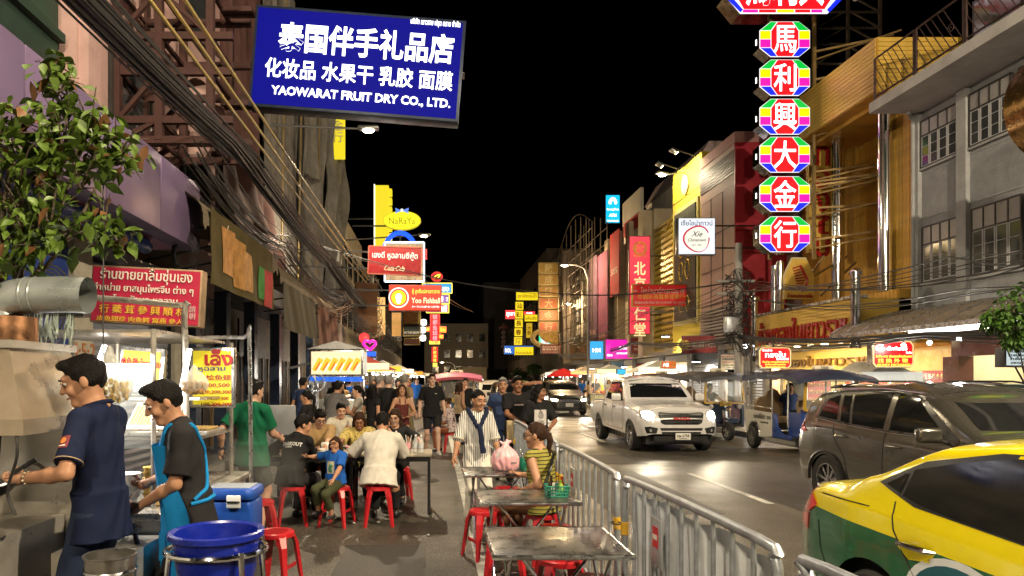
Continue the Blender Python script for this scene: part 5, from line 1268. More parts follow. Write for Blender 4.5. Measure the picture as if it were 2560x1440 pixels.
PW = mat('paint_letter_white', (.72, .68, .62), rough=.5, var=.06); PY = mat('paint_letter_yellow', (.72, .45, .05), rough=.5, var=.06); PR = mat('paint_letter_red', (.5, .02, .03), rough=.5, var=.06); PBK = INK
CASE = mat('sign_case', (.10, .10, .11), rough=.4, metal=.6, var=.15); CASEB = mat('sign_case_blue', (.02, .03, .06), rough=.4, metal=.4)
def sign(label, box, Y, face, case, lines, depth=.2, roll=0., yaw=0., name='shop_sign', border=None, bw=.03, tilt=0., to=None, brk=None, cat='sign'):
 x0, y0, x1, y1 = box; c = at((x0+x1)/2, (y0+y1)/2, Y); w = sz(x1-x0, Y); h = sz(y1-y0, Y)
 r = thing(name, label, cat, c); r.rotation_euler = (tilt, roll, yaw)
 MB().bev((0, depth/2+.004, 0), (w, depth, h), .012).build('case', case, r)
 MB().box((0, 0, 0), (w-bw*2, .008, h-bw*2)).build('face', face, r)
 if border is not None:
  b = MB(); t = bw*1.2
  for a, e in (((-w/2, h/2), (w/2, h/2)), ((w/2, h/2), (w/2, -h/2)), ((w/2, -h/2), (-w/2, -h/2)), ((-w/2, -h/2), (-w/2, h/2))): b.bar((a[0], -.006, a[1]), (e[0], -.006, e[1]), t, t*.6, up=(0, 1, 0))
  b.build('border', border, r)
 for ln in lines:
  s_, fx, fy, fs, m = ln[:5]; k = dict(ln[5]) if len(ln) > 5 else {}
  if 'fw' in k: k['fit'] = k.pop('fw')*w
  if 'fhh' in k: k['fith'] = k.pop('fhh')*h
  k.setdefault('ext', .004); k.setdefault('bold', .008)
  text(s_, fs*h, m, r, (fx*w, -.010, fy*h), **k)
 if to is not None:       # bracket arms back to the wall at x=to
  for zz in (-h*.3, h*.3):
   e = MB(); a0 = (-w/2 if to < c.x else w/2); e.bar((a0, depth/2, zz), (to - c.x, depth/2, zz), .05); e.build('bracket_arm', brk or BLACKM, r)
 return r
b1 = sign('large lit blue shop sign with white Chinese lettering over the street', (629, 30, 1157, 285), 11, mat('blue_lightbox', (.0, .0, .02), rough=.6, var=0, spec=.08, emit=(.0, .003, .5), es=.46), CASEB,
  [('บริษัท เยาวราช ฟรุต ดราย จำกัด', .355, .445, .072, LW, {'fw': .235, 'bold': .004}), ('泰国伴手礼品店', .035, .20, .30, LW, {'fw': .83, 'bold': .022}),
  ('化妆品 水果干 乳胶 面膜', .012, -.11, .20, LW, {'fw': .89, 'bold': .012}), ('YAOWARAT FRUIT DRY CO., LTD.', .03, -.335, .115, LW, {'fw': .85, 'bold': .022})], depth=.3, roll=radians(4.5), bw=.05)
MB().box((1.72, .16, 0), (.04, .02, .1)).build('vent', STEEL, b1)
fr = thing('steel_sign_frame', 'rusty red steel lattice frame carrying the blue sign', 'steel frame')
xs = [wx(p, 11) for p in (240, 330, 430, 552)]; zs = [wz(p, 11) for p in (378, 330, 215, 130, 18, -120)]
for y in (10.5, 11.5):
 for x in xs: MB().bar((x, y, zs[0]), (x, y, zs[-1]), .11, .11).build('upright', RUSTRED, fr)
 for z in zs[:-1]: MB().bar((xs[0], y, z), (xs[-1]+.35, y, z), .09, .11).build('crossbar', RUSTRED, fr)
 for i in range(3):
  for k in range(0, 4): MB().bar((xs[i], y, zs[k+(i+1) % 2]), (xs[i+1], y, zs[k+i % 2 if (k+i) % 2 else k+(i+1) % 2 and k+1]), .07, .06).build('diagonal', RUSTRED, fr)
for x in xs:
 for z in zs[:-1]: MB().bar((x, 10.5, z), (x, 11.5, z), .06).build('tie', RUSTRED, fr)
for z in (wz(255, 11), wz(20, 11)):
 for y in (11.05, 11.2): MB().bar((xs[-1], y, z), (b1.location.x-1.7, y, z), .08).build('sign_arm', RUSTRED, fr)
for z in zs[:-1]: MB().bar((-5.0, 11.0, z), (xs[0], 11.0, z), .1).build('wall_arm', RUSTRED, fr)
sign('crimson painted pharmacy sign with Thai and Chinese lettering above the stall', (226, 668, 503, 812), 7, mat('crimson_board', (.42, .012, .055), rough=.35, var=.10, vs=2), mat('weathered_sign_frame', (.32, .22, .14), rough=.6, metal=.4, var=.4),
  [('ร้านขายยาลิ้มซุ่นเฮง', 0, .34, .24, PW, {'fw': .83, 'bold': .006}), ('จำหน่าย ยาสมุนไพรจีน ต่าง ๆ', -.02, .11, .16, PW, {'fw': .9}), ('โสม รังนก หูฉลาม', 0, -.08, .15, PW, {'fw': .58}),
  ('行藥茸參興順林', -.02, -.25, .16, PY, {'fw': .78, 'spacing': 1.5}), ('皮魚翅珍 肉魚鰐 窩燕 參人', -.04, -.42, .10, PY, {'fw': .78}), ('請\n朝', .43, -.25, .12, mat('paint_pink', (.62, .35, .38)), {})], depth=.16, roll=radians(3.0), bw=.02)
ov = thing('oval_sign', 'glowing yellow oval sign with a blue bow above the left pavement', 'sign', at(1005, 551, 30))
MB().lathe([(0, 0), (1, 0), (1, .16), (0, .16)], n=36, T=Matrix.Rotation(-pi/2, 4, 'X') @ Matrix.Diagonal((.83, .42, 1, 1))).build('case', mat('yellow_case', (.5, .42, .02), emit=(.9, .8, .02), es=.4), ov)
MB().lathe([(0, 0), (1, 0), (1, .012), (0, .012)], n=36, T=Matrix.Translation((0, -.008, 0)) @ Matrix.Rotation(-pi/2, 4, 'X') @ Matrix.Diagonal((.80, .39, 1, 1))).build('face', glow('oval_yellow', (.95, .86, .01), 1.25), ov)
text('NaRaYa', .42, mat('olive_letter', (.25, .2, .02), emit=(.25, .2, .01), es=.5), ov, (0, -.02, -.02), fit=1.15, ext=.004); text('BANGKOK', .09, mat('olive_letter', (.25, .2, .02)), ov, (0, -.02, -.26), ext=.004)
bm_ = glow('bow_blue', (.12, .25, .75), 1.1)
for sd in (-1, 1): MB().prism([(0, .42), (sd*.30, .54), (sd*.27, .42), (sd*.30, .30)], -.06, -.01).build('bow', bm_, ov)
MB().ball((0, -.04, .44), .07, 10).build('bow_knot', glow('bow_knot', (.9, .9, .95), 1.2), ov); MB().bar((-.4, .2, -.2), (-2.2, .2, -.2), .06).build('bracket_arm', BLACKM, ov)
cc = sign('dark red sign with white Thai lettering over a drink logo', (921, 617, 1053, 686), 22, mat('dark_red_board', (.20, .008, .012), rough=.4, var=.15), mat('dark_red_case', (.12, .01, .012)),
  [('เฮงดี หูฉลามซีฟู้ด', .0, .17, .28, mat('pink_neon_letter', (.6, .5, .5), emit=(.75, .6, .62), es=.55), {'fw': .86}), ('Coca·Cola', .0, -.28, .26, mat('cream_script', (.6, .5, .36)), {'shear': .35, 'fw': .38, 'bold': .01})], border=mat('ornate_red', (.28, .06, .04)), to=-4.8, roll=radians(2))
sign('menu light box framed by white bulbs behind the dark red sign', (962, 606, 1060, 704), 25, mat('menu_photo', (.2, .16, .12), rough=.4, var=.6, vs=3, emit=(.6, .35, .12), es=.45, spots=(9, .25, (.02, .05, .2))), CASE,
  [('鱼翅', .3, .2, .3, LR, {})], border=glow('cold_white_border', (.75, .85, 1), 2.2), bw=.05)
ar = thing('neon_arch', 'blue neon crescent above the menu light box', 'neon sign', at(1000, 640, 26)); MB().tube([(sz(42, 26)*cos(pi*k/12), 0, sz(58, 26)*sin(pi*k/12)) for k in range(13)], .09, 8).build('tube', glow('neon_blue', (.01, .07, 1), 2.2), ar); MB().bar((0, .1, -.5), (0, .1, .8), .05).build('post', BLACKM, ar)
yo = sign('orange red sign with a round emblem for a fishball restaurant', (972, 712, 1104, 777), 24, glow('yoo_red', (.88, .07, .035), 1.0), mat('orange_case', (.35, .04, .02)),
  [('ยู้ ลูกชิ้นปลาเยาวราช', .20, .24, .20, LY, {'fw': .52}), ('Yoo Fishball', .20, -.10, .30, glow('letter_cream', (1, .85, .5), 1.8), {'fw': .54}), ('ユー・フィッシュボール・レストラン', .20, -.34, .09, LW, {'fw': .52})], to=-4.8, roll=radians(.6))
hh = sz(32, 24)
for r_, m_, of in ((.36, glow('disc_white', (1, .95, .85), 1.3), -.008), (.31, LR, -.011), (.26, glow('disc_yellow', (1, .8, .02), 1.2), -.014)):
 MB().lathe([(0, 0), (r_, 0), (r_, .006), (0, .006)], n=28, T=Matrix.Translation((-.58, of, 0)) @ Matrix.Rotation(-pi/2, 4, 'X')).build('emblem_disc', m_, yo)
MB().ball((-.58, -.03, .02), (.11, .02, .12), 12).build('emblem_figure', LW, yo); MB().ball((-.58, -.03, -.12), (.08, .02, .09), 12).build('emblem_figure', LW, yo)
sign('blue neon Thai sign with yellow tube border', (1056, 708, 1130, 733), 30, glow('cyan_face', (.02, .35, .75), 1.1), CASE, [('ฮั้วเซ่งฮง', 0, 0, .7, LW, {'fw': .8})], border=LY)
sign('small yellow edged neon sign under the blue one', (1066, 736, 1123, 759), 31, glow('purple_face', (.45, .2, .6), .8), CASE, [('香港 ๕', .1, 0, .7, LW, {'fw': .7})], border=LY)
sign('small red neon sign with yellow border below the stack', (1066, 761, 1122, 782), 32, glow('rose_face', (.9, .1, .2), 1.), CASE, [('魚翅', .25, 0, .8, LW, {'fw': .35})], border=LY)
dr = thing('round_neon_sign', 'round red neon sign with a gold bird above the neon stack', 'neon sign', at(1092, 692, 30))
MB().lathe([(0, 0), (.24, 0), (.24, .1), (0, .1)], n=24, T=Matrix.Rotation(-pi/2, 4, 'X')).build('disc', mat('maroon_disc', (.2, .02, .01), emit=(.5, .05, .02), es=.5), dr); MB().tube([(.24*cos(2*pi*k/20), -.03, .18*sin(2*pi*k/20)) for k in range(20)], .025, 6, closed=True).build('neon_ring', LR, dr); MB().tube(bez([(-.14, -.03, -.06), (0, -.03, .06), (.14, -.03, .08), (.05, -.03, -.05)], 5), .03, 6).build('bird', LY, dr); MB().bar((0, .1, -.1), (0, .1, -.6), .04).build('post', BLACKM, dr)
vr = sign('tall red neon sign with stacked Chinese characters', (1076, 786, 1099, 852), 38, glow('neon_red_face', (.85, .015, .02), 1.1), CASE, [(c, 0, .40-.2*i, .19, glow('pink_ink', (1, .35, .4), 1.6), {}) for i, c in enumerate('银都鱼翅楼')], border=LR)
sign('yellow and red neon strip under the tall red sign', (1072, 850, 1101, 862), 38.2, LY, CASE, [('海鲜', 0, 0, .8, LR, {})])
sign('red vertical restaurant sign with yellow characters far down the left row', (1078, 866, 1096, 906), 46, glow('neon_red_face2', (.9, .01, .015), 1.15), CASE, [(c, 0, .37-.245*i, .22, LY, {}) for i, c in enumerate('海都酒楼')])
sign('small yellow plate under the red vertical restaurant sign', (1081, 906, 1094, 918), 46.1, LY, CASE, [])
for i, (px, py, c) in enumerate(((1059, 806, (1, .35, .5)), (1057, 825, (.5, .65, 1)), (1057, 845, (1, .4, .55)))):
 l = thing('round_lantern_sign', ['top pink round neon flower sign', 'middle blue round neon flower sign', 'bottom pink round neon flower sign'][i], 'neon sign', at(px, py, 36)); MB().lathe([(0, 0), (.17, 0), (.17, .1), (0, .1)], n=14, T=Matrix.Rotation(-pi/2, 4, 'X')).build('disc', mat('lantern%d' % i, (.3, .3, .3), emit=c, es=.9), l); MB().tube([(.15*cos(2*pi*k/8)*(1+.15*(k % 2)), -.02, .15*sin(2*pi*k/8)*(1+.15*(k % 2))) for k in range(8)], .022, 5, closed=True).build('neon_ring', LW, l); MB().bar((0, .1, 0), (-.4, .1, .0), .03).build('arm', BLACKM, l)
for i, (bx, c, t) in enumerate((((1064, 816, 1075, 830), (.9, .1, .02), '酒'), ((1097, 815, 1117, 833), (.95, .15, .02), 'โต๊ะจีน'), ((1096, 835, 1110, 848), (.95, .1, .02), '菜'))):
 sign(['small red neon sign left of the tall red one', 'small orange neon sign right of the tall red one', 'lower small orange neon sign by the tall red one'][i], bx, 37.5, mat('smallneon%d' % i, c, emit=c, es=.9), CASE, [(t, 0, 0, .6, LY, {'fw': .7})])
qb = sign('green black board with gold lettering below the fishball sign', (1007, 778, 1052, 840), 27, mat('black_green_board', (.01, .02, .012), rough=.4), mat('gold_edge', (.4, .3, .05), rough=.4, metal=.5),
  [('IN THE BREW', 0, -.36, .13, PW, {'fw': .85, 'bold': .02})])
MB().box((0, -.014, .2*sz(62, 27)+.04), (.62, .004, .50)).build('gold_square', mat('gold_pattern', (.45, .33, .07), rough=.5, var=.5, vs=12), qb)
sign('orange light box beside the green black board', (978, 780, 1004, 842), 29, mat('orange_lit', (.5, .25, .08), emit=(.9, .45, .12), es=.65, var=.4, vs=3), CASE, [])
sign('brown octagonal signboard under the green black board', (1010, 845, 1050, 862), 30, mat('brown_board', (.16, .05, .02), rough=.5), mat('gold_edge', (.4, .3, .05)), [])
hb = thing('neon_heart_sign', 'pink neon heart with red flowers above the egg roll cart', 'neon sign', at(924, 862, 25)); MB().tube([(.22*(16*sin(t)**3)/16, 0, .20*(13*cos(t)-5*cos(2*t)-2*cos(3*t)-cos(4*t))/16) for t in np.linspace(0, 2*pi, 24)[:-1]], .06, 6, closed=True).build('heart_tube', glow('neon_pink', (1, .02, .35), 1.8), hb); MB().ball((-.2, .02, .25), (.2, .06, .2), 8).build('flower', LR, hb); MB().bar((0, .1, 0), (-.5, .1, .4), .03).build('arm', BLACKM, hb)
sign('blue drink light box near the neon heart', (912, 877, 942, 893), 24, glow('drink_blue', (.01, .12, .9), 1.3), CASE, [])
sign('pale price board under the blue drink light box', (914, 894, 941, 905), 24.1, glow('pale_blue', (.55, .7, .95), 1.), CASE, [('50 - 60', 0, 0, .6, PBK, {'fw': .6})])
ye = thing('vertical_yellow_sign', 'tall yellow lit sign box seen edge on behind the oval sign', 'sign', at(955, 545, 36)); MB().bbox((-.35, -.1, -1.7), (.35, .4, 1.7)).build('case', glow('yellow_slab', (.9, .72, .02), .95), ye); MB().bbox((-.42, -.14, -1.75), (-.36, .44, 1.75)).build('edge', glow('pale_edge', (1, .95, .7), 1.4), ye)
for k in range(7): MB().bbox((.36, -.12, -1.6+.47*k), (.52, .4, -1.3+.47*k)).build('scallop', glow('yellow_slab', (.9, .72, .02), .95), ye)
MB().bar((-.3, .2, 0), (-2.2, .2, 0), .08).build('arm', BLACKM, ye)
yf = thing('vertical_yellow_sign', 'yellow lit sign slab peeking below the big blue sign', 'sign', at(845, 325, 30)); MB().bbox((-.28, -.1, -1.2), (.28, .3, .9)).build('case', glow('yellow_slab', (.9, .72, .02), .95), yf); text('金\n行', .5, PW, yf, (0, -.12, -.1), ext=.01); MB().bar((-.2, .2, -.6), (-1.2, .2, -.6), .08).build('arm', BLACKM, yf)
OC = {k: glow('oct_' + k, c, s) for k, c, s in (('red', (.86, .008, .015), 1.05), ('yellow', (1., .82, .0), 1.15), ('magenta', (.9, .01, .42), 1.1), ('blue', (.01, .025, .85), 1.1), ('green', (.0, .55, .05), 1.05), ('white', (1, .98, 1.), 1.1))}
MIRROR = mat('mirror_trim', (.5, .45, .4), rough=.15, metal=1., var=.3)
def octa(label, ch, c, w, h, first=False):
 r = thing('octagonal_sign', label, 'sign', c, 0, 'stacked octagonal signs of the gold shop')
 a, b = w/2, h/2; k = .56; j = .5
 oc = [(-a, b*j), (-a*k, b), (a*k, b), (a, b*j), (a, -b*j), (a*k, -b), (-a*k, -b), (-a, -b*j)]
 MB().prism(oc, .012, .42).build('case', MIRROR, r)
 MB().prism([(x*.99, z*.99) for x, z in oc], 0, .011).build('backing', OC['white'], r)
 i1 = .48; ri = [(-a*.53, b*.46), (-a*.28, b*.96), (a*.28, b*.96), (a*.53, b*.46), (a*.53, -b*.46), (a*.28, -b*.96), (-a*.28, -b*.96), (-a*.53, -b*.46)]
 MB().prism(ri, -.012, 0).build('centre_panel', OC['red'], r)
 for sx in (-1, 1):
  MB().prism([(sx*a*.97, b*.015), (sx*a*.97, b*.46), (sx*a*.565, b*.46), (sx*a*.565, b*.015)], -.010, 0).build('side_panel', OC['yellow'], r)
  MB().prism([(sx*a*.97, -b*.015), (sx*a*.97, -b*.46), (sx*a*.565, -b*.46), (sx*a*.565, -b*.015)], -.010, 0).build('side_panel', OC['magenta'], r)
  MB().prism([(sx*a*.95, b*.50), (sx*a*.56, b*.96), (sx*a*.32, b*.96), (sx*a*.56, b*.50)], -.010, 0).build('side_panel', OC['green'], r)
  MB().prism([(sx*a*.95, -b*.50), (sx*a*.56, -b*.96), (sx*a*.32, -b*.96), (sx*a*.56, -b*.50)], -.010, 0).build('side_panel', OC['blue'], r)
 text(ch, h*.80, LW, r, (0, -.018, 0), bold=.006, ext=.005, fit=w*.44, fith=h*.76)
 MB().box((-a-.004, .2, 0), (.01, .05, .16)).build('edge_lamp', LW, r)
 return r
for i, (ch, y0, y1) in enumerate((('馬', 53, 143), ('利', 148, 240), ('興', 246, 337), ('大', 341, 432), ('金', 440, 530), ('行', 540, 631))):
 octa(['topmost of six stacked octagonal signs, a white horse character on red', 'second octagonal sign from the top, white character on red', 'third octagonal sign from the top, dense white character', 'fourth octagonal sign from the top, simple three stroke character', 'fifth octagonal sign from the top, white gold character', 'lowest octagonal sign of the stack above the gold shop'][i], ch, at(1962 if i < 5 else 1962, (y0+y1)/2, 20), sz(127, 20), sz(y1-y0-1, 20))
big = thing('large_octagonal_sign', 'large octagonal red sign with coloured border crowning the stacked signs', 'sign', at(1962, -40, 20)); W2, H2 = sz(300, 20)/2, sz(150, 20)/2
oc = [(-W2, H2*.3), (-W2*.8, H2), (W2*.8, H2), (W2, H2*.3), (W2, -H2*.4), (W2*.72, -H2), (-W2*.75, -H2), (-W2, -H2*.4)]
MB().prism(oc, .012, .6).build('case', MIRROR, big); MB().prism([(x*.99, z*.985) for x, z in oc], 0, .01).build('backing', OC['white'], big)
MB().prism([(-W2*.82, H2*.3), (-W2*.7, H2*.8), (W2*.7, H2*.8), (W2*.82, H2*.3), (W2*.82, -H2*.35), (W2*.66, -H2*.84), (-W2*.68, -H2*.84), (-W2*.82, -H2*.35)], -.012, 0).build('centre_panel', OC['red'], big)
for i, (x0, x1, k) in enumerate(((-.70, -.45, 'magenta'), (-.43, -.15, 'red'), (-.13, .15, 'yellow'), (.17, .42, 'red'), (.44, .62, 'magenta'))): MB().prism([(W2*x0, -H2*.95), (W2*x1, -H2*.95), (W2*x1, -H2*.86), (W2*x0, -H2*.86)], -.014, 0).build('edge_panel', OC[k], big)
for sx in (-1, 1): MB().prism([(sx*W2*.74, -H2*.95), (sx*W2*.97, -H2*.48), (sx*W2*.97, -H2*.25), (sx*W2*.70, -H2*.86)], -.014, 0).build('edge_panel', OC['blue'], big)
text('馬利興', 1.3, LW, big, (0, -.02, -.02), bold=.02, ext=.005, fit=W2*1.3)
BRS = mat('brass_brown_steel', (.26, .17, .06), rough=.5, metal=.4, var=.25)
st = thing('sign_stack_frame', 'brown steel brackets tying the stacked octagonal signs to the gold building', 'steel frame')
xc = wx(2035, 20.6)
for x in (wx(1925, 20.6), xc): MB().bar((x, 20.6, wz(640, 20)), (x, 20.6, 14.5), .09).build('upright', BRS, st)
for i, py in enumerate((130, 200, 225, 285, 320, 430, 455, 465, 520, 600)):
 z = wz(py, 20.6); MB().bar((xc, 20.6, z), (13.15, 19.6 + .3*(i % 3), z + .12*(i % 2)), .06).build('strut', BRS, st)
 MB().bar((xc, 20.6, z-.25), (13.1, 19.2 + .2*(i % 2), z - .05), .045).build('strut', BRS, st)
for a, b in (((1990, 740), (2060, 640)), ((2035, 690), (2120, 640)), ((2050, 740), (2140, 655))): MB().bar(at(*a, 20.6), at(*b, 20.6), .06).build('diagonal', BRS, st)
tw_ = thing('roof_lattice_tower', 'dark steel lattice tower on the roof behind the stacked signs', 'tower')
for px in (2040, 2120, 2200):
 for Y in (23.5, 25.5): MB().bar(at(px, 170, Y), at(px, -160, Y), .09).build('upright', SCAF, tw_)
for py in (160, 110, 70, 30, -20, -70):
 for Y in (23.5, 25.5): MB().bar(at(2040, py, Y), at(2200, py, Y), .06).build('crossbar', SCAF, tw_)
 MB().bar(at(2040, py, 23.5), at(2120, py-45, 23.5), .05).build('brace', SCAF, tw_); MB().bar(at(2120, py-45, 23.5), at(2200, py, 23.5), .05).build('brace', SCAF, tw_)
vs_ = thing('vertical_letter_sign', 'arched gold board with a column of red raised letters on the gold building', 'sign', at(2057, 480, 21.5))
vw, vh = sz(34, 21.5), sz(300, 21.5)
MB().prism([(-vw, -vh/2), (vw, -vh/2), (vw, vh/2-.3)] + [(vw*cos(a), vh/2-.3+.45*sin(a)) for a in np.linspace(.2, pi-.2, 8)] + [(-vw, vh/2-.3)], .02, .2).build('board', GOLDL, vs_)
for i, c in enumerate(('ท', 'อ', 'ง', 'ใ', 'บ')): text(c, .95, RED3, vs_, (-.02, 0, vh/2-.75-.72*i), bold=.02, ext=.03, fit=.45, fith=.62)
hs = thing('emblem_sign', 'gold house shaped board with a red shrimp emblem above the canopy', 'sign', at(2000, 705, 20.2)); a = sz(36, 20.2)
MB().prism([(-a, -.5), (a, -.5), (a, .2), (a*.45, .68), (-a*.45, .68), (-a, .2)], .02, .14).build('board', GOLDL, hs); MB().prism([(-a*1.05, -.5), (a*1.05, -.5), (a*1.05, .22), (a*.48, .74), (-a*.48, .74), (-a*1.05, .22)], .06, .12).build('edge', mat('cream_edge', (.6, .52, .3)), hs)
for k in range(9):
 MB().bar((-.22+.02*k, 0, .40-.075*k), (.02+.03*k if k < 5 else .14-.03*(k-5), 0, .48-.085*k), .035).build('emblem_bar', RED3, hs)
MB().tube(bez([(0, 0, .5), (.1, 0, .3), (.22, 0, 0), (.05, 0, -.28)], 5), .035, 6).build('emblem_curve', RED3, hs); text('ห้างทองทองใบ', .15, RED3, hs, (0, 0, -.40), ext=.02, fit=.74)
def octsign(label, box, Y, lines):
 x0, y0, x1, y1 = box; c = at((x0+x1)/2, (y0+y1)/2, Y); a, b = sz(x1-x0, Y)/2, sz(y1-y0, Y)/2; r = thing('octagonal_board', label, 'sign', c)
 o = [(-a, b*.72), (-a*.85, b), (a*.85, b), (a, b*.72), (a, -b*.72), (a*.85, -b), (-a*.85, -b), (-a, -b*.72)]
 MB().prism(o, .012, .2).build('case', MIRROR, r); MB().prism([(x*.97, z*.97) for x, z in o], 0, .01).build('border', glow('oct_edge', (1, .7, .3), 1.1), r); MB().prism([(x*.90, z*.90) for x, z in o], -.008, 0).build('face', OC['red'], r)
 for s_, fx, fy, fs, m, fw in lines: text(s_, fs*2*b, m, r, (fx*2*a, -.014, fy*2*b), fit=fw*2*a, bold=.012)
 MB().bar((0, .1, b), (0, .1, b+.35), .04).build('hanger', BLACKM, r); return r
octsign('red octagonal gold shop sign left of the shop doors', (1897, 868, 1979, 921), 19.5, [('จำหน่าย', -.25, .36, .13, LW, .3), ('ทองใบ', 0, .16, .34, LW, .62), ('เยาวราช', .22, -.06, .16, LW, .36), ('จำหน่าย ทองรูปพรรณต่างๆ', 0, -.2, .12, LY, .8), ('รับซื้อทองคำทุกชนิด', 0, -.32, .11, LY, .62), ('เงินตราต่างประเทศ', 0, -.42, .10, LY, .6)])
octsign('red octagonal money exchange sign', (2181, 852, 2286, 919), 15.4, [('บริษัท', -.33, .36, .12, LW, .16), ('ไชน่า เอ็กซ์เชนจ์', -.06, .22, .18, LW, .76), ('จำกัด', .36, .06, .10, LW, .14), ('รับซื้อ-ขาย เงินตราต่างประเทศ', 0, -.07, .13, LY, .86), ('找 換 外 幣', -.02, -.24, .17, LY, .72), ('MONEY EXCHANGE', 0, -.40, .13, LY, .78)])
rs_ = thing('round_sign', 'brown and gold rounded sign case entering at the right edge', 'sign', at(2725, 240, 10.5))
R_ = sz(150, 10.5); MB().lathe([(R_*.8, -.02), (R_*.83, -.05), (R_, -.05), (R_*1.0, .5), (0, .5)], n=40, T=Matrix.Rotation(-pi/2, 4, 'X'), cap=False).build('case', mat('brown_gold_metal', (.30, .17, .06), rough=.25, metal=.9, var=.2), rs_)
MB().lathe([(0, 0), (R_*.8, 0)], n=40, T=Matrix.Rotation(-pi/2, 4, 'X'), cap=False).build('face', OC['yellow'], rs_); MB().lathe([(R_*.45, -.01), (R_*.76, -.01)], n=40, T=Matrix.Rotation(-pi/2, 4, 'X'), cap=False).build('ring', OC['green'], rs_); MB().bar((0, .3, 0), (3.2, .3, 0), .15).build('arm', BLACKM, rs_)
ct = sign('white square light box with a red brush circle', (1695, 544, 1789, 637), 24.4, glow('cool_white', (.78, .84, .95), 1.1), CASE, [('เซี้ยไชน่าทาวน์', 0, .36, .17, PBK, {'fw': .84}), ('Xie', 0, .06, .20, PBK, {'shear': .4}), ('Chinatown', 0, -.10, .12, PBK, {'shear': .3, 'fw': .48}), ('EST 1985', 0, -.24, .05, PBK, {'fw': .24})], depth=.25, to=12.0)
MB().lathe([(0, 0), (.44, 0)], n=32, T=Matrix.Translation((0, -.007, -.1)) @ Matrix.Rotation(-pi/2, 4, 'X'), cap=False).build('cream_disc', glow('disc_cream', (.95, .9, .75), 1.0), ct)
MB().tube([((.455 + .025*sin(k*.6))*cos(2*pi*k/32+.5), -.016, -.1 + (.455 + .025*sin(k*.6))*sin(2*pi*k/32+.5)) for k in range(31)], [.012 + .022*abs(sin(k*.11+.4)) for k in range(31)], 6).build('brush_circle', mat('brush_red', (.4, .02, .04), emit=(.55, .01, .05), es=.7), ct)
sign('red signboard with white Thai and gold Chinese lettering hanging over the pavement', (1581, 711, 1717, 766), 30, mat('red_board2', (.48, .015, .02), rough=.4, emit=(.7, .02, .02), es=.28), mat('gold_edge', (.4, .3, .05)), [('ไชน่ามาร์ทเยาวราช', .05, .24, .34, PW, {'fw': .8}), ('หจก.', -.44, .2, .14, PW, {'fw': .08}), ('中国城燕窩參茸藥行', .03, -.06, .25, PY, {'fw': .86}), ('จำหน่าย ยาจีน รังนก โสม กระเพาะปลา ใบชา สุราจีน', 0, -.33, .15, PW, {'fw': .92})], to=12.0, border=mat('gold_edge', (.4, .3, .05)))
vb = sign('tall red vertical medicine shop sign with gold Chinese characters', (1573, 590, 1626, 836), 34.5, mat('rose_red_lit', (.5, .02, .05), emit=(.85, .05, .09), es=.75, var=0), mat('maroon_case', (.08, .01, .015)), [('TONG REN TANG', 0, .30, .04, PY, {'fw': .66})] + [(c, 0, .17-.155*i, .145, mat('cream_letter', (.7, .6, .35), emit=(.9, .75, .35), es=.7), {'fw': .56, 'bold': .02}) for i, c in enumerate('北京同仁堂')], to=12.5)
MB().tube([(.31*cos(2*pi*k/24), -.02, 1.86+.31*sin(2*pi*k/24)) for k in range(24)], .04, 6, closed=True).build('emblem_ring', PY, vb); MB().tube([(.22*cos(2*pi*k/24), -.02, 1.86+.22*sin(2*pi*k/24)) for k in range(24)], .015, 6, closed=True).build('emblem_ring', PY, vb); text('同仁', .26, PY, vb, (0, -.015, 1.86), ext=.005)
at_ = sign('cyan bank light box on the roof line', (1514, 487, 1550, 558), 48, glow('bank_cyan', (.01, .5, .85), 1.25), CASE, [('KrungThai', 0, -.02, .10, LW, {'fw': .8}), ('ATM', 0, -.22, .14, LW, {'fw': .5, 'bold': .02}), ('EXCHANGE', 0, -.42, .08, LW, {'fw': .8})], to=13.2)
for k in range(7): MB().ball((.28*cos(pi*k/6)*.7, -.02, .45+.25*sin(pi*k/6)), (.1, .02, .12), 8).build('bird_emblem', LW, at_)
gv = thing('gold_vertical_sign', 'tall gold sign of six stacked plaques ending in a carved tail', 'sign', at(1372, 742, 62)); pw, ph = sz(52, 62), sz(29.5, 62)
PL = [mat('plaque_%d' % i, c, rough=.4, metal=.3, var=.1) for i, c in enumerate(((.42, .28, .07), (.42, .26, .07), (.40, .22, .06), (.34, .09, .025), (.34, .08, .025), (.30, .06, .022)))]
for i, ch in enumerate('蘇成興大金行'):
 z = sz(72, 62) - ph*i; p_ = MB().bev((0, .2, z), (pw, .4, ph*.96), .05).build('plaque', mat('plaque_rim', (.48, .36, .16), rough=.45, metal=.2), gv)
 MB().box((-.05, -.012, z), (pw*.82, .02, ph*.78)).build('plaque_face', PL[i], p_); text(ch, ph*.72, mat('cream_gold', (.62, .5, .26), rough=.4), p_, (-.02, -.03, z), bold=.02, ext=.01)
MB().bbox((pw/2+.02, .1, -sz(80, 62)), (pw/2+.35, .5, sz(86, 62))).build('serrated_edge', mat('pale_fin', (.45, .43, .36)), gv)
tl = MB()
for k in range(9): tl.tube(bez([(-pw*.5+.22*k, 0, -sz(90, 62)), (-pw*.2+.22*k, -.05, -sz(108, 62)-.04*k), (pw*.4+.12*k, 0, -sz(118, 62)+.05*k)], 5), .11, 6)
tl.build('carved_tail', mat('carved_gold', (.42, .27, .08), rough=.5, var=.3, vs=4), gv)
MB().tube([(-.1+1.35*cos(2*pi*k/20), .2, -sz(103, 62)+.75*sin(2*pi*k/20)) for k in range(20)], .25, 6, closed=True).build('tail_rim', mat('plaque_rim', (.48, .36, .16)), gv)
MB().bar((pw/2, .3, 0), (2.2, .3, 0), .12).build('arm', BLACKM, gv)
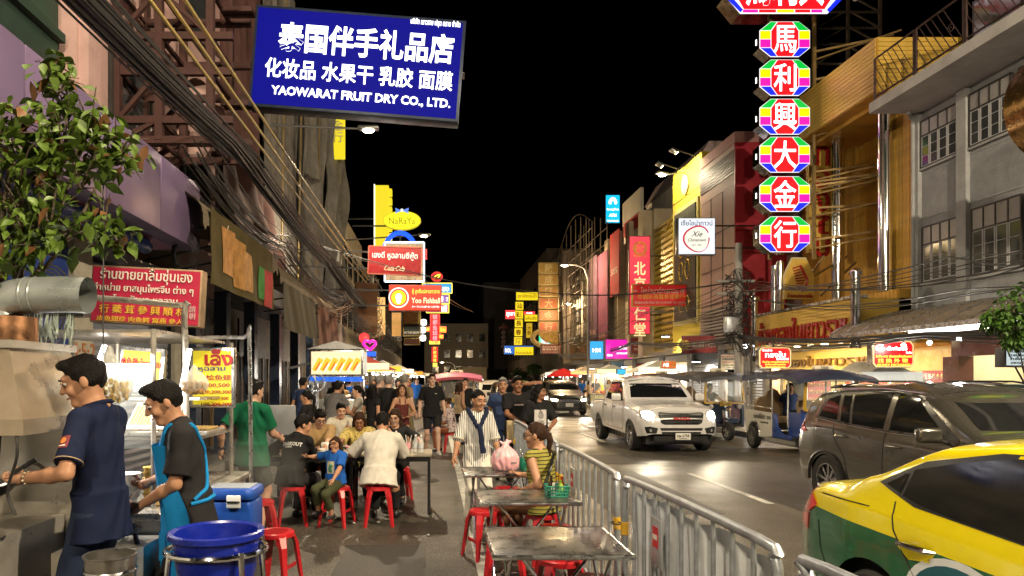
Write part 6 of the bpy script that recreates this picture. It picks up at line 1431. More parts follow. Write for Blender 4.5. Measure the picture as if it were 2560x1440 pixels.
YW = glow('lit_yellow', (.95, .68, .015), 1.05); DKR = mat('dark_red_ink', (.25, .02, .01), emit=(.2, .02, .0), es=.4)
sign('yellow lit signboard with Thai lettering atop the yellow cluster', (1290, 730, 1346, 751), 78, YW, CASE, [('สุราเฮียงจุ่นฮั้ว', .0, 0, .55, DKR, {'fw': .86})])
for i, ch in enumerate('汕頭長春酒'): sign('%s yellow lit panel of the vertical column of five' % ('topmost', 'second', 'middle', 'fourth', 'lowest')[i], (1288-i*.8, 754+22*i, 1309-i*.8, 775+22*i), 78, YW, CASE, [(ch, 0, 0, .7, DKR, {'bold': .02})])
sign('red lit Thai sign crossing left of the yellow column', (1263, 775, 1289, 798), 78.5, LR, CASE, [('ภูเขา', 0, 0, .6, LW, {'fw': .8})]); sign('red lit strip right of the yellow column', (1309, 778, 1338, 788), 79, LR, CASE, [('ทอง', 0, 0, .6, LW, {'fw': .5})])
sign('yellow lit Thai sign right of the yellow column', (1311, 786, 1344, 804), 78, YW, CASE, [('แห้งเซ้ง', 0, 0, .6, DKR, {'fw': .85})]); sign('narrow hanging yellow sign right of the column', (1315, 807, 1331, 845), 78.2, mat('dim_yellow', (.5, .35, .05), emit=(.8, .5, .03), es=.7), CASE, [('大\n泰', 0, 0, .3, DKR, {})])
sign('blue lit signboard with white letters at the foot of the yellow column', (1260, 864, 1334, 886), 77, glow('rol_blue', (.02, .16, .6), .9), CASE, [('ROL', -.36, -.05, .62, LW, {'fw': .2})]); sign('yellow lit signboard with red writing over the blue one', (1286, 867, 1334, 888), 76.5, YW, CASE, [('ห้างสรรพสินค้า', 0, -.2, .4, DKR, {'fw': .86})])
yk = thing('sign_lattice_frame', 'dark steel lattice behind the yellow sign cluster', 'steel frame')
for px in (1300, 1316, 1332, 1345): MB().bar(at(px, 735, 79.5), at(px, 880, 79.5), .1).build('upright', SCAF, yk)
for py in (760, 790, 820, 850, 866): MB().bar(at(1296, py, 79.6), at(1350, py, 79.6), .08).build('crossbar', SCAF, yk); MB().bar(at(1300, py, 79.7), at(1332, py-26, 79.7), .06).build('brace', SCAF, yk)
tr = thing('unlit_lollipop_sign', 'unlit dark red sign with a column of discs at the far end', 'sign', at(1259, 818, 84)); MB().bev((0, 0, 0), (1.15, .2, .5), .15).build('board', mat('dim_red', (.16, .02, .02)), tr); MB().ball((0, 0, .35), .22, 8).build('finial', mat('dim_gold', (.2, .14, .06)), tr)
for k in range(4): MB().lathe([(0, 0), (.26, 0), (.26, .15), (0, .15)], n=14, T=Matrix.Translation((0, 0, -.62-.58*k)) @ Matrix.Rotation(-pi/2, 4, 'X')).build('disc', mat('dim_rose', (.2, .10, .10)), tr)
MB().bar((0, .2, .2), (0, .2, -3.2), .1).build('post', SCAF, tr)
sign('maroon board with cream writing below the gold vertical sign', (1352, 861, 1403, 885), 60, mat('maroon_board', (.17, .03, .025), rough=.5), CASE, [('ห้างทอง ซิวเซ่งเฮง', 0, .26, .24, PW, {'fw': .84}), ('蘇成興大金行', 0, -.02, .24, PW, {'fw': .84}), ('SU SENG HENG GOLDSMITH', 0, -.3, .14, PW, {'fw': .84})])
gr = sign('green and white lit cross sign behind the carved tail', (1349, 835, 1377, 864), 64, glow('mint', (.7, .95, .9), 1.1), CASE, [], border=glow('neon_green', (.02, .8, .3), 1.6), bw=.09); MB().box((.1, -.02, -.1), (.4, .02, .12)).build('cross', LR, gr); MB().box((.1, -.02, -.1), (.12, .022, .4)).build('cross', LR, gr)
sign('cyan light box at the kerb beside the pink sign', (1474, 852, 1509, 899), 40, glow('cyan2', (.03, .42, .8), 1.0), CASE, [('HM', 0, 0, .3, LW, {})], yaw=-.15); sign('magenta light box with white Thai lettering', (1514, 848, 1581, 898), 39, glow('magenta2', (.85, .01, .42), 1.1), CASE, [('ออมสิน', .12, .08, .26, LW, {'fw': .3}), ('ธนาคารออมสิน', .12, -.2, .13, LW, {'fw': .4}), ('GSB', -.34, -.3, .14, LW, {'fw': .2}), ('ลด 50%', .4, -.1, .12, LW, {'fw': .16})], yaw=-.12)
sign('dark red box sign with cream script right of the magenta one', (1578, 844, 1636, 884), 38, mat('maroon2', (.18, .015, .012), rough=.4), CASE, [('江南春大酒楼', .0, .12, .3, PW, {'fw': .75}), ('ภัตตาคาร กังนำ', 0, -.2, .22, PW, {'fw': .75})], yaw=-.18)
rc = sign('long red shop fascia with white Chinese lettering over a lit shop', (1706, 838, 1790, 884), 27, mat('red_fascia', (.30, .012, .015), rough=.35, var=.1), CASE, [('中國城燕窩參茸藥行', .10, .0, .34, PW, {'fw': .72, 'bold': .015})], yaw=-.45); MB().lathe([(0, 0), (.2, 0), (.2, .02), (0, .02)], n=20, T=Matrix.Translation((-.55, -.02, 0)) @ Matrix.Rotation(-pi/2, 4, 'X')).build('gold_seal', GOLDT, rc)
sign('cream notice board with small printed lines by the shutters', (1800, 884, 1860, 925), 23, mat('cream_board', (.62, .57, .44), rough=.5, var=.05), CASE, [('หจก. ไชน่ามาร์ทเยาวราช', 0, .34, .15, PR, {'fw': .88}), ('中國城燕窩參茸藥行', 0, .16, .13, PBK, {'fw': .86}), ('ศูนย์รวม ยาจีน ใบชา', 0, -.02, .12, PR, {'fw': .86}), ('02-224-2881 02-221', 0, -.2, .11, PBK, {'fw': .8}), ('08-1234-56', .1, -.36, .11, PBK, {'fw': .6})])
os_ = sign('small orange hanging sign with a round seal', (1653, 902, 1691, 922), 30, glow('orange2', (.85, .18, .04), .85), mat('cream_edge', (.6, .52, .3)), [('六福', -.2, 0, .5, LW, {'fw': .35}), ('福', .28, 0, .5, PY, {})])
sign('maroon and grey flat sign above the far stalls', (1590, 907, 1627, 923), 34, mat('maroon3', (.15, .012, .02)), CASE, []); sign('blue small light box above the far stalls', (1542, 922, 1565, 937), 36, glow('sky', (.02, .5, .9), 1.), CASE, []); sign('steel blue canopy board above the far stalls', (1526, 902, 1560, 922), 38, mat('steel_blue', (.08, .15, .24)), CASE, [])
big_g = sign('large brown board with carved gold Thai letters by the cyan box', (1424, 856, 1475, 902), 52, mat('brown_gold_board', (.16, .10, .04), rough=.5, var=.2), CASE, [('ทอง', 0, 0, .7, mat('carved_letter', (.26, .09, .03), rough=.4), {'fw': .8, 'ext': .03})])
pale = sign('pale blue menu light box cut by the right edge', (2512, 868, 2600, 918), 10.8, glow('pale_menu', (.62, .72, .72), .9), CASE, [('ข้าวต้มปลา\nข้าวหมูกรอบ\nข้าวซี่โครง\nอาหารตู้นี้', -.15, 0, .19, PBK, {})]); MB().bar((.8, .1, 0), (2.6, .1, 0), .06).build('arm', BLACKM, pale)
for i in range(6):
 f_ = thing('wall_floodlight', 'white floodlight under the canopies, number %s from the gold shop' % ('one', 'two', 'three', 'four', 'five', 'six')[i], 'floodlight', at((1860, 1664, 1740, 1560, 1480, 1430)[i], (862, 842, 905, 918, 922, 925)[i], (22, 31, 30, 38, 48, 52)[i]))
 f_['label'] = ['white floodlight hung by the tangled utility pole', 'bright white floodlight right of the dark red box sign', 'lamp over the lit medicine shop doorway', 'lamp over the far stalls under the pink sign', 'tube lamp beside the brown gold letter board', 'tube lamp left of the brown gold letter board'][i]
 MB().bev((0, 0, .05), (.34, .24, .08), .02).build('housing', BLACKM, f_); MB().box((0, 0, 0), (.28, .2, .012)).build('lens', glow('flood_white', (.95, .97, 1), 25.), f_)
 ld = bpy.data.lights.new('lamp_light', 'SPOT'); ld.energy = LK*160; ld.color = (.97, .97, 1); ld.spot_size = radians(150); ld.spot_blend = .5; ld.shadow_soft_size = .1
 lo = bpy.data.objects.new('lamp_light', ld); col.objects.link(lo); lo.parent = f_; lo.location = (0, 0, -.03); lo.rotation_euler = (radians(-12), radians(-15), 0)
BANDY = mat('reflective_yellow', (.62, .36, .03), rough=.4, var=.2, vs=20)
SHEETW = cloth('white_sheet', (.80, .84, .90), rough=.7, var=.1, vs=3, bump=.1, bs=12, dirt=(.32, .33, .35), dirts=2)
def barrier(label, ya, yb, xa, xb, sheet=False, plate_at=None):
 r = thing('crowd_barrier', label, 'barrier', (xa, ya, 0), 0, 'steel crowd barriers between the tables and the road')
 L = sqrt((yb-ya)**2 + (xb-xa)**2); r.rotation_euler = (0, 0, -atan2(xb-xa, yb-ya))
 H = 1.06; z0 = .16
 fr = [(0, .05, .02), (0, .05, H-.16), (0, .09, H-.05), (0, .19, H), (0, L-.19, H), (0, L-.09, H-.05), (0, L-.05, H-.16), (0, L-.05, .02)]
 MB().tube(bez(fr, 4), .021, 10).build('frame', GALV, r)
 MB().tube([(0, .05, z0), (0, L-.05, z0)], .016, 8).build('lower_rail', GALV, r)
 n = 9; bm = MB().tube([(0, 0, z0), (0, 0, H)], .0115, 8).mesh('bar', GALV)
 for i in range(n): o = link('bar', bm, r); o.location = (0, .05 + (L-.1)*(i+1)/(n+1), 0)
 for y in (.05, L-.05):
  MB().tube([(-.22, y, .012), (.22, y, .012)], .02, 8).build('foot', GALV, r)
  for z in (.30, .70): MB().lathe([(.025, 0), (.0245, .0), (.0245, .08), (.024, .08)], (0, y, z), 10).build('reflective_band', BANDY, r)
 if sheet:
  def fn(u, v): return Vector((.028 + .012*sin(u*26) + .008*sin(u*61+v*5), .08 + (L-.16)*u, .12 + (H-.18)*v - .012*sin(u*17)*v))
  s_ = MB(); s_.grid(fn, 60, 8); s_.build('white_sheet', SHEETW, r)
 if plate_at is not None:
  o = MB().bev((-.026, plate_at, .80), (.012, .16, .26), .003).build('plate', mat('plate_grey', (.45, .47, .5), rough=.4, metal=.5), r)
  MB().box((-.034, plate_at, .83), (.003, .08, .11)).build('red_square', PR, o); MB().box((-.036, plate_at, .83), (.003, .06, .025)).build('white_mark', PW, o)
 for z in (.35, .75):
  MB().tube([(-.02 + .03*cos(t), .0 + .05*sin(t), z) for t in np.linspace(0, 5.5, 9)], .005, 5).build('tie_wire', BLACKM, r)
 return r
barrier('nearest crowd barrier, only its corner in view at the bottom edge', .35, 2.42, 1.32, 1.27, True)
barrier('second nearest crowd barrier, lined with white sheet and a red label plate', 2.46, 4.36, 1.26, 1.19, True, 1.22)
barrier('third crowd barrier, open bars beside the front two tables', 4.42, 6.52, 1.185, 1.18, False, 1.35)
barrier('fourth crowd barrier, behind the woman in the sleeveless top', 6.58, 8.46, 1.18, 1.18); barrier('fifth crowd barrier, its end post by the man holding a paper bag', 8.52, 10.35, 1.18, 1.19)
for i in range(4): barrier(['barrier just past the standing man with the raised arm', 'second barrier past the man with the raised arm', 'third barrier past the man with the raised arm', 'farthest barrier beside the white car'][i], 12.6 + 2.1*i, 14.6 + 2.1*i, 1.25, 1.25)
TOPM = mat('table_steel', (.30, .285, .265), rough=.31, metal=.85, var=.25, vs=7, dirt=(.12, .11, .10), dirts=3)
def folding_table(label, x0, x1, y0, y1, h=.73):
 r = thing('folding_table', label, 'table', ((x0+x1)/2, (y0+y1)/2, 0)); w, d = x1-x0, y1-y0
 MB().bev((0, 0, h-.015), (w, d, .03), .012).build('table_top', TOPM, r)
 e = MB(); e.tube([(-w/2, -d/2, h-.012), (w/2, -d/2, h-.012), (w/2, d/2, h-.012), (-w/2, d/2, h-.012)], .014, 8, closed=True); e.build('rim', STEEL, r)
 for sx in (-1, 1):
  for s_ in (-1, 1): MB().tube([(sx*w*.36, -s_*d*.42, .0), (sx*w*.36 + .02*s_, 0, h*.5), (sx*w*.36, s_*d*.40, h-.03)], .011, 8).build('leg', CHROME, r)
 for s_ in (-1, 1): MB().tube([(-w*.36, s_*d*.42, .03), (w*.36, s_*d*.42, .03)], .009, 8).build('crossbar', CHROME, r)
 for s_ in (-1, 1): MB().tube([(s_*-w*.34, -d*.1, .05), (s_*w*.30, -d*.1, h-.04)], .010, 8).build('brace', CHROME, r)
 return r
folding_table('front steel folding table with a bare scratched top', .31, 1.07, 3.68, 4.40); folding_table('middle steel folding table carrying the green condiment basket', .34, 1.12, 5.25, 5.88)
folding_table('back steel folding table under the pink plastic bag', .28, 1.02, 6.78, 7.40)
WTOP = mat('laminate_pale', (.50, .44, .34), rough=.4, var=.15, vs=4, dirt=(.25, .2, .15))
for i, (xa, xb) in enumerate(((-2.12, -1.10), (-1.09, -.05))):
 r = thing('dining_table', ['left dining table with bowls where the family eats', 'right dining table with water bottles and pink cup'][i], 'table', ((xa+xb)/2, 8.75, 0)); w = xb-xa
 MB().bev((0, 0, .735), (w, .66, .03), .01).build('table_top', WTOP, r); MB().bbox((-w/2+.02, -.31, .66), (w/2-.02, .31, .718)).build('apron_rail', BLACKM, r)
 for sx in (-1, 1):
  for sy in (-1, 1): MB().bar((sx*(w/2-.04), sy*.28, 0), (sx*(w/2-.04), sy*.28, .66), .032).build('leg', BLACKM, r)
  MB().bar((sx*(w/2-.04), -.28, .12), (sx*(w/2-.04), .28, .12), .025).build('stretcher', BLACKM, r)
def stool_parts(parent):
 h = .455; t = MB(); t.lathe([(.0, h-.012), (.11, h-.012), (.135, h-.006), (.148, h-.016), (.152, h-.045), (.146, h-.05), (.14, h-.03), (0, h-.03)], n=28, cap=False)
 t.build('seat', REDPL, parent)
 for k in range(7): MB().box((0, -.09+.03*k, h-.009), (.2*cos((k-3)/3.6), .008, .006)).build('seat_rib', REDPL, parent)
 for sx in (-1, 1):
  for sy in (-1, 1):
   l = MB(); a = Vector((sx*.088, sy*.088, h-.03)); b = Vector((sx*.150, sy*.150, 0)); dx = Vector((sx, -sy, 0)).normalized(); nn = Vector((sx, sy, 0)).normalized()
   def rib(p, w_, dd): return [p + dx*w_ + nn*.0, p + nn*dd + dx*w_*.6, p + nn*dd - dx*w_*.6, p - dx*w_]
   q0, q1, q2 = rib(a, .045, .022), rib(a.lerp(b, .2) + nn*.012, .036, .03), rib(b, .02, .024)
   l.add(q0+q1+q2, [(i+4*j, (i+1) % 4+4*j, (i+1) % 4+4*j+4, i+4*j+4) for j in range(2) for i in range(4)] + [(8, 9, 10, 11)], 0, False)
   l.build('leg', REDPL, parent)
 for sx in (-1, 1): MB().box((sx*.125, 0, .17), (.012, .20, .03)).build('stretcher', REDPL, parent)
 return parent
ST = [((.46, 6.45), 'red stool left of the middle folding table'), ((.55, 5.45), 'red stool under the near edge of the middle table'), ((1.0, 5.72), 'red stool tucked under the middle table by the barrier'), ((.86, 4.72), 'red stool under the front table toward the back'), ((.97, 4.22), 'nearest red stool with a woven seat under the front table'),
  ((.80, 7.75), 'red stool beside the back folding table near the pink bag'), ((.98, 6.30), 'red stool the woman in the sleeveless top sits on'), ((-1.66, 7.9), 'red stool under the diner in the black jersey'), ((-1.14, 7.86), 'red stool under the boy in blue'), ((-.66, 7.9), 'red stool under the man in the white shirt'),
  ((-1.66, 9.62), 'red stool under the man in glasses and beige shirt'), ((-1.06, 9.62), 'red stool under the woman in the flowered blouse'), ((-.52, 9.62), 'red stool under the woman in glasses dressed in black'), ((-1.30, 5.55), 'red stool beside the blue tub stand'), ((-1.80, 6.95), 'red stool behind the blue cool box'),
  ((-1.5, 11.2), 'red stool under the man in the cream tee'), ((.35, 15.6), 'red stool under the woman in the flowered shirt'), ((.05, 6.9), None)]
st0 = None
for (x, y), lab in ST:
 if lab is None: continue
 if st0 is None: st0 = stool_parts(thing('plastic_stool', lab, 'stool', (x, y, 0), .4, 'red plastic stools'))
 else: dup(st0, (x, y, 0), random.uniform(-.5, .5), lab)
CLEAR = mat('clear_plastic', (.75, .8, .82), rough=.1, var=0, alpha=.35); PINKP = mat('pink_plastic', (.75, .35, .42), rough=.4, var=.08); GREENP = mat('green_plastic', (.02, .25, .17), rough=.4, var=.1)
def bottle(label, x, y, z, capc=WHITEP, s=1.):
 r = thing('water_bottle', label, 'bottle', (x, y, z)); MB().lathe([(0, 0), (.030*s, 0), (.032*s, .02*s), (.032*s, .13*s), (.026*s, .16*s), (.012*s, .19*s), (.012*s, .205*s)], n=14).build('body', CLEAR, r); MB().lathe([(.014*s, .20*s), (.014*s, .222*s), (0, .222*s)], n=10).build('cap', capc, r); MB().lathe([(.0325*s, .06*s), (.0325*s, .11*s)], n=14, cap=False).build('label_band', mat('bottle_label', (.5, .55, .6), rough=.5), r)
bottle('clear water bottle, left of the pair at the table end', -.26, 8.72, .75); bottle('clear water bottle, right of the pair at the table end', -.19, 8.68, .75); bottle('water bottle with red cap by the black jersey', -2.0, 8.7, .75, PR, 1.1); bottle('water bottle with red cap on the rear table', -1.35, 10.4, .75, PR)
def bowl(label, x, y, z, m, r=.08, h=.05):
 b = MB(); b.lathe([(0, .004), (r*.5, 0), (r*.55, .006), (r, h), (r*.96, h), (r*.5, .012), (0, .012)], n=20); o = b.build('bowl', m); o.location = (x, y, z); return tag(o, label, 'bowl')
bowl('white bowl in front of the beige shirt diner', -1.7, 8.72, .75, WHITEP); bowl('pink bowl in front of the flowered blouse diner', -1.12, 8.95, .75, PINKP, .075); bowl('white plate by the woman in black', -.62, 8.9, .75, WHITEP, .1, .025); bowl('green bowl at the middle of the dining tables', -1.25, 8.68, .75, GREENP, .09); bowl('white rice bowl left of the green bowl', -1.45, 8.62, .75, WHITEP, .07)
cup = thing('straw_cup', 'pink cup full of drinking straws on the dining table', 'cup', (-.36, 8.66, .75)); MB().lathe([(.033, 0), (.042, .12), (.04, .12), (.03, .005), (0, .005)], n=14).build('cup', PINKP, cup)
for k in range(7): MB().tube([(.01*cos(k), .01*sin(k), .01), (.05*cos(k*2.1), .04*sin(k*2.1), .22)], .003, 5).build('straw', WHITEP, cup)
wbx = tag(MB().bev((-1.42, 8.98, .80), (.17, .10, .10), .01).build('tissue_box', WHITEP), 'white and pink tissue box on the dining table', 'box')
bk = thing('condiment_basket', 'green plastic basket of sauce bottles on the middle table', 'basket', (.98, 5.55, .732))
g = MB(); w_, d_, h_ = .16, .13, .085
for k in range(9):
 for (a, b) in (((-w_/2, -d_/2), (w_/2, -d_/2)), ((-w_/2, d_/2), (w_/2, d_/2)), ((-w_/2, -d_/2), (-w_/2, d_/2)), ((w_/2, -d_/2), (w_/2, d_/2))):
  t = k/8; g.bar((a[0]+(b[0]-a[0])*t, a[1]+(b[1]-a[1])*t, 0), ((a[0]+(b[0]-a[0])*t)*1.12, (a[1]+(b[1]-a[1])*t)*1.12, h_), .008)
for z, s_ in ((.004, 1.), (.03, 1.04), (.055, 1.08), (h_, 1.13)): g.tube([(-w_/2*s_, -d_/2*s_, z), (w_/2*s_, -d_/2*s_, z), (w_/2*s_, d_/2*s_, z), (-w_/2*s_, d_/2*s_, z)], .006, 5, closed=True)
g.build('mesh_basket', GREENP, bk); MB().box((0, 0, .004), (w_, d_, .006)).build('floor', GREENP, bk)
for i, (x, y, hh, m) in enumerate(((-.04, .02, .15, mat('soy_glass', (.03, .012, .005), rough=.1)), (.03, -.02, .12, mat('lime_cap', (.35, .5, .05))), (.05, .04, .14, mat('chili_sauce', (.4, .03, .01), rough=.2)), (-.03, -.04, .10, WHITEP))): MB().lathe([(0, 0), (.022, 0), (.022, hh*.6), (.01, hh*.8), (.012, hh), (0, hh)], (x, y, .01), 12).build('sauce_bottle', m, bk)
hold = thing('condiment_holder', 'green cutlery holder behind the pink bag', 'cutlery holder', (.93, 7.2, .732)); MB().lathe([(.05, 0), (.06, .12), (.056, .12), (.045, .01), (0, .01)], n=16).build('tub', GREENP, hold)
for k in range(6): MB().tube([(.02*cos(k), .02*sin(k), .02), (.05*cos(k*1.7), .05*sin(k*1.7), .21)], .004, 5).build('cutlery', STEEL, hold)
pb = thing('plastic_bag', 'translucent pink carrier bag knotted on the back table', 'bag', (.72, 7.08, .732)); PB_ = mat('pink_bag_film', (.80, .42, .46), rough=.3, var=.12, vs=12, bump=.4, bs=14)
Bf = Field(); Bf.ell((-.05, 0, .10), (.095, .085, .12), None, .08).ell((.06, 0, .10), (.085, .085, .115), None, .08).cap((0, 0, .16), (.005, 0, .27), .075, .022, k=.08).cap((0, 0, .27), (-.055, 0, .30), .015, .012, k=.02).cap((0, 0, .27), (.05, 0, .305), .015, .012, k=.02).cap((0, 0, .27), (.01, 0, .315), .014, .01, k=.02); Bf.clips.append((Vector((0, 0, .004)), Vector((0, 0, -1)))); Bf.noise = lambda X, Y, Z: .0035*np.sin(np.arctan2(Y, X)*11 + Z*14) + .0015*np.sin(Z*70+X*60)
V, Q = Bf.mesh(.008); bo = np_mesh('film', V, Q, PB_, pb); bv_ = bvh_of(bo); patch(bv_, (.08, -1, .10), (1, 0, 0), (0, 0, 1), (0, 1, 0), [(-.03, -.02), (.03, -.02), (.03, .0), (-.03, .0)], .002, 'print_mark', mat('grey_print', (.25, .2, .22)), pb); patch(bv_, (-.08, -1, .16), (1, 0, 0), (0, 0, 1), (0, 1, 0), [(-.02, -.03), (.02, -.01), (.02, .05), (-.02, .04)], .002, 'print_mark', mat('grey_print2', (.42, .36, .38)), pb)
SST = mat('stall_stainless', (.52, .49, .44), rough=.34, metal=.7, var=.18, vs=5, dirt=(.25, .22, .18), dirts=2.2)
TUBE = glow('stall_tube', (1., .97, .90), 9.)
GLASSC = mat('clear_glass', (.6, .65, .65), rough=.05, var=0, alpha=.14)
stl = thing('noodle_cart', 'stainless noodle cart with glass display and bright tubes', 'food cart', (-2.25, 5.0, 0))
MB().bbox((-.62, -.75, .1), (.55, 1.1, .80)).build('cabinet', SST, stl); MB().bev((-.03, .17, .83), (1.24, 1.92, .05), .012).build('counter', SST, stl)
for x, y in ((-.55, -.65), (.45, -.65), (-.55, 1.0), (.45, 1.0)): MB().tube([(x, y, .85), (x, y, 2.0)], .018, 8).build('post', SST, stl)
MB().tube(bez([(-.62, -.2, .85), (-.62, -.2, 2.18), (-.56, -.2, 2.27), (.42, -.2, 2.20), (.48, -.2, 2.10), (.50, -.2, .9)], 5), .022, 10).build('arch_pipe', SST, stl)
for z in (1.22, 1.52): MB().bbox((-.55, .2, z), (.45, 1.0, z+.02)).build('shelf', SST, stl)
MB().bbox((-.56, -.66, 1.24), (.46, -.655, 1.78)).build('pane', GLASSC, stl)
for i in range(3):
 tr = MB().bev((-.3+.34*i, .35, 1.27), (.3, .4, .04), .01).build('tray', SST, stl); tr.rotation_euler = (.0, 0, 0)
 for k in range(10): MB().tube([(-.42+.34*i+.026*k, .2, 1.30), (-.42+.34*i+.026*k, .48, 1.30)], .01, 6).build('fish_strip', mat('fried_fin', (.55, .38, .14), rough=.5, var=.3), tr)
O_ = Vector((-2.25, 5.0, 0))
for (a, b) in ((at(474, 872, 4.62) - O_, at(410, 1195, 4.62) - O_), (at(335, 972, 4.9) - O_, at(412, 962, 4.9) - O_), (at(246, 905, 4.9) - O_, at(262, 862, 4.9) - O_)):
 t_ = MB().tube([a, b], .016, 10).build('fluorescent_tube', TUBE, stl)
rk = MB(); rk.box((.26, -.15, 1.42), (.34, .02, .26), R=Rx(-.9)); rk = rk.build('sloped_rack', WHITEP, stl)
for k in range(14):
 MB().box((.115 + .0225*k, -.165, 1.43), (.013, .012, .21), R=Rx(-.9)).build('fin_strip', mat('fried_fin', (.55, .38, .14)), rk)
MB().bbox((-.5, -.60, 1.98), (.46, .8, 2.0)).build('roof_sheet', SST, stl)
ld = bpy.data.lights.new('lamp_light', 'AREA'); ld.shape = 'RECTANGLE'; ld.size = .9; ld.size_y = .06; ld.energy = LK*14; ld.color = (1, .97, .9); lo = bpy.data.objects.new('lamp_light', ld); col.objects.link(lo); lo.parent = stl; lo.location = (0, -.72, 1.82); lo.rotation_euler = (radians(25), 0, 0)
sg = sign('orange yellow stall sign with red Chinese and Thai lettering', (296, 868, 410, 958), 5.0, mat('stall_yellow', (.7, .40, .02), rough=.45, emit=(1, .55, .02), es=.42, var=.15), STEEL, [('炖鱼翅เล้งหูฉลาม', 0, .03, .30, PR, {'fw': .88}), ('ซู', .0, -.32, .14, PR, {})], depth=.05, roll=radians(4))
pr = sign('yellow price sign with big red Thai lettering hung in a pipe frame', (474, 868, 587, 1020), 5.7, mat('price_yellow', (.75, .58, .02), rough=.45, emit=(1, .8, .03), es=.5), STEEL,
  [('หูฉลาม', -.0, .13, .12, mat('ink_blue', (.02, .06, .3)), {'fw': .6, 'fhh': .09}), ('เล็ง', .15, .33, .30, PR, {'fw': .62, 'bold': .03}), ('烩鱼翅', .15, .0, .10, PR, {'fw': .55}), ('300,500', .12, -.13, .09, PR, {'fw': .55}), ('100,200,300', .10, -.24, .08, PR, {'fw': .66}), ('ชามละ 300', .12, -.34, .07, PR, {'fw': .5}), ('100,200,300', .10, -.44, .08, PR, {'fw': .66})], depth=.05)
pfm = thing('pipe_frame', 'bent steel pipe frame holding the yellow price sign', 'frame', (-1.83, 5.78, 0)); MB().tube(bez([(-.30, 0, .0), (-.30, 0, 1.95), (-.26, 0, 2.02), (.20, 0, 2.03), (.25, 0, 1.97), (.27, 0, 0)], 5), .018, 8).build('pipe', STEEL, pfm)
for z in (.3, .5): MB().tube([(-.3, 0, z), (.27, 0, z)], .012, 6).build('cross_pipe', STEEL, pfm)
for i in range(7): bowl('white bowl, %s in the stack on the cart counter' % ('lowest', 'second lowest', 'third lowest', 'middle', 'third from top', 'second from top', 'topmost')[i], -2.02, 4.45, .865+.022*i, WHITEP, .092, .07)
for i in range(6):
 b = MB(); b.lathe([(.05, 0), (.075, .07), (.078, .075), (.07, .072), (.045, .006), (0, .006)], n=20); o = b.build('rattan_basket', mat('rattan_yellow', (.62, .42, .13), rough=.6, var=.2, vs=30)); o.location = (-1.83, 4.45, .865+.034*i); tag(o, 'yellow rattan soup basket, %s of its stack' % ('lowest', 'second lowest', 'third lowest', 'third highest', 'second highest', 'topmost')[i], 'basket')
def hangbag(label, p, w, h, m, inner):
 r = thing('hanging_bag', label, 'bag', p); f = Field(); f.ell((0, 0, -h*.68), (w*.5, w*.38, h*.32), None, .06).cap((0, 0, -h*.5), (0, 0, -.02), w*.3, .012, k=.05); f.noise = lambda X, Y, Z: .006*np.sin(np.arctan2(Y, X)*14 + Z*8)
 V, Q = f.mesh(.011); np_mesh('film', V, Q, m, r)
 c = MB()
 for k in range(70): c.ball((random.uniform(-.38, .38)*w, random.uniform(-.28, .28)*w, -h*(.6 + .32*random.random())), (.014, .01, .018), 5)
 o = c.build('contents', inner, r); o['kind'] = 'stuff'
FILM = mat('bag_film', (.82, .82, .78), rough=.25, var=.1, alpha=.38)
hangbag('clear bag of yellow snack packets hanging behind the navy shirted cook', at(275, 860, 4.0), .26, .36, FILM, mat('yellow_packets', (.75, .52, .06), rough=.4, var=.3, vs=20)); hangbag('clear bag of fried pieces hanging above the aproned cook', at(487, 908, 4.3), .17, .2, FILM, mat('fried_brown', (.45, .25, .07), rough=.6, var=.3))
hd_ = thing('extractor_hood', 'dented stainless extractor hood with duct at the left edge', 'extractor hood', (-2.36, 3.75, 0))
HOOD = mat('hood_bronze_steel', (.46, .38, .29), rough=.34, metal=.6, var=.18, vs=2.5, dirt=(.25, .19, .13), dirts=1.4)
def frus(mb, a, b, z0, z1):
 vs = [(a[0], a[1], z0), (a[2], a[1], z0), (a[2], a[3], z0), (a[0], a[3], z0), (b[0], b[1], z1), (b[2], b[1], z1), (b[2], b[3], z1), (b[0], b[3], z1)]
 return mb.add(vs, [(0, 3, 2, 1), (4, 5, 6, 7), (0, 1, 5, 4), (1, 2, 6, 5), (2, 3, 7, 6), (3, 0, 4, 7)])
frus(MB(), (-.55, -.35, .30, .40), (-.45, -.28, .19, .30), 1.48, 1.84).build('hood_cone', HOOD, hd_); MB().bbox((-.48, -.30, 1.84), (.22, .32, 1.88)).build('top_band', SST, hd_); MB().bbox((-.56, -.36, 1.40), (.31, .41, 1.48)).build('hood_skirt', HOOD, hd_)
bp_ = MB(); bp_.add([(-.6, .41, .5), (.16, .41, .5), (.30, .41, 1.40), (-.6, .41, 1.40), (-.6, .43, .5), (.16, .43, .5), (.30, .43, 1.40), (-.6, .43, 1.40)], [(0, 1, 2, 3), (7, 6, 5, 4), (0, 4, 5, 1), (1, 5, 6, 2), (2, 6, 7, 3), (3, 7, 4, 0)]); bp_.build('splash_back', SST, hd_)
MB().bbox((-.6, -.3, .02), (.10, .40, .86)).build('stove_cabinet', SST, hd_); MB().bev((.24, -.30, 1.50), (.08, .03, .05), .01).build('switch', BLACKP, hd_)
DUCT = mat('duct_metal', (.42, .46, .46), rough=.32, metal=.55, var=.2, vs=4); COPPER = mat('copper_duct', (.42, .22, .12), rough=.35, metal=1., var=.3, vs=6)
MB().lathe([(.13, 1.88), (.125, 2.02)], (.03, 0, 0), 24).build('copper_collar', COPPER, hd_)
MB().tube(bez([(-.02, 0, 2.0), (-.04, 0, 2.06), (.03, 0, 2.12), (.16, 0, 2.14), (.34, 0, 2.145), (.45, 0, 2.14)], 5), .1, 20, caps=False).build('duct', DUCT, hd_)
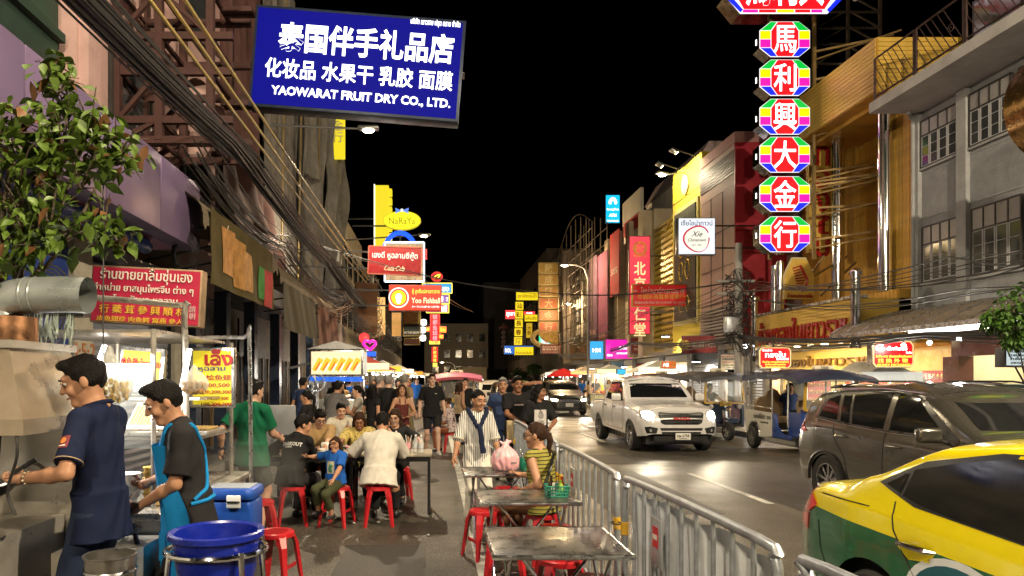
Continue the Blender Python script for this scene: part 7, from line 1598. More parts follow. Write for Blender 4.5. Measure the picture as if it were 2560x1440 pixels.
for x in (.12, .17): MB().lathe([(.101, -.008), (.104, 0), (.101, .008)], n=24, T=Matrix.Translation((x, 0, 2.139)) @ Matrix.Rotation(pi/2, 4, 'Y'), cap=False).build('duct_seam', DUCT, hd_)
MB().tube(bez([(.26, -.34, 1.46), (.28, -.36, 1.3), (.22, -.34, 1.12), (.26, -.34, 1.0)], 5), .008, 5).build('power_cable', CABLE, hd_)
IRONW = mat('wok_iron', (.02, .02, .021), rough=.35, metal=.7, var=.3)
def wok(label, p, r=.17, handle=(1, 0, .2), rz=0.):
 o = thing('wok', label, 'wok', p, rz); MB().lathe([(0, 0), (r*.4, .012), (r*.8, .055), (r, .10), (r*.985, .10), (r*.78, .06), (r*.38, .018), (0, .008)], n=28, cap=False).build('pan', IRONW, o)
 h_ = Vector(handle).normalized(); MB().tube([h_*r*.95 + Vector((0, 0, .085)), h_*(r+.11) + Vector((0, 0, .11))], .012, 8).build('handle', IRONW, o); return o
wok('black wok held over the flame by the navy shirted cook', (-2.33, 3.46, 1.05), .19, (.9, .16, .35)); wok('black wok with broth under the aproned cook hands', (-1.88, 3.98, .84), .16, (.9, -.2, .1))
MB().lathe([(0, .93), (.11, .93)], (-1.88, 3.98, -.03), 20, cap=False).build('broth', mat('broth_brown', (.35, .2, .08), rough=.15)).__setitem__('kind', 'stuff')
sv = thing('gas_stove', 'low gas stove under the broth wok', 'stove', (-1.90, 3.98, -.06)); MB().bbox((-.22, -.22, 0), (.22, .22, .78)).build('body', SST, sv); MB().tube([(.16*cos(2*pi*k/16), .16*sin(2*pi*k/16), .86) for k in range(16)], .014, 6, closed=True).build('ring', IRONW, sv)
for k in range(4): MB().bar((.16*cos(k*pi/2), .16*sin(k*pi/2), .78), (.13*cos(k*pi/2), .13*sin(k*pi/2), .90), .02).build('prong', IRONW, sv)
pot = thing('stock_pot', 'dented aluminium pot in front of the stove', 'pot', (-1.62, 3.40, .60)); MB().lathe([(0, .0), (.105, 0), (.115, .02), (.120, .20), (.128, .205), (.128, .212), (.114, .21), (.108, .03), (0, .03)], n=28, cap=False).build('pot', mat('aluminium', (.5, .48, .45), rough=.35, metal=1., var=.15), pot); MB().lathe([(.121, .12), (.125, .13), (.121, .14)], n=28, cap=False).build('band', STEEL, pot)
bxs = tag(MB().bbox((-1.80, 3.25, 0), (-1.46, 3.55, .595)).build('steel_crate', SST), 'steel box under the aluminium pot', 'crate')
ladle = tag(MB().tube([(-1.69, 4.02, 1.08), (-1.86, 4.0, .93), (-1.90, 4.0, .89)], [.006, .006, .03], 8).build('ladle', STEEL), 'long steel ladle in the aproned cook hand', 'ladle')
spat = tag(MB().tube([(-2.12, 3.56, 1.18), (-2.30, 3.46, 1.10)], [.007, .02], 8).build('spatula', STEEL), 'steel spatula in the navy shirted cook hand', 'spatula')
tubs = thing('tub_stand', 'round steel pipe stand under the blue wash tub', 'stand', (-1.06, 3.30, 0)); 
for z, r in ((.86, .235), (.56, .27)): MB().tube([(r*cos(2*pi*k/28), r*.9*sin(2*pi*k/28), z) for k in range(28)], .014, 8, closed=True).build('ring', CHROME, tubs)
for k in range(4): a = k*pi/2 + .75; MB().tube([(.235*cos(a), .21*sin(a), .88), (.27*cos(a), .24*sin(a), .55), (.28*cos(a), .25*sin(a), 0)], .014, 8).build('leg', CHROME, tubs)
bt = thing('wash_tub', 'deep blue plastic wash tub on the pipe stand', 'tub', (-1.06, 3.30, .72)); BLP = mat('blue_tub_plastic', (.006, .018, .28), rough=.3, var=.12)
MB().lathe([(0, 0), (.17, 0), (.18, .02), (.205, .20), (.225, .205), (.225, .23), (.21, .235), (.195, .225), (.165, .03), (0, .03)], n=36, cap=False).build('tub', BLP, bt)
text('อุดม', .03, PR, bt, (.04, -.205, .14), (radians(-10), 0, 0), ext=.002)
kt = tag(MB().lathe([(0, 0), (.19, 0), (.215, .13), (.235, .135), (.235, .15), (.20, .14), (0, .02)], n=32, cap=False).build('black_tub', BLACKP), 'black plastic basin nested below the blue tub', 'basin'); kt.location = (-1.06, 3.30, .50)
ic = thing('cool_box', 'blue cool box with a white hinge behind the aproned cook', 'cool box', (-1.47, 4.95, .52)); MB().bev((0, 0, .15), (.36, .30, .30), .03).build('body', mat('cooler_blue', (.012, .07, .36), rough=.4, var=.1), ic); MB().bev((0, 0, .345), (.38, .32, .085), .03).build('lid', mat('cooler_blue', (.012, .07, .36)), ic); MB().box((0, 0, .389), (.30, .24, .004)).build('lid_top', mat('cooler_grey', (.3, .33, .38), rough=.5), ic); MB().bev((.05, -.163, .30), (.10, .015, .09), .008).build('hinge', WHITEP, ic); MB().box((.05, -.174, .30), (.09, .006, .012)).build('hinge_pin', STEEL, ic)
tag(MB().bbox((-1.66, 4.8, 0), (-1.28, 5.1, .515)).build('crate', mat('crate_dark', (.06, .06, .065), rough=.6)), 'dark crate under the blue cool box', 'crate')
tr = thing('steel_tray', 'steel tray with scraps at the bottom left corner', 'tray', (-1.36, 2.45, .72)); MB().bbox((-.12, -.08, 0), (.10, .10, .01)).build('base', SST, tr)
for a, b in (((-.12, -.08), (.10, -.08)), ((.10, -.08), (.10, .10)), ((-.12, .10), (.10, .10)), ((-.12, -.08), (-.12, .10))): MB().bar((a[0], a[1], .03), (b[0], b[1], .03), .006, .06).build('side', SST, tr)
Bf = Field(); Bf.ell((0, 0, .03), (.09, .06, .03), None, .02); Bf.noise = lambda X, Y, Z: .006*np.sin(X*90)*np.sin(Y*80+Z*60); V, Q = Bf.mesh(.008); np_mesh('crumpled_film', V, Q, FILM, tr)
tag(MB().bbox((-1.62, 2.25, 0), (-1.2, 2.65, .715)).build('side_bench', SST), 'steel bench under the tray at the bottom left', 'bench')
lm = thing('green_coconut', 'cut green coconut at the bottom left edge', 'coconut', (-1.585, 2.50, .76)); MB().ball((0, 0, 0), (.062, .06, .055), 16).build('husk', mat('coconut_green', (.20, .32, .04), rough=.4, var=.2), lm); MB().lathe([(0, .05), (.035, .045)], n=14, cap=False).build('cut_top', mat('coconut_white', (.7, .68, .55)), lm)
wbag = thing('white_bag', 'crumpled white bag in the bottom left corner', 'bag', (-1.50, 2.36, .715)); Bf = Field(); Bf.ell((0, 0, .03), (.09, .07, .045), None, .02); Bf.noise = lambda X, Y, Z: .008*np.sin(X*60+Z*30)*np.sin(Y*70); V, Q = Bf.mesh(.008); np_mesh('film', V, Q, WHITEP, wbag)
cap_ = thing('cloth_cap', 'black cloth cap at the bottom edge below the aluminium pot', 'cap', (-1.17, 2.60, .76)); MB().lathe([(.085, 0), (.088, .03), (.07, .065), (.03, .085), (0, .088)], n=20, cap=False).build('crown', cloth('cap_black', (.02, .02, .02)), cap_); MB().ball((0, 0, .088), .008, 6).build('button', cloth('cap_black', (.02, .02, .02)), cap_)
tag(MB().bbox((-1.32, 2.45, 0), (-1.03, 2.75, .755)).build('prep_box', SST), 'steel prep box under the black cap', 'box')
eg = thing('egg_roll_cart', 'street snack cart with a lit picture of egg rolls on its sign box', 'food cart', (-2.45, 17.2, 0))
w_ = .65
fbx = MB().bev((0, 0, 2.08), (1.32, .9, .66), .02).build('sign_box', STEEL, eg); MB().box((0, -.457, 2.08), (1.22, .01, .56)).build('picture', mat('egg_roll_backdrop', (.6, .5, .35), rough=.4, var=.35, vs=2, emit=(1, .8, .5), es=.75), fbx)
for k in range(6):
 T = Matrix.Translation((-.46+.185*k, -.465, 2.04)) @ Matrix.Rotation(.45, 4, 'Y')
 MB().prism([(-.06, -.17), (.06, -.17), (.09, .17), (-.05, .17)], -.004, .002, T=T).build('roll_picture', mat('roll_yellow', (.6, .36, .03), emit=(1, .58, .03), es=.7), fbx); MB().prism([(.0, -.15), (.05, -.13), (.06, .06), (.02, .10)], -.006, .0, T=T).build('filling_picture', mat('filling_orange', (.6, .16, .02), emit=(.9, .2, .02), es=.6), fbx)
 MB().prism([(.05, -.17), (.085, -.15), (.10, .05), (.07, .07)], -.007, .0, T=T).build('filling_picture', mat('filling_white', (.8, .75, .65), emit=(1, .92, .8), es=.8), fbx)
MB().prism([(-.72, 2.42), (.72, 2.42), (0, 2.62)], -.5, .5).build('roof', mat('roof_silver', (.45, .45, .46), rough=.4, metal=.7, var=.2), eg); MB().box((.665, 0, 2.08), (.01, .8, .56)).build('side_panel', mat('side_menu', (.5, .5, .45), emit=(.8, .8, .7), es=.6, var=.3, vs=5), eg)
MB().add([(-.66, -.5, 2.1), (-.66, .4, 2.1), (-1.25, -.5, 1.95), (-1.25, .4, 1.95)], [(0, 1, 3, 2)]).build('side_flap', mat('flap_white', (.6, .6, .58), rough=.6), eg)
vl = MB(); vl.grid(lambda u, v: Vector(((u-.5)*1.3, -.44 + .01*sin(u*40), 1.74 - .12*v)), 30, 1); vl.build('blue_valance', mat('valance_blue', (.01, .10, .7), emit=(.02, .2, 1), es=.5), eg)
for x in (-.6, .6):
 for y in (-.4, .4): MB().tube([(x, y, 0), (x, y, 1.75)], .02, 8).build('post', STEEL, eg)
MB().bev((0, 0, .85), (1.3, .9, .06), .01).build('counter', SST, eg); MB().bbox((-.62, -.4, .2), (.62, .4, .82)).build('cabinet', SST, eg); MB().bbox((-.60, -.38, .88), (.60, -.375, 1.2)).build('pane', GLASSC, eg)
for x in (-.4, .0, .4): MB().tube([(x, -.30, 1.72), (x+.25, -.30, 1.72)], .02, 8).build('fluorescent_tube', glow('cart_tube', (1, .95, .85), 14.), eg)
arealight(eg, (0, -.2, 1.70), (0, 0, 0), 1.0, .2, 45, (1, .94, .82))
cx = tag(MB().bev((-2.05, 16.55, .98), (.34, .28, .42), .03).build('ice_box', mat('icebox_white', (.6, .6, .58), rough=.5)), 'white plastic ice box beside the egg roll cart', 'cool box'); ff = thing('pedestal_fan', 'grey round fan mounted on the egg roll cart', 'fan', (-2.95, 16.75, 1.6)); MB().tube([(.22*cos(2*pi*k/18), 0, .22*sin(2*pi*k/18)) for k in range(18)], .014, 5, closed=True).build('guard', GALV, ff); MB().ball((0, .05, 0), (.07, .09, .07), 10).build('motor', GALV, ff)
for k in range(4): a = k*pi/2; MB().add([(.02*cos(a), 0, .02*sin(a)), (.19*cos(a-.4), .03, .19*sin(a-.4)), (.19*cos(a+.4), -.02, .19*sin(a+.4))], [(0, 1, 2)]).build('blade', GALV, ff)
MB().tube([(0, .05, -.05), (0, .05, -.8)], .015, 6).build('stem', GALV, ff)
def far_stall(label, x, y, c, w=2.0, boxc=(.8, .7, .4), ht=2.0):
 r = thing('market_stall', label, 'market stall', (x, y, 0)); cm = mat('canopy_%s' % label[:12], c, rough=.7, var=.15)
 MB().prism([(-w/2, ht), (w/2, ht), (0, ht+.5)], -.7, .7).build('canopy', cm, r); MB().bev((0, 0, .85), (w*.9, 1.0, .06), .02).build('counter', SST, r); MB().bbox((-w*.44, -.45, .1), (w*.44, .45, .82)).build('skirt', mat('skirt_%s' % label[:12], tuple(v*.6 for v in boxc), rough=.6, emit=boxc, es=.12), r)
 for sx in (-1, 1):
  for sy in (-.55, .55): MB().tube([(sx*w*.45, sy, 0), (sx*w*.45, sy, ht)], .02, 6).build('post', STEEL, r)
 for k in range(4): MB().ball((-w*.36+w*.24*k, -.5, ht-.12), .055, 8).build('bulb', glow('stall_bulb', (1, .95, .85), 30.), r)
 for k in range(6): MB().bev((-w*.35+w*.14*k, -.2, .95), (w*.1, .2, .16), .02).build('food_tray', mat('food_%d' % (k % 3), [(.5, .25, .06), (.45, .08, .05), (.5, .45, .3)][k % 3], rough=.5), r)
 ld = bpy.data.lights.new('lamp_light', 'POINT'); ld.energy = LK*70; ld.color = (1, .93, .8); ld.shadow_soft_size = .3; lo = bpy.data.objects.new('lamp_light', ld); col.objects.link(lo); lo.parent = r; lo.location = (0, -.55, ht-.2)
 MB().box((0, -.72, ht+.12), (w*.8, .02, .22)).build('sign_strip', mat('strip_%s' % label[:12], boxc, emit=boxc, es=.8), r)
far_stall('stall with red peaked canopy beyond the egg roll cart', -2.4, 24, (.35, .05, .04)); far_stall('stall with yellow strip among the left crowd', -2.3, 30, (.5, .5, .5), 2.0, (.9, .6, .05)); far_stall('white roofed stall halfway along the left crowd', -2.1, 38, (.6, .6, .58), 2.2, (.8, .8, .8)); far_stall('far stall with orange strip in the left crowd', -1.9, 50, (.3, .1, .05), 2.4, (.9, .4, .05)); far_stall('farthest glowing stall at the end of the left crowd', -1.5, 66, (.5, .4, .3), 2.6, (.9, .8, .5))
far_stall('curved pale stall on the right pavement by the orange seal sign', 10.0, 31.5, (.55, .53, .45), 2.2, (.7, .75, .7)); far_stall('bright stall on the right pavement beside the cyan box', 9.8, 38.5, (.5, .5, .45), 2.2, (.9, .85, .5)); far_stall('stall with orange strip on the right pavement farther back', 9.9, 46, (.6, .5, .4), 2.4, (.9, .5, .2)); far_stall('last bright stall on the right pavement', 9.8, 56, (.5, .5, .5), 2.4, (.9, .9, .8))
far_stall('white lit stall on the pavement behind the grey car', 10.6, 16.6, (.55, .53, .48), 1.8, (.5, .5, .45), 1.62)
um = thing('parasol', 'red parasol over the black car lane in the distance', 'parasol', (wx(1408, 46), 46, 0)); MB().lathe([(1.15, 1.85), (.6, 2.2), (.03, 2.42), (0, 2.45)], n=10, cap=False).build('canopy', cloth('parasol_red', (.4, .015, .02)), um); MB().tube([(0, 0, 0), (0, 0, 2.4)], .025, 6).build('pole', STEEL, um)
def shoplet(label, y0, y1, c, es, shut=False, x=12.0):
 r = thing('shopfront', label, 'shop', (0, 0, 0)); 
 if shut: MB().bbox((x+.02, y0, .13), (x+.1, y1, 2.85)).build('wall', WIND, r); shutter(r, x-.02, y0+.1, y1-.1, .14, 2.4, -1, mat('shutter_grey', (.42, .41, .38), rough=.35, metal=.6), .11)
 else:
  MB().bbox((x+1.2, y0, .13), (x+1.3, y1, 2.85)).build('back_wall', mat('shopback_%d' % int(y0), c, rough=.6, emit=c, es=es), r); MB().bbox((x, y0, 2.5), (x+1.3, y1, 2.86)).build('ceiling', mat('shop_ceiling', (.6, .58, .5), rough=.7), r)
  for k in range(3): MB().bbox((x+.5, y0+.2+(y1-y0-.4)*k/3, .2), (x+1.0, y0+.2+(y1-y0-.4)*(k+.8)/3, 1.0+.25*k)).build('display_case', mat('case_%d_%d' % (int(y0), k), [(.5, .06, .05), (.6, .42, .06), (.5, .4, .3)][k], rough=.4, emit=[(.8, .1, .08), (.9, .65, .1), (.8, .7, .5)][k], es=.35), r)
  arealight(r, (x+.6, (y0+y1)/2, 2.45), (0, 0, 0), .4, (y1-y0)*.8, 170, (1, .86, .6))
 for y in (y0, y1-.25): MB().bbox((x-.12, y, .13), (x+.02, y+.25, 2.9)).build('pier', CONC, r)
shoplet('lit medicine shop with red and yellow gift boxes', 26.2, 28.4, (.8, .35, .15), .5); shoplet('shuttered shop beside the cream notice board', 24.6, 26.1, (.4, .4, .4), 0, True); shoplet('grey shuttered shop under the yellow facade', 28.5, 32, (.4, .4, .4), 0, True); shoplet('bright shop behind the pavement stalls', 32.1, 36, (.8, .75, .55), .5); shoplet('shop with cool tubes below the pink sign', 36.1, 41, (.7, .75, .8), .4); shoplet('warm shop below the brown gold letter board', 41.1, 48, (.8, .6, .35), .5); shoplet('far warm shopfront past the scaffold', 48.1, 58, (.7, .5, .3), .4)
hb = MB(); hb.bbox((11.2, 24.7, 2.9), (12.2, 60, 3.05)); tag(hb.build('pavement_canopy', mat('canopy_concrete', (.2, .18, .16), rough=.8)), 'long concrete canopy over the right pavement shops', 'canopy')
ds = thing('dark_shopfront', 'dark timber shopfront with navy columns and gilt plaques', 'shop'); NAVY = mat('navy_column', (.035, .05, .085), rough=.35, var=.25, vs=3); TIMB = mat('dark_timber', (.035, .028, .024), rough=.5, var=.3)
MB().bbox((-5.35, 10.5, .13), (-5.2, 32.5, 3.5)).build('back_wall', TIMB, ds)
for y in (12.4, 14.2, 16.4, 19.0, 21.6, 24.2): MB().bbox((-4.62, y, .13), (-4.36, y+.28, 3.5)).build('column', NAVY, ds)
for i, (y, t) in enumerate(((12.75, '利秦豐'), (14.5, '參茸'), (17.0, '藥行'))):
 p_ = MB().bbox((-4.95, y, 2.35), (-4.9, y+1.7, 3.2)).build('plaque', TIMB, ds); text(t, .42, GOLDT, p_, (-4.89, y+.85, 2.88), (0, 0, pi/2), ext=.01); text(('SAENG DEE T.P.', 'NO. 425', '')[i] or ' ', .15, GOLDT, p_, (-4.89, y+.85, 2.5), (0, 0, pi/2), ext=.006, fit=1.3)
for y in np.arange(12.4, 31, .65): MB().bbox((-5.18, y, .15), (-5.12, y+.06, 2.3)).build('door_bar', mat('door_brown', (.16, .10, .05), rough=.5), ds)
STRP = mat('striped_awning_sheet', (.20, .165, .12), rough=.9, spec=.1, var=.2, dirt=(.16, .13, .1))
def awning(label, ya, yb, zt=4.55):
 r = thing('awning', label, 'awning'); n = int((yb-ya)/.16)
 def fn(u, v): a = u*pi*.5; return Vector((-4.9 + 1.65*sin(a), ya+(yb-ya)*v, zt - .55*(1-cos(a)) + .018*cos(v*n*2*pi)))
 m = MB(); m.grid(fn, 10, n*4); m.build('corrugated_sheet', STRP, r)
 fg = MB(); fg.grid(lambda u, v: fn(1, v) + Vector((.01, 0, -.16*u*(1 + .25*sin(v*n*3)))), 2, n*4); fg.build('fringe', STRP, r)
 for k in range(4): y = ya + (yb-ya)*(k+.5)/4; MB().tube([(-4.9, y, 3.6), (-3.35, y, zt-.62)], .02, 6).build('strut', BLACKM, r)
awning('tan corrugated awning above the juice banner', 9.5, 14.0); awning('longer brown corrugated awning over the blank banners', 14.2, 22.5, 4.42)
def banner(label, ya, yb, z0, z1, m, x=-3.22, amp=.012):
 f = MB(); fn = lambda u, v: Vector((x + amp*sin(u*14+v*3) + amp*.7*sin(u*31+v*7), ya+(yb-ya)*u, z0+(z1-z0)*v)); f.grid(fn, 30, 10); f.grid(lambda u, v: fn(u, v) - Vector((.006, 0, 0)), 30, 10); return tag(f.build('hanging_banner', m), label, 'banner'), fn
B1, f1 = banner('clear wrapped juice banner with orange bottles under the tan awning', 9.75, 13.5, 3.05, 4.15, mat('banner_olive', (.10, .08, .035), rough=.85, var=.3, vs=2, spec=.1))
for i, (u0, u1, v0, v1, c) in enumerate(((.14, .30, .22, .86, (.5, .26, .10)), (.30, .46, .10, .80, (.48, .25, .08)), (.44, .58, .12, .70, (.5, .28, .12)), (.70, .80, .1, .62, (.08, .25, .07)), (.80, .95, .0, .62, (.42, .06, .06)))):
 q = MB(); q.grid(lambda u, v: f1(u0+(u1-u0)*u, v0+(v1-v0)*v) + Vector((.012+.002*i, 0, 0)), 6, 6); q.build('printed_bottle', mat('print_%d' % i, c, rough=.85, var=.35, vs=5, spec=.1), B1)
text('ORANGE', .22, PW, B1, (-3.22, 11.0, 4.0), (0, 0, pi/2), ext=.002, fit=.9)
banner('blank olive banner under the brown awning', 14.4, 18.3, 2.75, 3.75, cloth('olive_banner', (.06, .05, .025), var=.25, vs=2)); banner('crumpled reddish brown banner at the end of the brown awning', 18.5, 22.3, 2.55, 3.75, cloth('rust_banner', (.12, .055, .035), var=.35, vs=3), amp=.035)
for i, (px, py, Y, w, h, c) in enumerate(((915, 770, 30, 1.0, 2.2, (.36, .2, .1)), (935, 790, 36, 1.2, 2.0, (.4, .3, .16)), (940, 800, 42, 1.0, 2.4, (.42, .18, .08)))):
 p = at(px, py, Y); o = MB().bbox((-w/2, -.1, -h/2), (w/2, .1, h/2)).build('unlit_sign_board', mat('oldboard%d' % i, c, rough=.6, var=.25, vs=2)); o.location = p; o.rotation_euler = (0, 0, .5); tag(o, ['brown weathered sign board below the air conditioners', 'tan weathered board past the wrapped facade', 'orange weathered board near the cable tangle'][i], 'sign')
brd = thing('folded_table', 'grey folded table leaning beside the green shirted man', 'table', (-2.05, 8.8, 0)); MB().bev((0, 0, .95), (.5, .03, .8), .06, R=Rx(.1)).build('table_top', mat('grey_board', (.22, .23, .25), rough=.5, var=.1), brd); MB().tube([(-.2, .03, 0), (-.2, .0, .6)], .012, 6).build('leg', STEEL, brd); MB().tube([(.2, .03, 0), (.2, .0, .6)], .012, 6).build('leg', STEEL, brd)
pickup((5.5, 15.3, 0))
suv((5.95, 5.2, 0), 0., paint('bronze_grey', (.115, .107, .09), metal=.7, rough=.25), 'bronze grey sport utility vehicle passing behind the taxi')
taxi((3.40, .30, 0), 0.02).scale = (1, 1, .965)
car_far((6.1, 31.2, 0), paint('black_gloss', (.012, .012, .013)), 'black sport utility vehicle with lit headlamps behind the pickup', True, platet='กง 1673')
car_far((2.75, 29.5, 0), paint('white_gloss', (.55, .54, .52)), 'white car behind the waiting pedestrians', False); car_far((3.1, 24.5, 0), paint('charcoal_gloss', (.02, .02, .022)), 'dark car between the white car and the black one', False); car_far((2.6, 44, 0), paint('silver_far', (.35, .34, .32)), 'silver car farthest up the queue', True)
car_far((8.1, 7.3, 0), paint('black_parked', (.02, .02, .02)), 'black car roof showing behind the bronze grey vehicle', False)
NAVYP = paint('tuk_navy', (.008, .03, .075)); BLUEB = paint('tuk_blue', (.004, .012, .55)); TUKW = mat('tuk_white_board', (.5, .48, .42), rough=.4, var=.08); ROOFB = mat('black_canopy_vinyl', (.03, .028, .028), rough=.4, var=.2); NAVC = mat('navy_canopy_vinyl', (.012, .02, .05), rough=.45, var=.2)
t1 = tuktuk((8.05, 18.9, 0), .12, 'navy and blue tuk-tuk facing the camera beside the pickup', NAVYP, BLUEB, ROOFB, ROOFB)
t2 = tuktuk((8.42, 14.4, 0), -.05, 'white and blue tuk-tuk with rental lettering on its side board', paint('tuk_blue2', (.008, .04, .22)), TUKW, NAVC, NAVC)
text('รถคันนี้ให้เช่า / ขาย', .15, INK, t2, (-.745, 1.85, .80), (0, 0, -pi/2), fit=.95, ext=.002); text('Car for Rent / Sale', .07, INK, t2, (-.745, 1.72, .66), (0, 0, -pi/2), fit=.45, ext=.002)
text('ตุ๊กตุ๊กเยาวราช', .08, mat('pale_vinyl_ink', (.2, .2, .22)), t2, (-.85, .9, 1.76), (0, 0, -pi/2), fit=.8, ext=.002)
tuktuk((wx(1143, 22), 22, 0), 0., 'tuk-tuk with a pink lit canopy behind the seated woman', NAVYP, NAVYP, mat('pink_canopy', (.5, .15, .22), rough=.5, emit=(.8, .2, .3), es=.12), paint('tuk_pink_edge', (.3, .04, .06)))
tuktuk((8.6, 25.5, 0), 0., 'dark tuk-tuk waiting behind the navy one', NAVYP, NAVYP, ROOFB, ROOFB)
def L2(loc, face, w):      # world point -> figure frame
 return tuple(Rz(-face) @ (Vector(w) - Vector((loc[0], loc[1], loc[2] if len(loc) > 2 else 0))))
C = {k: cloth(k, c) for k, c in dict(navy=(.008, .013, .042), jean=(.018, .028, .062), black=(.012, .012, .013), black2=(.020, .019, .021), green=(.006, .115, .055), greyshort=(.06, .065, .065), white=(.56, .53, .47), cream=(.50, .46, .38), beige=(.34, .22, .10), olive=(.05, .055, .025), grey=(.12, .115, .12), maroon=(.10, .025, .022), brown=(.16, .075, .035), blue=(.015, .10, .42), tan=(.28, .2, .12), whitep=(.72, .68, .6), denimblue=(.03, .05, .12), rust=(.22, .07, .03), khaki=(.22, .18, .1)).items()}
STRIPE = cloth('striped_shirt', (.76, .74, .70), stripe=(0, 46, .36, (.015, .015, .03)), var=.05)
FLOW = cloth('yellow_flower', (.48, .38, .12), spots=(26, .28, (.10, .03, .02))); FLOW2 = cloth('pale_flower', (.5, .42, .42), spots=(20, .36, (.16, .05, .09))); OLST = cloth('olive_knit', (.28, .25, .05), stripe=(2, 30, .28, (.03, .03, .02)))
loc = (-1.84, 3.74); fc = -1.70
p = person('cook in a navy polo shirt and jeans tossing a wok at the hood', loc, fc, H=1.81, W=.95, Y=3, skin='tan', lean=.04, head=(.45, .30), lh=L2(loc, fc, (-2.11, 3.50, 1.17)), rh=L2(loc, fc, (-2.14, 3.84, 1.16)), lp=(.5, .6, -.6), rp=(-.9, .5, -.3), top=C['navy'], sleeve=.82, hem=.16, loose=.018, bottom=C['jean'], collar=C['navy'], hair='black', style='short', grip=.9)
bv = bvh_of(p['top']); a, e, w = p['arm'][1]; m = a.lerp(e, .45); out = Vector((1, -.15, .25)).normalized()
ux = out.cross((e-a).normalized()).normalized(); uy = -(e-a).normalized()
patch(bv, m + out*.4, ux, uy, -out, [(-.030, -.034), (.030, -.034), (.030, .034), (-.030, .034)], .003, 'sleeve_badge', mat('badge_maroon', (.18, .03, .04), rough=.7), p['root'])
patch(bv, m + out*.4, ux, uy, -out, [(.017*cos(t), .008+.017*sin(t)) for t in np.linspace(0, 2*pi, 16)[:-1]], .005, 'badge_emblem', mat('badge_orange', (.65, .22, .05), rough=.6), p['root'])
patch(bv, m + out*.4, ux, uy, -out, [(-.02, -.024), (.02, -.024), (.02, -.017), (-.02, -.017)], .005, 'badge_text', PW, p['root'])
for sd in (-1, 1):
 a, e, w = p['arm'][sd]; d = (e-a).normalized(); c = a.lerp(e, .79); x = d.orthogonal().normalized(); y = d.cross(x)
 MB().tube([c + (x*cos(t) + y*sin(t))*.0705 for t in np.linspace(0, 2*pi, 20)[:-1]], .0025, 5, closed=True).build('cuff_piping', mat('piping_tan', (.5, .36, .2)), p['root'])
a, e, w = p['arm'][1]; d = (w-e).normalized(); x = d.orthogonal().normalized(); y = d.cross(x)
for k in range(9): t = 2*pi*k/9; MB().ball(w - d*.02 + (x*cos(t)+y*sin(t))*.031, .007, 6).build('bracelet_bead', mat('pale_beads', (.6, .5, .35), rough=.3), p['root'])
loc = (-1.46, 4.06); fc = -1.16
p = person('young cook in a black tee and bright blue apron stirring a wok', loc, fc, H=1.69, W=.98, Y=3.4, skin='tan', lean=.14, head=(.05, .38), lh=L2(loc, fc, (-1.69, 3.93, .96)), rh=L2(loc, fc, (-1.70, 4.06, 1.07)), lp=(.7, .7, -.4), rp=(-.7, .5, -.3), top=C['black2'], sleeve=.80, hem=.14, loose=.024, bottom=C['black'], hair='black', style='short', grip=.9)
APR = cloth('apron_blue', (.010, .22, .55), var=.1); s = p['s']; q, u = p['q'], p['u']
ap = MB()
def apf(a, v):
 z = 1.30 - .98*v; wd = .10 + .14*min(1, max(0, (v-.12)/.25)) if v < .4 else .25 - .02*(v-.4)
 x = (a-.5)*2*wd; lean_ = .14*max(0, z-.9); yb = -.155 - lean_ - .03*max(0, .85-z) + .55*x*x*2.0
 if abs(a-.5) > .3: yb += .05*(abs(a-.5)-.3)*5
 return Vector((x, yb - .01*sin(x*40+z*9), z))
ap.grid(apf, 20, 24); ap.grid(lambda a, v: apf(a, v) + Vector((0, .006, 0)), 20, 24); ap.build('apron', APR, p['root'])
MB().grid(lambda a, v: apf(.28+.44*a, .52+.16*v) + Vector((0, -.008, 0)), 10, 6).build('apron_pocket', APR, p['root'])
bv = bvh_of(p['top'])
def strapline(pts, m, parent, name='apron_strap', r=.011):
 out = []
 for i in range(len(pts)-1):
  for k in range(6):
   c = Vector(pts[i]).lerp(Vector(pts[i+1]), k/6); hit = bv.find_nearest(c)
   out.append(hit[0] + hit[1]*.006 if hit[0] is not None else c)
 MB().tube(out, r, 6).build(name, m, parent)
for sd in (-1, 1):
 strapline([u(sd*.07, -.13, .12), u(sd*.09, -.05, .24), u(sd*.08, .09, .2), u(-sd*.02, .13, .0), q(-sd*.10, .12, .12), q(-sd*.2, 0, .06)], APR, p['root'])
strapline([q(-.2, -.03, .05), q(-.1, .14, .05), q(.1, .14, .05), q(.2, -.03, .05)], APR, p['root'])
MB().ball(p['hd'](.082, .006, -.038), .006, 6).build('earring', STEEL, p['root'])
loc = (-1.98, 7.35); fc = 2.85
p = person('man in a green tee and dark shorts seen from behind', loc, fc, H=1.67, W=1.06, Y=6, skin='light', head=(-.25, .12), lh=L2(loc, fc, (-2.33, 7.4, .92)), rh=L2(loc, fc, (-1.74, 7.62, 1.02)), top=C['green'], sleeve=.75, hem=.16, loose=.024, bottom=C['greyshort'], leg='shorts', shoem=SHOE)
a, e, w = p['arm'][1]; d = (w-e).normalized(); x = d.orthogonal().normalized(); y = d.cross(x); MB().tube([w - d*.03 + (x*cos(t)+y*sin(t))*.031 for t in np.linspace(0, 2*pi, 14)[:-1]], .011, 6, closed=True).build('watch', BLACKP, p['root'])
person('grey haired person seated behind the green shirted man', (-2.2, 9.9), 2.6, H=1.6, Y=10, pelvis=(0, .05, .56), rf=(-.1, -.4, .085), lf=(.1, -.4, .085), top=C['grey'], bottom=C['black'], hair='gray', style='short', skin='tan')
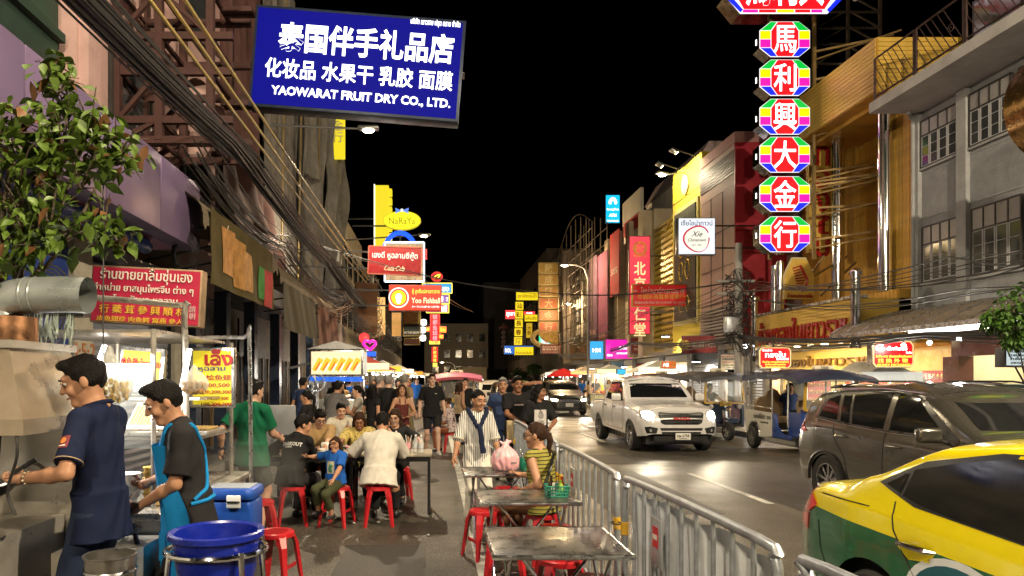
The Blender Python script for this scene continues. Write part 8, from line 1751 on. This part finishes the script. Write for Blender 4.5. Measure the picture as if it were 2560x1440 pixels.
def seated(label, x, y, fc, H=1.66, rh=None, lh=None, lean=.2, **k):
 loc = (x, y); zs = .455 + .095*H/1.7
 return person(label, loc, fc, H=H, Y=k.pop('Y', y), pelvis=(0, .02, zs), lean=lean, rf=k.pop('rf', (-.13, -.36, .085)), lf=k.pop('lf', (.13, -.34, .085)), rh=L2(loc, fc, rh) if rh else (-.16, -.36, .62), lh=L2(loc, fc, lh) if lh else (.16, -.36, .62), hem=k.pop('hem', .07), **k)
pj = seated('diner in a black jersey with white block letters on the back', -1.68, 7.92, pi-.35, 1.64, (-1.5, 8.45, .80), (-1.95, 8.42, .80), .34, Y=7, head=(-.75, .15), top=C['black'], sleeve=1.8, bottom=C['black2'], hem=.10, loose=.022, collar=C['black'])
bv = bvh_of(pj['top']); Ru = pj['Ru']; c = pj['u'](0, .3, .13)
T = Matrix.Translation(pj['u'](0, .18, .12)) @ (Ru.to_4x4() @ Matrix.Rotation(pi, 4, 'Z'))
text('DARKOUT', .062, mat('jersey_print', (.6, .6, .6), rough=.7), pj['root'], (0, 0, 0), name='jersey_lettering', bold=.03, ext=.001, fit=.25, wrap=(T, bv, .004)); WR1 = T
T2 = Matrix.Translation(pj['u'](.03, .18, .08)) @ (Ru.to_4x4() @ Matrix.Rotation(pi, 4, 'Z'))
text('RACING', .03, mat('jersey_print', (.6, .6, .6)), pj['root'], (0, 0, 0), name='jersey_lettering', bold=.03, ext=.001, fit=.09, wrap=(T2, bv, .004))
loc = (-1.16, 7.80); fc = -.55
pb_ = person('small boy in a blue tee with a printed picture looking at the camera', loc, fc, H=1.06, W=1.12, Y=6, skin='tan', pelvis=(0, .02, .53), head=(.35, -.02), hscale=1.28, rf=(-.10, -.16, .20), lf=(.06, -.12, .16), rh=L2(loc, fc, (-1.48, 7.86, .79)), lh=L2(loc, fc, (-1.14, 7.55, .56)), top=C['blue'], sleeve=.8, hem=.06, loose=.02, bottom=C['olive'], leg='crop', style='bob', hair='brown', shoem=SHOE)
bv = bvh_of(pb_['top']); Ru = pb_['Ru']; patch(bv, pb_['u'](0, -.6, -.02), Ru @ Vector((1, 0, 0)), Ru @ Vector((0, 0, 1)), Ru @ Vector((0, 1, 0)), [(-.05, -.07), (.05, -.07), (.05, .07), (-.05, .07)], .003, 'shirt_print', mat('print_pale', (.5, .5, .36), rough=.8, var=.3, vs=30), pb_['root']); patch(bv, pb_['u'](0, -.6, -.03), Ru @ Vector((1, 0, 0)), Ru @ Vector((0, 0, 1)), Ru @ Vector((0, 1, 0)), [(-.025, -.05), (.03, -.045), (.02, 0), (.035, .03), (-.01, .045), (-.03, .0)], .006, 'shirt_print', mat('print_green', (.05, .22, .14), rough=.8), pb_['root'])
seated('man in a loose white shirt eating with his back to the camera', -.66, 7.95, pi-.12, 1.72, (-.42, 8.5, .80), (-.95, 8.45, .80), .36, Y=7, W=1.12, head=(.25, .3), top=C['white'], sleeve=.95, hem=.12, loose=.032, bottom=C['black'], belly=.06, glasses=BLACKP)
seated('man in black framed glasses and a beige tee looking down at his food', -1.64, 9.58, .15, 1.68, (-1.8, 9.0, .82), (-1.45, 9.0, .82), .28, Y=7.5, W=1.1, skin='light', head=(.25, .42), top=C['beige'], sleeve=1.1, loose=.03, bottom=C['black'], style='fringe', glasses=BLACKP, belly=.05)
seated('older woman in a yellow flowered blouse eating', -1.06, 9.58, .0, 1.58, (-1.25, 9.02, .84), (-.9, 9.0, .82), .26, Y=7.5, W=1.14, skin='brown', head=(.08, .38), top=FLOW, sleeve=1.3, loose=.028, bottom=C['black'], style='bob', hair='brown', belly=.12)
pw_ = seated('woman in thin glasses and black shirt lifting a spoon to her mouth', -.56, 9.60, -.1, 1.60, (-.66, 9.30, 1.02), (-.22, 9.12, .86), .14, Y=7.5, skin='light', head=(-.05, .18), top=C['black2'], sleeve=1.5, loose=.02, bottom=C['black'], style='long', hair='brown', glasses=mat('wire_frame', (.4, .3, .25), rough=.3, metal=1.))
strp = [pw_['u'](-.02, -.13, .2-.05*k) for k in range(9)]
for k, c in enumerate(strp): MB().ball(c + Vector((.05, -.03, 0)), (.016, .016, .022), 6).build('flower_garland_bead', WHITEP, pw_['root'])
tag(MB().tube([(-.66, 9.26, 1.03), (-.60, 9.20, 1.07), (-.56, 9.22, 1.10)], [.005, .005, .012], 6).build('spoon', STEEL), 'spoon held by the woman in black', 'spoon')
seated('man in a cream tee seated at the table behind', -1.56, 11.15, .1, 1.68, (-1.75, 10.6, .8), (-1.3, 10.6, .8), .12, Y=8, skin='light', head=(.25, .28), top=C['cream'], sleeve=.85, bottom=C['black'], loose=.024)
r = thing('dining_table', 'small steel table in front of the man in the cream tee', 'table', (-1.5, 10.45, 0)); MB().bev((0, 0, .735), (1.0, .55, .03), .01).build('table_top', TOPM, r)
for sx in (-1, 1):
 for sy in (-1, 1): MB().bar((sx*.46, sy*.24, 0), (sx*.46, sy*.24, .72), .03).build('leg', BLACKM, r)
person('girl in black with a ponytail standing left of the diners', (-2.02, 10.8), -1.9, H=1.50, Y=9, W=.95, head=(.2, .15), top=C['black'], bottom=C['black2'], style='pony', rh=(-.15, -.25, .85), lh=(.15, -.28, .88))
person('man in a grey tee bending towards the snack cart', (-1.90, 12.4), 2.7, H=1.68, Y=9, W=1.05, lean=.32, skin='tan', rh=(-.2, -.45, 1.0), lh=(.22, -.4, .95), top=C['grey'], bottom=C['black'], loose=.024)
hv = person('vendor in a brimmed hat and black vest reaching across the cart', (-2.05, 17.9), .15, H=1.56, Y=12, skin='light', rh=(-.45, -.35, 1.22), lh=(.25, -.35, 1.0), top=C['black'], sleeve=.3, bottom=C['black'], style='bob'); hd = hv['hd']; hm = MB(); T = Matrix.Translation(hd(0, .01, .055)); hm.lathe([(.16, 0), (.155, .012), (.09, .012), (.085, .07), (.06, .10), (0, .105)], n=20, T=T, cap=False); hm.build('hat', cloth('hat_brown', (.07, .05, .03)), hv['root'])
person('backpacker in a cap standing by the silver wrapped post', (-2.85, 14.6), 2.6, H=1.72, Y=12, top=C['denimblue'], bottom=C['black'], skin='tan')
person('girl in a white top with a black ponytail facing the cart', (-1.50, 13.2), -1.5, H=1.56, Y=9, W=.92, skin='light', head=(0, .1), top=C['whitep'], sleeve=.5, bottom=C['rust'], style='pony', hairlen=.22, rh=(-.12, -.3, 1.0), lh=(.12, -.34, 1.05))
person('woman in black with long hair down her back', (-1.17, 12.6), 2.5, H=1.58, Y=9, W=.92, top=C['black'], sleeve=.35, bottom=C['black2'], style='long', hairlen=.42)
person('tall man in a black tee with his back to the camera', (-.93, 13.3), 2.95, H=1.76, Y=9.5, W=1.1, skin='pale', hair='gray', top=C['black'], sleeve=.7, bottom=C['black2'], loose=.024)
person('man in dark shirt left of the tall man', (-1.18, 14.2), 2.3, H=1.76, Y=10.5, skin='pale', hair='gray', top=C['black2'], bottom=C['denimblue'])
person('man half hidden behind the woman in maroon', (-.70, 15.2), 2.6, H=1.78, Y=12, skin='pale', hair='gray', top=C['tan'], bottom=C['khaki'])
pd = person('woman in a maroon halter top with long dark hair', (-.65, 13.0), .25, H=1.58, Y=8.5, W=.9, skin='tan', head=(-.15, -.12), rh=(-.10, -.24, .98), lh=(.10, -.25, .99), rp=(-.8, .6, -.2), lp=(.8, .6, -.2), top=C['maroon'], halter=True, hem=.05, loose=.012, bottom=None, skirt=(C['black'], .42, .03), style='long', hairlen=.26, hair='brown', shoem=SHOE)
for sd in (-1, 1): MB().tube([pd['u'](sd*.06, -.11, .13), pd['u'](sd*.065, -.07, .22), pd['u'](sd*.045, .03, .25)], .008, 5).build('halter_strap', C['maroon'], pd['root'])
pm_ = person('tall man in a black tee and shorts walking towards the camera', (-.09, 15.3), .08, H=1.80, Y=9.5, W=1.08, skin='pale', hair='brown', head=(.1, .05), rf=(-.13, .18, .085), lf=(.13, -.2, .085), top=C['black'], sleeve=.8, hem=.14, loose=.026, bottom=C['black2'], leg='shorts', shoem=SOLEW)
bv = bvh_of(pm_['top']); patch(bv, pm_['u'](.07, -.6, .10), (1, 0, 0), (0, 0, 1), (0, 1, 0), [(-.02, -.005), (.02, -.005), (.02, .005), (-.02, .005)], .004, 'chest_logo', PW, pm_['root'])
p = seated('woman in a flowered shirt seated on a stool away from the camera', .36, 15.6, -2.0, 1.6, None, None, .2, Y=11, top=FLOW2, sleeve=.9, bottom=C['rust'], style='bun', hair='brown', head=(.2, .1)); MB().tube([p['u'](-.1, -.13, -.1), p['u'](.0, .0, .2), p['u'](.1, .14, -.1)], .014, 6).build('bag_strap', BLACKP, p['root'])
person('woman with long brown hair holding a phone to her ear', (.60, 17.6), 2.3, H=1.62, Y=12, skin='tan', top=C['tan'], sleeve=.0, halter=True, bottom=C['black'], style='long', hair='brown', hairlen=.36, lh=(.12, -.18, 1.38), lp=(1, -.2, -.8)); person('young man in black resting his hand on his chin', (.78, 18.2), .1, H=1.70, Y=12, skin='light', top=C['black'], bottom=C['black2'], rh=(-.03, -.2, 1.42), rp=(-.8, -.2, -.8))
ps = person('smiling woman in a striped shirt with a navy jumper over her shoulders', (.47, 7.85), .12, H=1.555, W=.95, Y=6, skin='tan', head=(.35, .20), side=.0, rh=(-.30, -.10, .70), lh=(.27, -.05, .74), rf=(-.09, .05, .085), lf=(.09, -.12, .085), top=STRIPE, sleeve=1.05, hem=.20, loose=.022, bottom=C['whitep'], style='bun', smile=True, collar=STRIPE, shoem=mat('sandal_tan', (.4, .3, .2), rough=.6))
bv = bvh_of(ps['top']); u = ps['u']; NV = cloth('navy_jumper', (.012, .018, .045))
def wraptube(pts, rs, name, m):
 out = []
 for i in range(len(pts)-1):
  for k in range(5):
   c = Vector(pts[i]).lerp(Vector(pts[i+1]), k/5); hit = bv.find_nearest(c); out.append(hit[0] + hit[1]*.012 if hit[0] is not None else c)
 n = len(out); MB().tube(out, [rs[0] + (rs[1]-rs[0])*i/n for i in range(n)], 8).build(name, m, ps['root'])
for sd in (-1, 1): wraptube([u(sd*.02, -.13, .06), u(sd*.07, -.10, .17), u(sd*.12, 0, .24), u(sd*.08, .10, .22), u(0, .12, .18)], (.022, .034), 'jumper', NV)
MB().tube(bez([u(.0, -.155, .08), u(.015, -.175, .0), u(.03, -.18, -.12), u(.05, -.19, -.26)], 4), [.02, .024, .026, .028, .03, .03, .03, .03, .03, .03, .032, .034, .036], 8).build('jumper_sleeve', NV, ps['root']); MB().ball(u(0, -.15, .07), (.03, .028, .03), 10).build('jumper_knot', NV, ps['root'])
for sd in (-1, 1):
 a, e, w = ps['arm'][sd]; d = (w-e).normalized(); x = d.orthogonal().normalized(); y = d.cross(x); MB().tube([e.lerp(w, .06)+ (x*cos(t)+y*sin(t))*.055 for t in np.linspace(0, 2*pi, 16)[:-1]], .016, 6, closed=True).build('rolled_cuff', C['cream'], ps['root'])
loc = (.98, 6.32); fc = -2.35
pz = seated('woman in a sleeveless olive knit top with a ponytail and glasses', loc[0], loc[1], fc, 1.60, (.84, 6.72, .74), (.80, 6.28, .66), .10, Y=5, W=1.06, skin='tan', head=(.45, .05), top=OLST, sleeve=.06, hem=.10, loose=.016, bottom=C['brown'], style='pony', hair='brown', hairlen=.18, glasses=BLACKP)
MB().tube([pz['hd'](-.02, .115, .03), pz['hd'](.0, .125, .04), pz['hd'](.02, .115, .03)], .012, 6).build('hair_clip', mat('clip_silver', (.5, .5, .5), rough=.2, metal=1.), pz['root']); bv = bvh_of(pz['top'])
def onto(pts, r, name, m, root):
 out = []
 for i in range(len(pts)-1):
  for k in range(6): c = Vector(pts[i]).lerp(Vector(pts[i+1]), k/6); h_ = bv.find_nearest(c); out.append(h_[0] + h_[1]*.008)
 MB().tube(out, r, 6).build(name, m, root)
onto([pz['u'](-.12, .0, .22), pz['u'](.0, .14, .1), pz['q'](.16, .06, .05)], .014, 'bag_strap', BLACKP, pz['root'])
tag(MB().bev((.72, 6.72, .75), (.07, .14, .012), .005, R=Rz(.5)).build('mobile_phone', BLACKP), 'dark phone on the table edge before the woman in the olive top', 'phone')
pa = person('bearded man in a black tee with one arm behind his head', (1.28, 10.8), .1, H=1.72, W=1.12, Y=7.5, skin='brown', head=(.1, .05), lh=(.13, .08, 1.60), lp=(1, -.3, .45), rh=(-.02, -.28, 1.02), rp=(-.9, .2, -.5), top=C['black'], sleeve=.8, hem=.14, loose=.024, bottom=C['black2'], belly=.06)
bv = bvh_of(pa['top']); patch(bv, pa['u'](0, -.6, .08), (1, 0, 0), (0, 0, 1), (0, 1, 0), [(-.07, -.012), (.07, -.012), (.07, .012), (-.07, .012)], .004, 'chest_print', mat('print_multi', (.4, .3, .3), rough=.8, var=.9, vs=60), pa['root'])
bg_ = thing('paper_bag', 'brown paper bag held by the bearded man', 'bag', (1.26, 10.42, .70)); MB().bev((0, 0, .13), (.24, .12, .26), .02).build('bag', mat('kraft_paper', (.42, .32, .18), rough=.7, var=.15), bg_); MB().bev((-.10, .02, .20), (.16, .10, .30), .02).build('bag_fold', mat('kraft_paper', (.42, .32, .18)), bg_)
for y in (-.04, .04): MB().tube(bez([(-.06, y, .26), (-.04, y, .34), (.04, y, .34), (.06, y, .26)], 4), .005, 5).build('handle', mat('kraft_paper', (.42, .32, .18)), bg_)
person('man in a denim shirt standing just behind the bearded man', (1.12, 11.5), .2, H=1.70, Y=8.5, skin='tan', hair='gray', head=(-.2, .05), top=C['denimblue'], bottom=C['denimblue'], loose=.024)
pt = person('woman in a black tee with a white portrait print looking right', (1.53, 10.25), .25, H=1.60, Y=7.2, W=.96, skin='brown', head=(.75, .02), rh=(-.25, -.05, .82), lh=(.10, -.22, .96), lp=(.9, .3, -.4), top=C['black'], sleeve=.9, hem=.12, loose=.028, bottom=C['denimblue'], style='long', hairlen=.26)
bv = bvh_of(pt['top']); Ru = pt['Ru']; uu = pt['u']
patch(bv, uu(0, -.6, -.01), Ru @ Vector((1, 0, 0)), Ru @ Vector((0, 0, 1)), Ru @ Vector((0, 1, 0)), [(-.095, -.11), (.095, -.11), (.095, .12), (-.095, .12)], .004, 'portrait_panel', mat('print_white', (.55, .52, .52), rough=.8, var=.06), pt['root'])
patch(bv, uu(0, -.6, .03), Ru @ Vector((1, 0, 0)), Ru @ Vector((0, 0, 1)), Ru @ Vector((0, 1, 0)), [(.045*cos(t)+.006*sin(t*7), .06*sin(t)+.006*cos(t*5)) for t in np.linspace(0, 2*pi, 20)[:-1]], .007, 'portrait_face', mat('print_grey', (.26, .24, .24), rough=.8, var=.8, vs=45), pt['root'])
patch(bv, uu(0, -.6, -.05), Ru @ Vector((1, 0, 0)), Ru @ Vector((0, 0, 1)), Ru @ Vector((0, 1, 0)), [(-.06, -.055), (.06, -.055), (.04, .0), (-.04, .0)], .007, 'portrait_shoulders', mat('print_grey', (.26, .24, .24)), pt['root'])
MB().tube([pt['u'](-.02, -.125, .19), pt['u'](-.015, -.15, .08)], .006, 5).build('hanging_sunglasses', BLACKP, pt['root'])
person('pedestrian with short black hair before the cream shop', (wx(2512, 12.4), 12.4), 2.6, H=1.62, Y=12, top=C['black'], bottom=C['black'], vox=.018); person('second pedestrian at the right edge before the cream shop', (wx(2555, 12.0), 12.0), -.5, H=1.58, Y=12, top=C['black2'], bottom=C['black'], vox=.018)
person('tuk-tuk driver in dark clothes at the handlebar', (8.0, 19.95), .12, H=1.64, pelvis=(0, .02, .80), rf=(-.15, -.38, .48), lf=(.15, -.38, .48), rh=(-.22, -.5, 1.0), lh=(.22, -.5, 1.0), Y=14, top=C['black'], bottom=C['black'], vox=.018)
person('passenger in a blue shirt seen over the tuk-tuk bench', (8.7, 17.1), 0., H=1.62, pelvis=(0, -.3, .84), rf=(-.15, -.7, .48), lf=(.15, -.7, .48), Y=14, top=C['denimblue'], bottom=C['black'], vox=.018)
tmpl = []
specs = [(C['black'], C['black2'], 'short', 'black', 'tan'), (C['white'], C['denimblue'], 'long', 'black', 'light'), (C['maroon'], C['black'], 'pony', 'brown', 'tan'), (C['grey'], C['khaki'], 'short', 'gray', 'pale'), (C['beige'], C['black'], 'bob', 'black', 'light'), (C['blue'], C['greyshort'], 'short', 'brown', 'pale')]
rnd = random.Random(5); spots = []
for i in range(46):
 y = 18.5 + 36*(i/46)**1.25 + rnd.random()*1.5; x = rnd.uniform(-3.2, -.05 + .012*y) if i % 4 else rnd.uniform(-3.6, -2.6); spots.append((x, y))
for i in range(14): spots.append((rnd.uniform(8.9, 9.9), 30 + 1.9*i + rnd.random()))
for i, (x, y) in enumerate(spots):
 k = i % 6; side_ = 'left' if x < 3 else 'right'; lab = 'distant pedestrian in the crowd along the %s pavement stalls' % side_; grp = 'far crowd on the %s' % side_
 if len(tmpl) <= k:
  tp, bt_, st_, hr, sk = specs[k]; q_ = person(lab, (x, y), [0, 3.0, .3, 2.8, -.2, 2.6][k], H=[1.72, 1.6, 1.62, 1.78, 1.58, 1.7][k], Y=14, vox=.022, skin=sk, top=tp, bottom=bt_, style=st_, hair=hr, group=grp); tmpl.append(q_['root'])
 else:
  o = dup(tmpl[k], (x, y, 0), rnd.uniform(-.6, .6) + (pi if rnd.random() < .5 else 0), lab, grp); f_ = rnd.uniform(.93, 1.05); o.scale = (f_, f_, f_)
def bundle(label, pts, n, spread, r, m=CABLE, name='cable_bundle', sagv=.25, seed=1, tiep=True):
 rr = random.Random(seed); t = thing(name, label, 'cables')
 for i in range(n):
  a = rr.random()*2*pi; d = sqrt(rr.random())*spread; out = []; s_ = sagv*(.5+rr.random())
  for j in range(len(pts)-1):
   A = Vector(pts[j]) + Vector((cos(a)*d, 0, sin(a)*d)); B = Vector(pts[j+1]) + Vector((cos(a+.8)*d, 0, sin(a+.8)*d))
   out += sag(A, B, s_*(B-A).length*.06, 8)[:-1]
  out.append(B); MB().tube(out, r*(.6+.8*rr.random()), 5).build('cable', m, t)
 return t
bundle('thick black cable bundle running down the left row', [(-3.05, .5, 5.0), (-3.05, 11.2, 5.25), (-3.15, 20.5, 5.15), (-3.2, 34, 5.0), (-3.1, 60, 5.2)], 34, .17, .016, seed=2)
bundle('looser tangle of cables below the thick left bundle', [(-3.3, 9.5, 4.75), (-3.5, 16, 4.8), (-3.3, 24, 4.6), (-3.0, 34, 4.4), (-2.8, 50, 4.6)], 22, .34, .011, seed=3, sagv=.7)
bundle('pale orange lit cables drooping towards the cable tangle', [(-3.4, 17, 4.3), (-3.2, 25, 4.5), (-2.9, 36, 4.6)], 10, .3, .010, mat('pale_orange_cable', (.20, .12, .07), rough=.7), seed=4, sagv=1.0)  # orange light on these cables is put into their colour
YC = mat('yellow_bamboo', (.42, .30, .09), rough=.5, var=.25, vs=6)
for i, (dx, lab) in enumerate(((0, 'lowest yellow bamboo pole lashed along the left facades'), (.14, 'middle yellow bamboo pole lashed along the left facades'), (.28, 'upper yellow bamboo pole lashed along the left facades'))):
 pp = sag((-2.75+dx*.6, 2.0, 5.35+dx), (-3.05+dx*.5, 30, 5.9+dx), .1, 24); o = thing('bamboo_pole', lab, 'pole', (0, 0, 0), 0); MB().tube(pp, .022, 8).build('cane', YC, o)
 for p in pp[::2]: MB().ball(p, .028, 6).build('node', YC, o)
bundle('black service cables along the right row', [(9.3, 2, 3.35), (9.3, 12, 3.55), (9.6, 21.5, 4.5), (9.9, 34, 4.9), (10.2, 58, 5.2)], 9, .45, .012, seed=6, sagv=.5)
bundle('heavy low cable bundle along the right shops', [(9.2, 2, 2.45), (9.3, 13, 2.5), (9.6, 21.5, 3.0), (9.9, 34, 3.5), (10.3, 58, 3.8)], 12, .07, .015, seed=8, sagv=.35)
bundle('single black wire sagging across the street', [(-4.2, 21, 6.0), (1.0, 22, 4.75), (5.8, 22.5, 4.45), (9.6, 21.6, 4.8)], 3, .05, .011, seed=9, sagv=.4)
bundle('thin pale wires fanning from the left signs', [(-1.0, 24, 5.9), (2.5, 45, 6.3)], 3, .25, .008, mat('pale_orange_cable', (.20, .12, .07)), seed=11)
pl = thing('utility_pole', 'concrete utility pole wrapped in tangled cables beside the gold canopy', 'utility pole', (9.62, 21.7, 0)); MB().tube([(0, 0, 0), (0, 0, 6.0)], [.14, .11], 10).build('pole', CONC, pl)
for k in range(40):
 rr = random.Random(k); z = rr.uniform(2.6, 5.0); R = rr.uniform(.12, .42); a0 = rr.random()*6; MB().tube([(R*cos(a0+t*1.1)*(1+.3*sin(t*3+k)), R*sin(a0+t*1.1), z + .25*sin(t*1.7+k)) for t in np.linspace(0, 5, 12)], .014, 5).build('cable_coil', CABLE, pl)
for z in (4.4, 4.8): MB().bar((-.7, 0, z), (.5, 0, z), .08).build('crossarm', CONC, pl)
MB().bev((-.28, -.1, 3.4), (.4, .3, .5), .03).build('junction_box', GALV, pl)
pl2 = thing('utility_pole', 'utility pole amid the left row cable tangle', 'utility pole', (-3.25, 34.5, 0)); MB().tube([(0, 0, 0), (0, 0, 7.4)], [.15, .12], 10).build('pole', CONC, pl2)
for k in range(34):
 rr = random.Random(k+90); z = rr.uniform(3.8, 6.6); R = rr.uniform(.15, .6); a0 = rr.random()*6; MB().tube([(R*cos(a0+t*1.1), R*sin(a0+t*1.1), z + .4*sin(t*1.7+k)) for t in np.linspace(0, 5, 12)], .016, 5).build('cable_coil', CABLE, pl2)
for i, (x, z, lab) in enumerate(((-3.55, 3.45, 'loop of cable hanging below the purple canopy end'), (-3.0, 2.25, 'coil of black cable beside the stall pipe'))):
 Y = (9.6, 5.2)[i]; t = thing('cable_loop', lab, 'cables', (x, Y, z)); 
 for k in range(5): MB().tube([((.12+.02*k)*cos(a), .02*k, (.2+.03*k)*sin(a)) for a in np.linspace(0, 6, 16)], .008, 5).build('cable', CABLE, t)
def leafm(key, c): return mat('leaf_' + key, c, rough=.5, var=.35, vs=9, spec=.35)
BARK = mat('bark', (.10, .075, .055), rough=.9, var=.3, vs=12, bump=.5, bs=40)
def tree(label, base, top, blobs, n, size, lm, seed, dead=None, name='tree', big=False, stem_r=.035, cat='tree'):
 rr = random.Random(seed); r = thing(name, label, cat, base); B = Vector(base)
 tr = MB(); T = Vector(top) - B; tr.tube(bez([(0, 0, 0), T*.4 + Vector((.06, 0, 0)), T*.75 + Vector((-.04, .03, 0)), T], 5), [stem_r*(1-.5*i/15) for i in range(16)], 8); tr.build('trunk', BARK, r)
 for b in blobs:
  c = Vector(b[:3]) - B; a = T*rr.uniform(.55, .95); MB().tube(bez([a, a.lerp(c, .5) + Vector((rr.uniform(-.1, .1), rr.uniform(-.1, .1), .05)), c + Vector((0, 0, b[3]*.3))], 4), [stem_r*.5*(1-.8*i/8) for i in range(9)], 6).build('limb', BARK, r)
 for b in blobs:
  for k in range(5):
   c = Vector(b[:3]) - B; e = c + Vector((rr.gauss(0, 1), rr.gauss(0, 1), rr.gauss(.2, .8))).normalized()*b[3]*1.05; MB().tube([c - Vector((0, 0, b[3]*.4)), c.lerp(e, .5) + Vector((0, 0, .03)), e], [stem_r*.22, stem_r*.15, stem_r*.06], 5).build('twig', BARK, r)
 mbs = [MB(), MB()]
 for i in range(n):
  b = blobs[int(rr.random()*len(blobs))] if not big else blobs[i % len(blobs)]
  d = Vector((rr.gauss(0, 1), rr.gauss(0, 1), rr.gauss(0, 1))).normalized()*(rr.random()**.45)*b[3]; d.z *= b[4] if len(b) > 4 else .8
  p = Vector(b[:3]) - B + d; s_ = size*rr.uniform(.4, 1.35)
  yaw = rr.random()*6.28; R = (Rz(yaw) @ Rx(rr.uniform(-1.2, .1)) @ Ry(rr.uniform(-.7, .7)))
  k = .30; pts = [(0, 0, 0), (s_*k*.8, s_*.3, s_*.06), (s_*k, s_*.55, s_*.04), (s_*k*.5, s_*.85, -s_*.04), (0, s_*1.12, -s_*.14), (-s_*k*.5, s_*.85, -s_*.04), (-s_*k, s_*.55, s_*.04), (-s_*k*.8, s_*.3, s_*.06), (0, s_*.5, -s_*.03)]
  w = mbs[1 if dead and rr.random() < dead[0] else 0]
  w.add([R @ Vector(q) + p for q in pts], [(0, 1, 8), (1, 2, 8), (2, 3, 8), (3, 4, 8), (4, 5, 8), (5, 6, 8), (6, 7, 8), (7, 0, 8)], 0, True)
 o = mbs[0].build('crown', lm, r); o['kind'] = 'stuff'
 if dead and mbs[1].v: o = mbs[1].build('dry_leaves', dead[1], r); o['kind'] = 'stuff'
 return r
tree('leafy street tree with glossy leaves hanging over the left edge', (-2.75, 4.0, .13), (-2.45, 3.95, 3.0), [(*at(120, 560, 3.9), .30), (*at(40, 430, 3.8), .26), (*at(200, 420, 4.0), .30), (*at(290, 380, 4.1), .20), (*at(230, 300, 4.0), .18), (*at(60, 560, 3.8), .26), (*at(260, 570, 4.0), .20), (*at(140, 215, 4.0), .15, 1.5), (*at(30, 320, 3.8), .22), (*at(160, 360, 3.9), .25), (*at(0, 640, 3.8), .25)], 1150, .09, leafm('left', (.085, .145, .018)), 3, (.09, leafm('dry', (.16, .075, .03))))
tree('dense green tree entering at the right edge in front of the shops', (9.6, 11.0, .13), (9.55, 11.0, 2.3), [(*at(2535, 800, 10.6), .42), (*at(2490, 800, 10.6), .22), (*at(2570, 760, 10.7), .45), (*at(2600, 820, 10.7), .42), (*at(2545, 850, 10.6), .20), (*at(2640, 790, 11), .5)], 2600, .085, leafm('right', (.055, .125, .02)), 4, name='tree')
tree('small round tree at the far left crossing', (wx(1140, 90), 90, 0), (wx(1140, 90), 90, 1.8), [(wx(1140, 90), 90, 2.4, 1.3), (wx(1133, 90), 90, 1.9, 1.0)], 700, .3, leafm('far', (.05, .11, .03)), 5, stem_r=.12); tree('bushy tree at the foot of the far yellow signs', (wx(1300, 82), 82, 0), (wx(1300, 82), 82, 1.6), [(wx(1297, 82), 82, 2.2, 1.2), (wx(1308, 82), 82, 1.8, 1.1)], 700, .3, leafm('far', (.05, .11, .03)), 6, stem_r=.12); tree('small tree beside the far pale light box', (wx(1337, 70), 70, 0), (wx(1337, 70), 70, 2.2), [(wx(1337, 70), 70, 2.8, .8)], 350, .25, leafm('far', (.05, .11, .03)), 7, stem_r=.1)
gp = thing('potted_grass', 'striped long leaf plant at the left edge below the tree', 'plant', (-2.75, 4.35, 2.1)); g = MB()
for k in range(40):
 rr = random.Random(k); a = rr.uniform(-.5, 1.1); x = rr.uniform(-.25, .45); l = rr.uniform(.12, .25); g.add([(x, 0, 0), (x+.012, -.02, -l*.5), (x+.05*a, -.05, -l), (x-.012, -.02, -l*.5)], [(0, 1, 2, 3)])
g.build('leaves', mat('variegated_leaf', (.35, .42, .38), rough=.5, var=.4, vs=20), gp); MB().bbox((-.35, .0, -.02), (.5, .1, .08)).build('planter', BLACKP, gp)
bulb('bare lit bulb glaring behind the navy shirted cook', (-2.12, 4.35, 1.52), 9, 60.)
def smoke(label, c, r, dens, seed):
 o = MB().ball((0, 0, 0), r, 16).build('smoke', None); o.location = c; tag(o, label, 'smoke', kind='stuff')
 m = bpy.data.materials.new('smoke'); m.use_nodes = True; N = m.node_tree.nodes; L = m.node_tree.links; N.remove(N['Principled BSDF'])
 v = N.new('ShaderNodeVolumePrincipled'); v.inputs['Color'].default_value = (.9, .9, .9, 1); tc = N.new('ShaderNodeTexCoord'); n = N.new('ShaderNodeTexNoise'); n.inputs['Scale'].default_value = 3.2; n.inputs['Detail'].default_value = 3
 mp = N.new('ShaderNodeMapping'); mp.inputs['Location'].default_value = (seed, seed, 0); L.new(tc.outputs['Object'], mp.inputs[0]); L.new(mp.outputs[0], n.inputs['Vector'])
 ln = N.new('ShaderNodeVectorMath'); ln.operation = 'LENGTH'; sc = N.new('ShaderNodeVectorMath'); sc.operation = 'DIVIDE'; sc.inputs[1].default_value = r; L.new(tc.outputs['Object'], sc.inputs[0]); L.new(sc.outputs[0], ln.inputs[0])
 fa = N.new('ShaderNodeMapRange'); fa.inputs['From Min'].default_value = 1.; fa.inputs['From Max'].default_value = .2; L.new(ln.outputs['Value'], fa.inputs['Value'])
 mr = N.new('ShaderNodeMapRange'); mr.inputs['From Min'].default_value = .38; mr.inputs['From Max'].default_value = .7; mr.inputs['To Max'].default_value = dens; L.new(n.outputs['Fac'], mr.inputs['Value'])
 mu = N.new('ShaderNodeMath'); mu.operation = 'MULTIPLY'; L.new(fa.outputs[0], mu.inputs[0]); L.new(mr.outputs[0], mu.inputs[1]); L.new(mu.outputs[0], v.inputs['Density']); L.new(v.outputs[0], N['Material Output'].inputs['Volume'])
 o.data.materials.clear(); o.data.materials.append(m)
smoke('white cooking smoke rising from the wok at the hood', (-2.2, 3.7, 1.28), (.36, .34, .36), 3.0, 1.)
smoke('thin smoke drifting over the stools behind the cool box', (-1.75, 6.6, .75), (.55, .5, .55), .7, 5.)
flush_text()
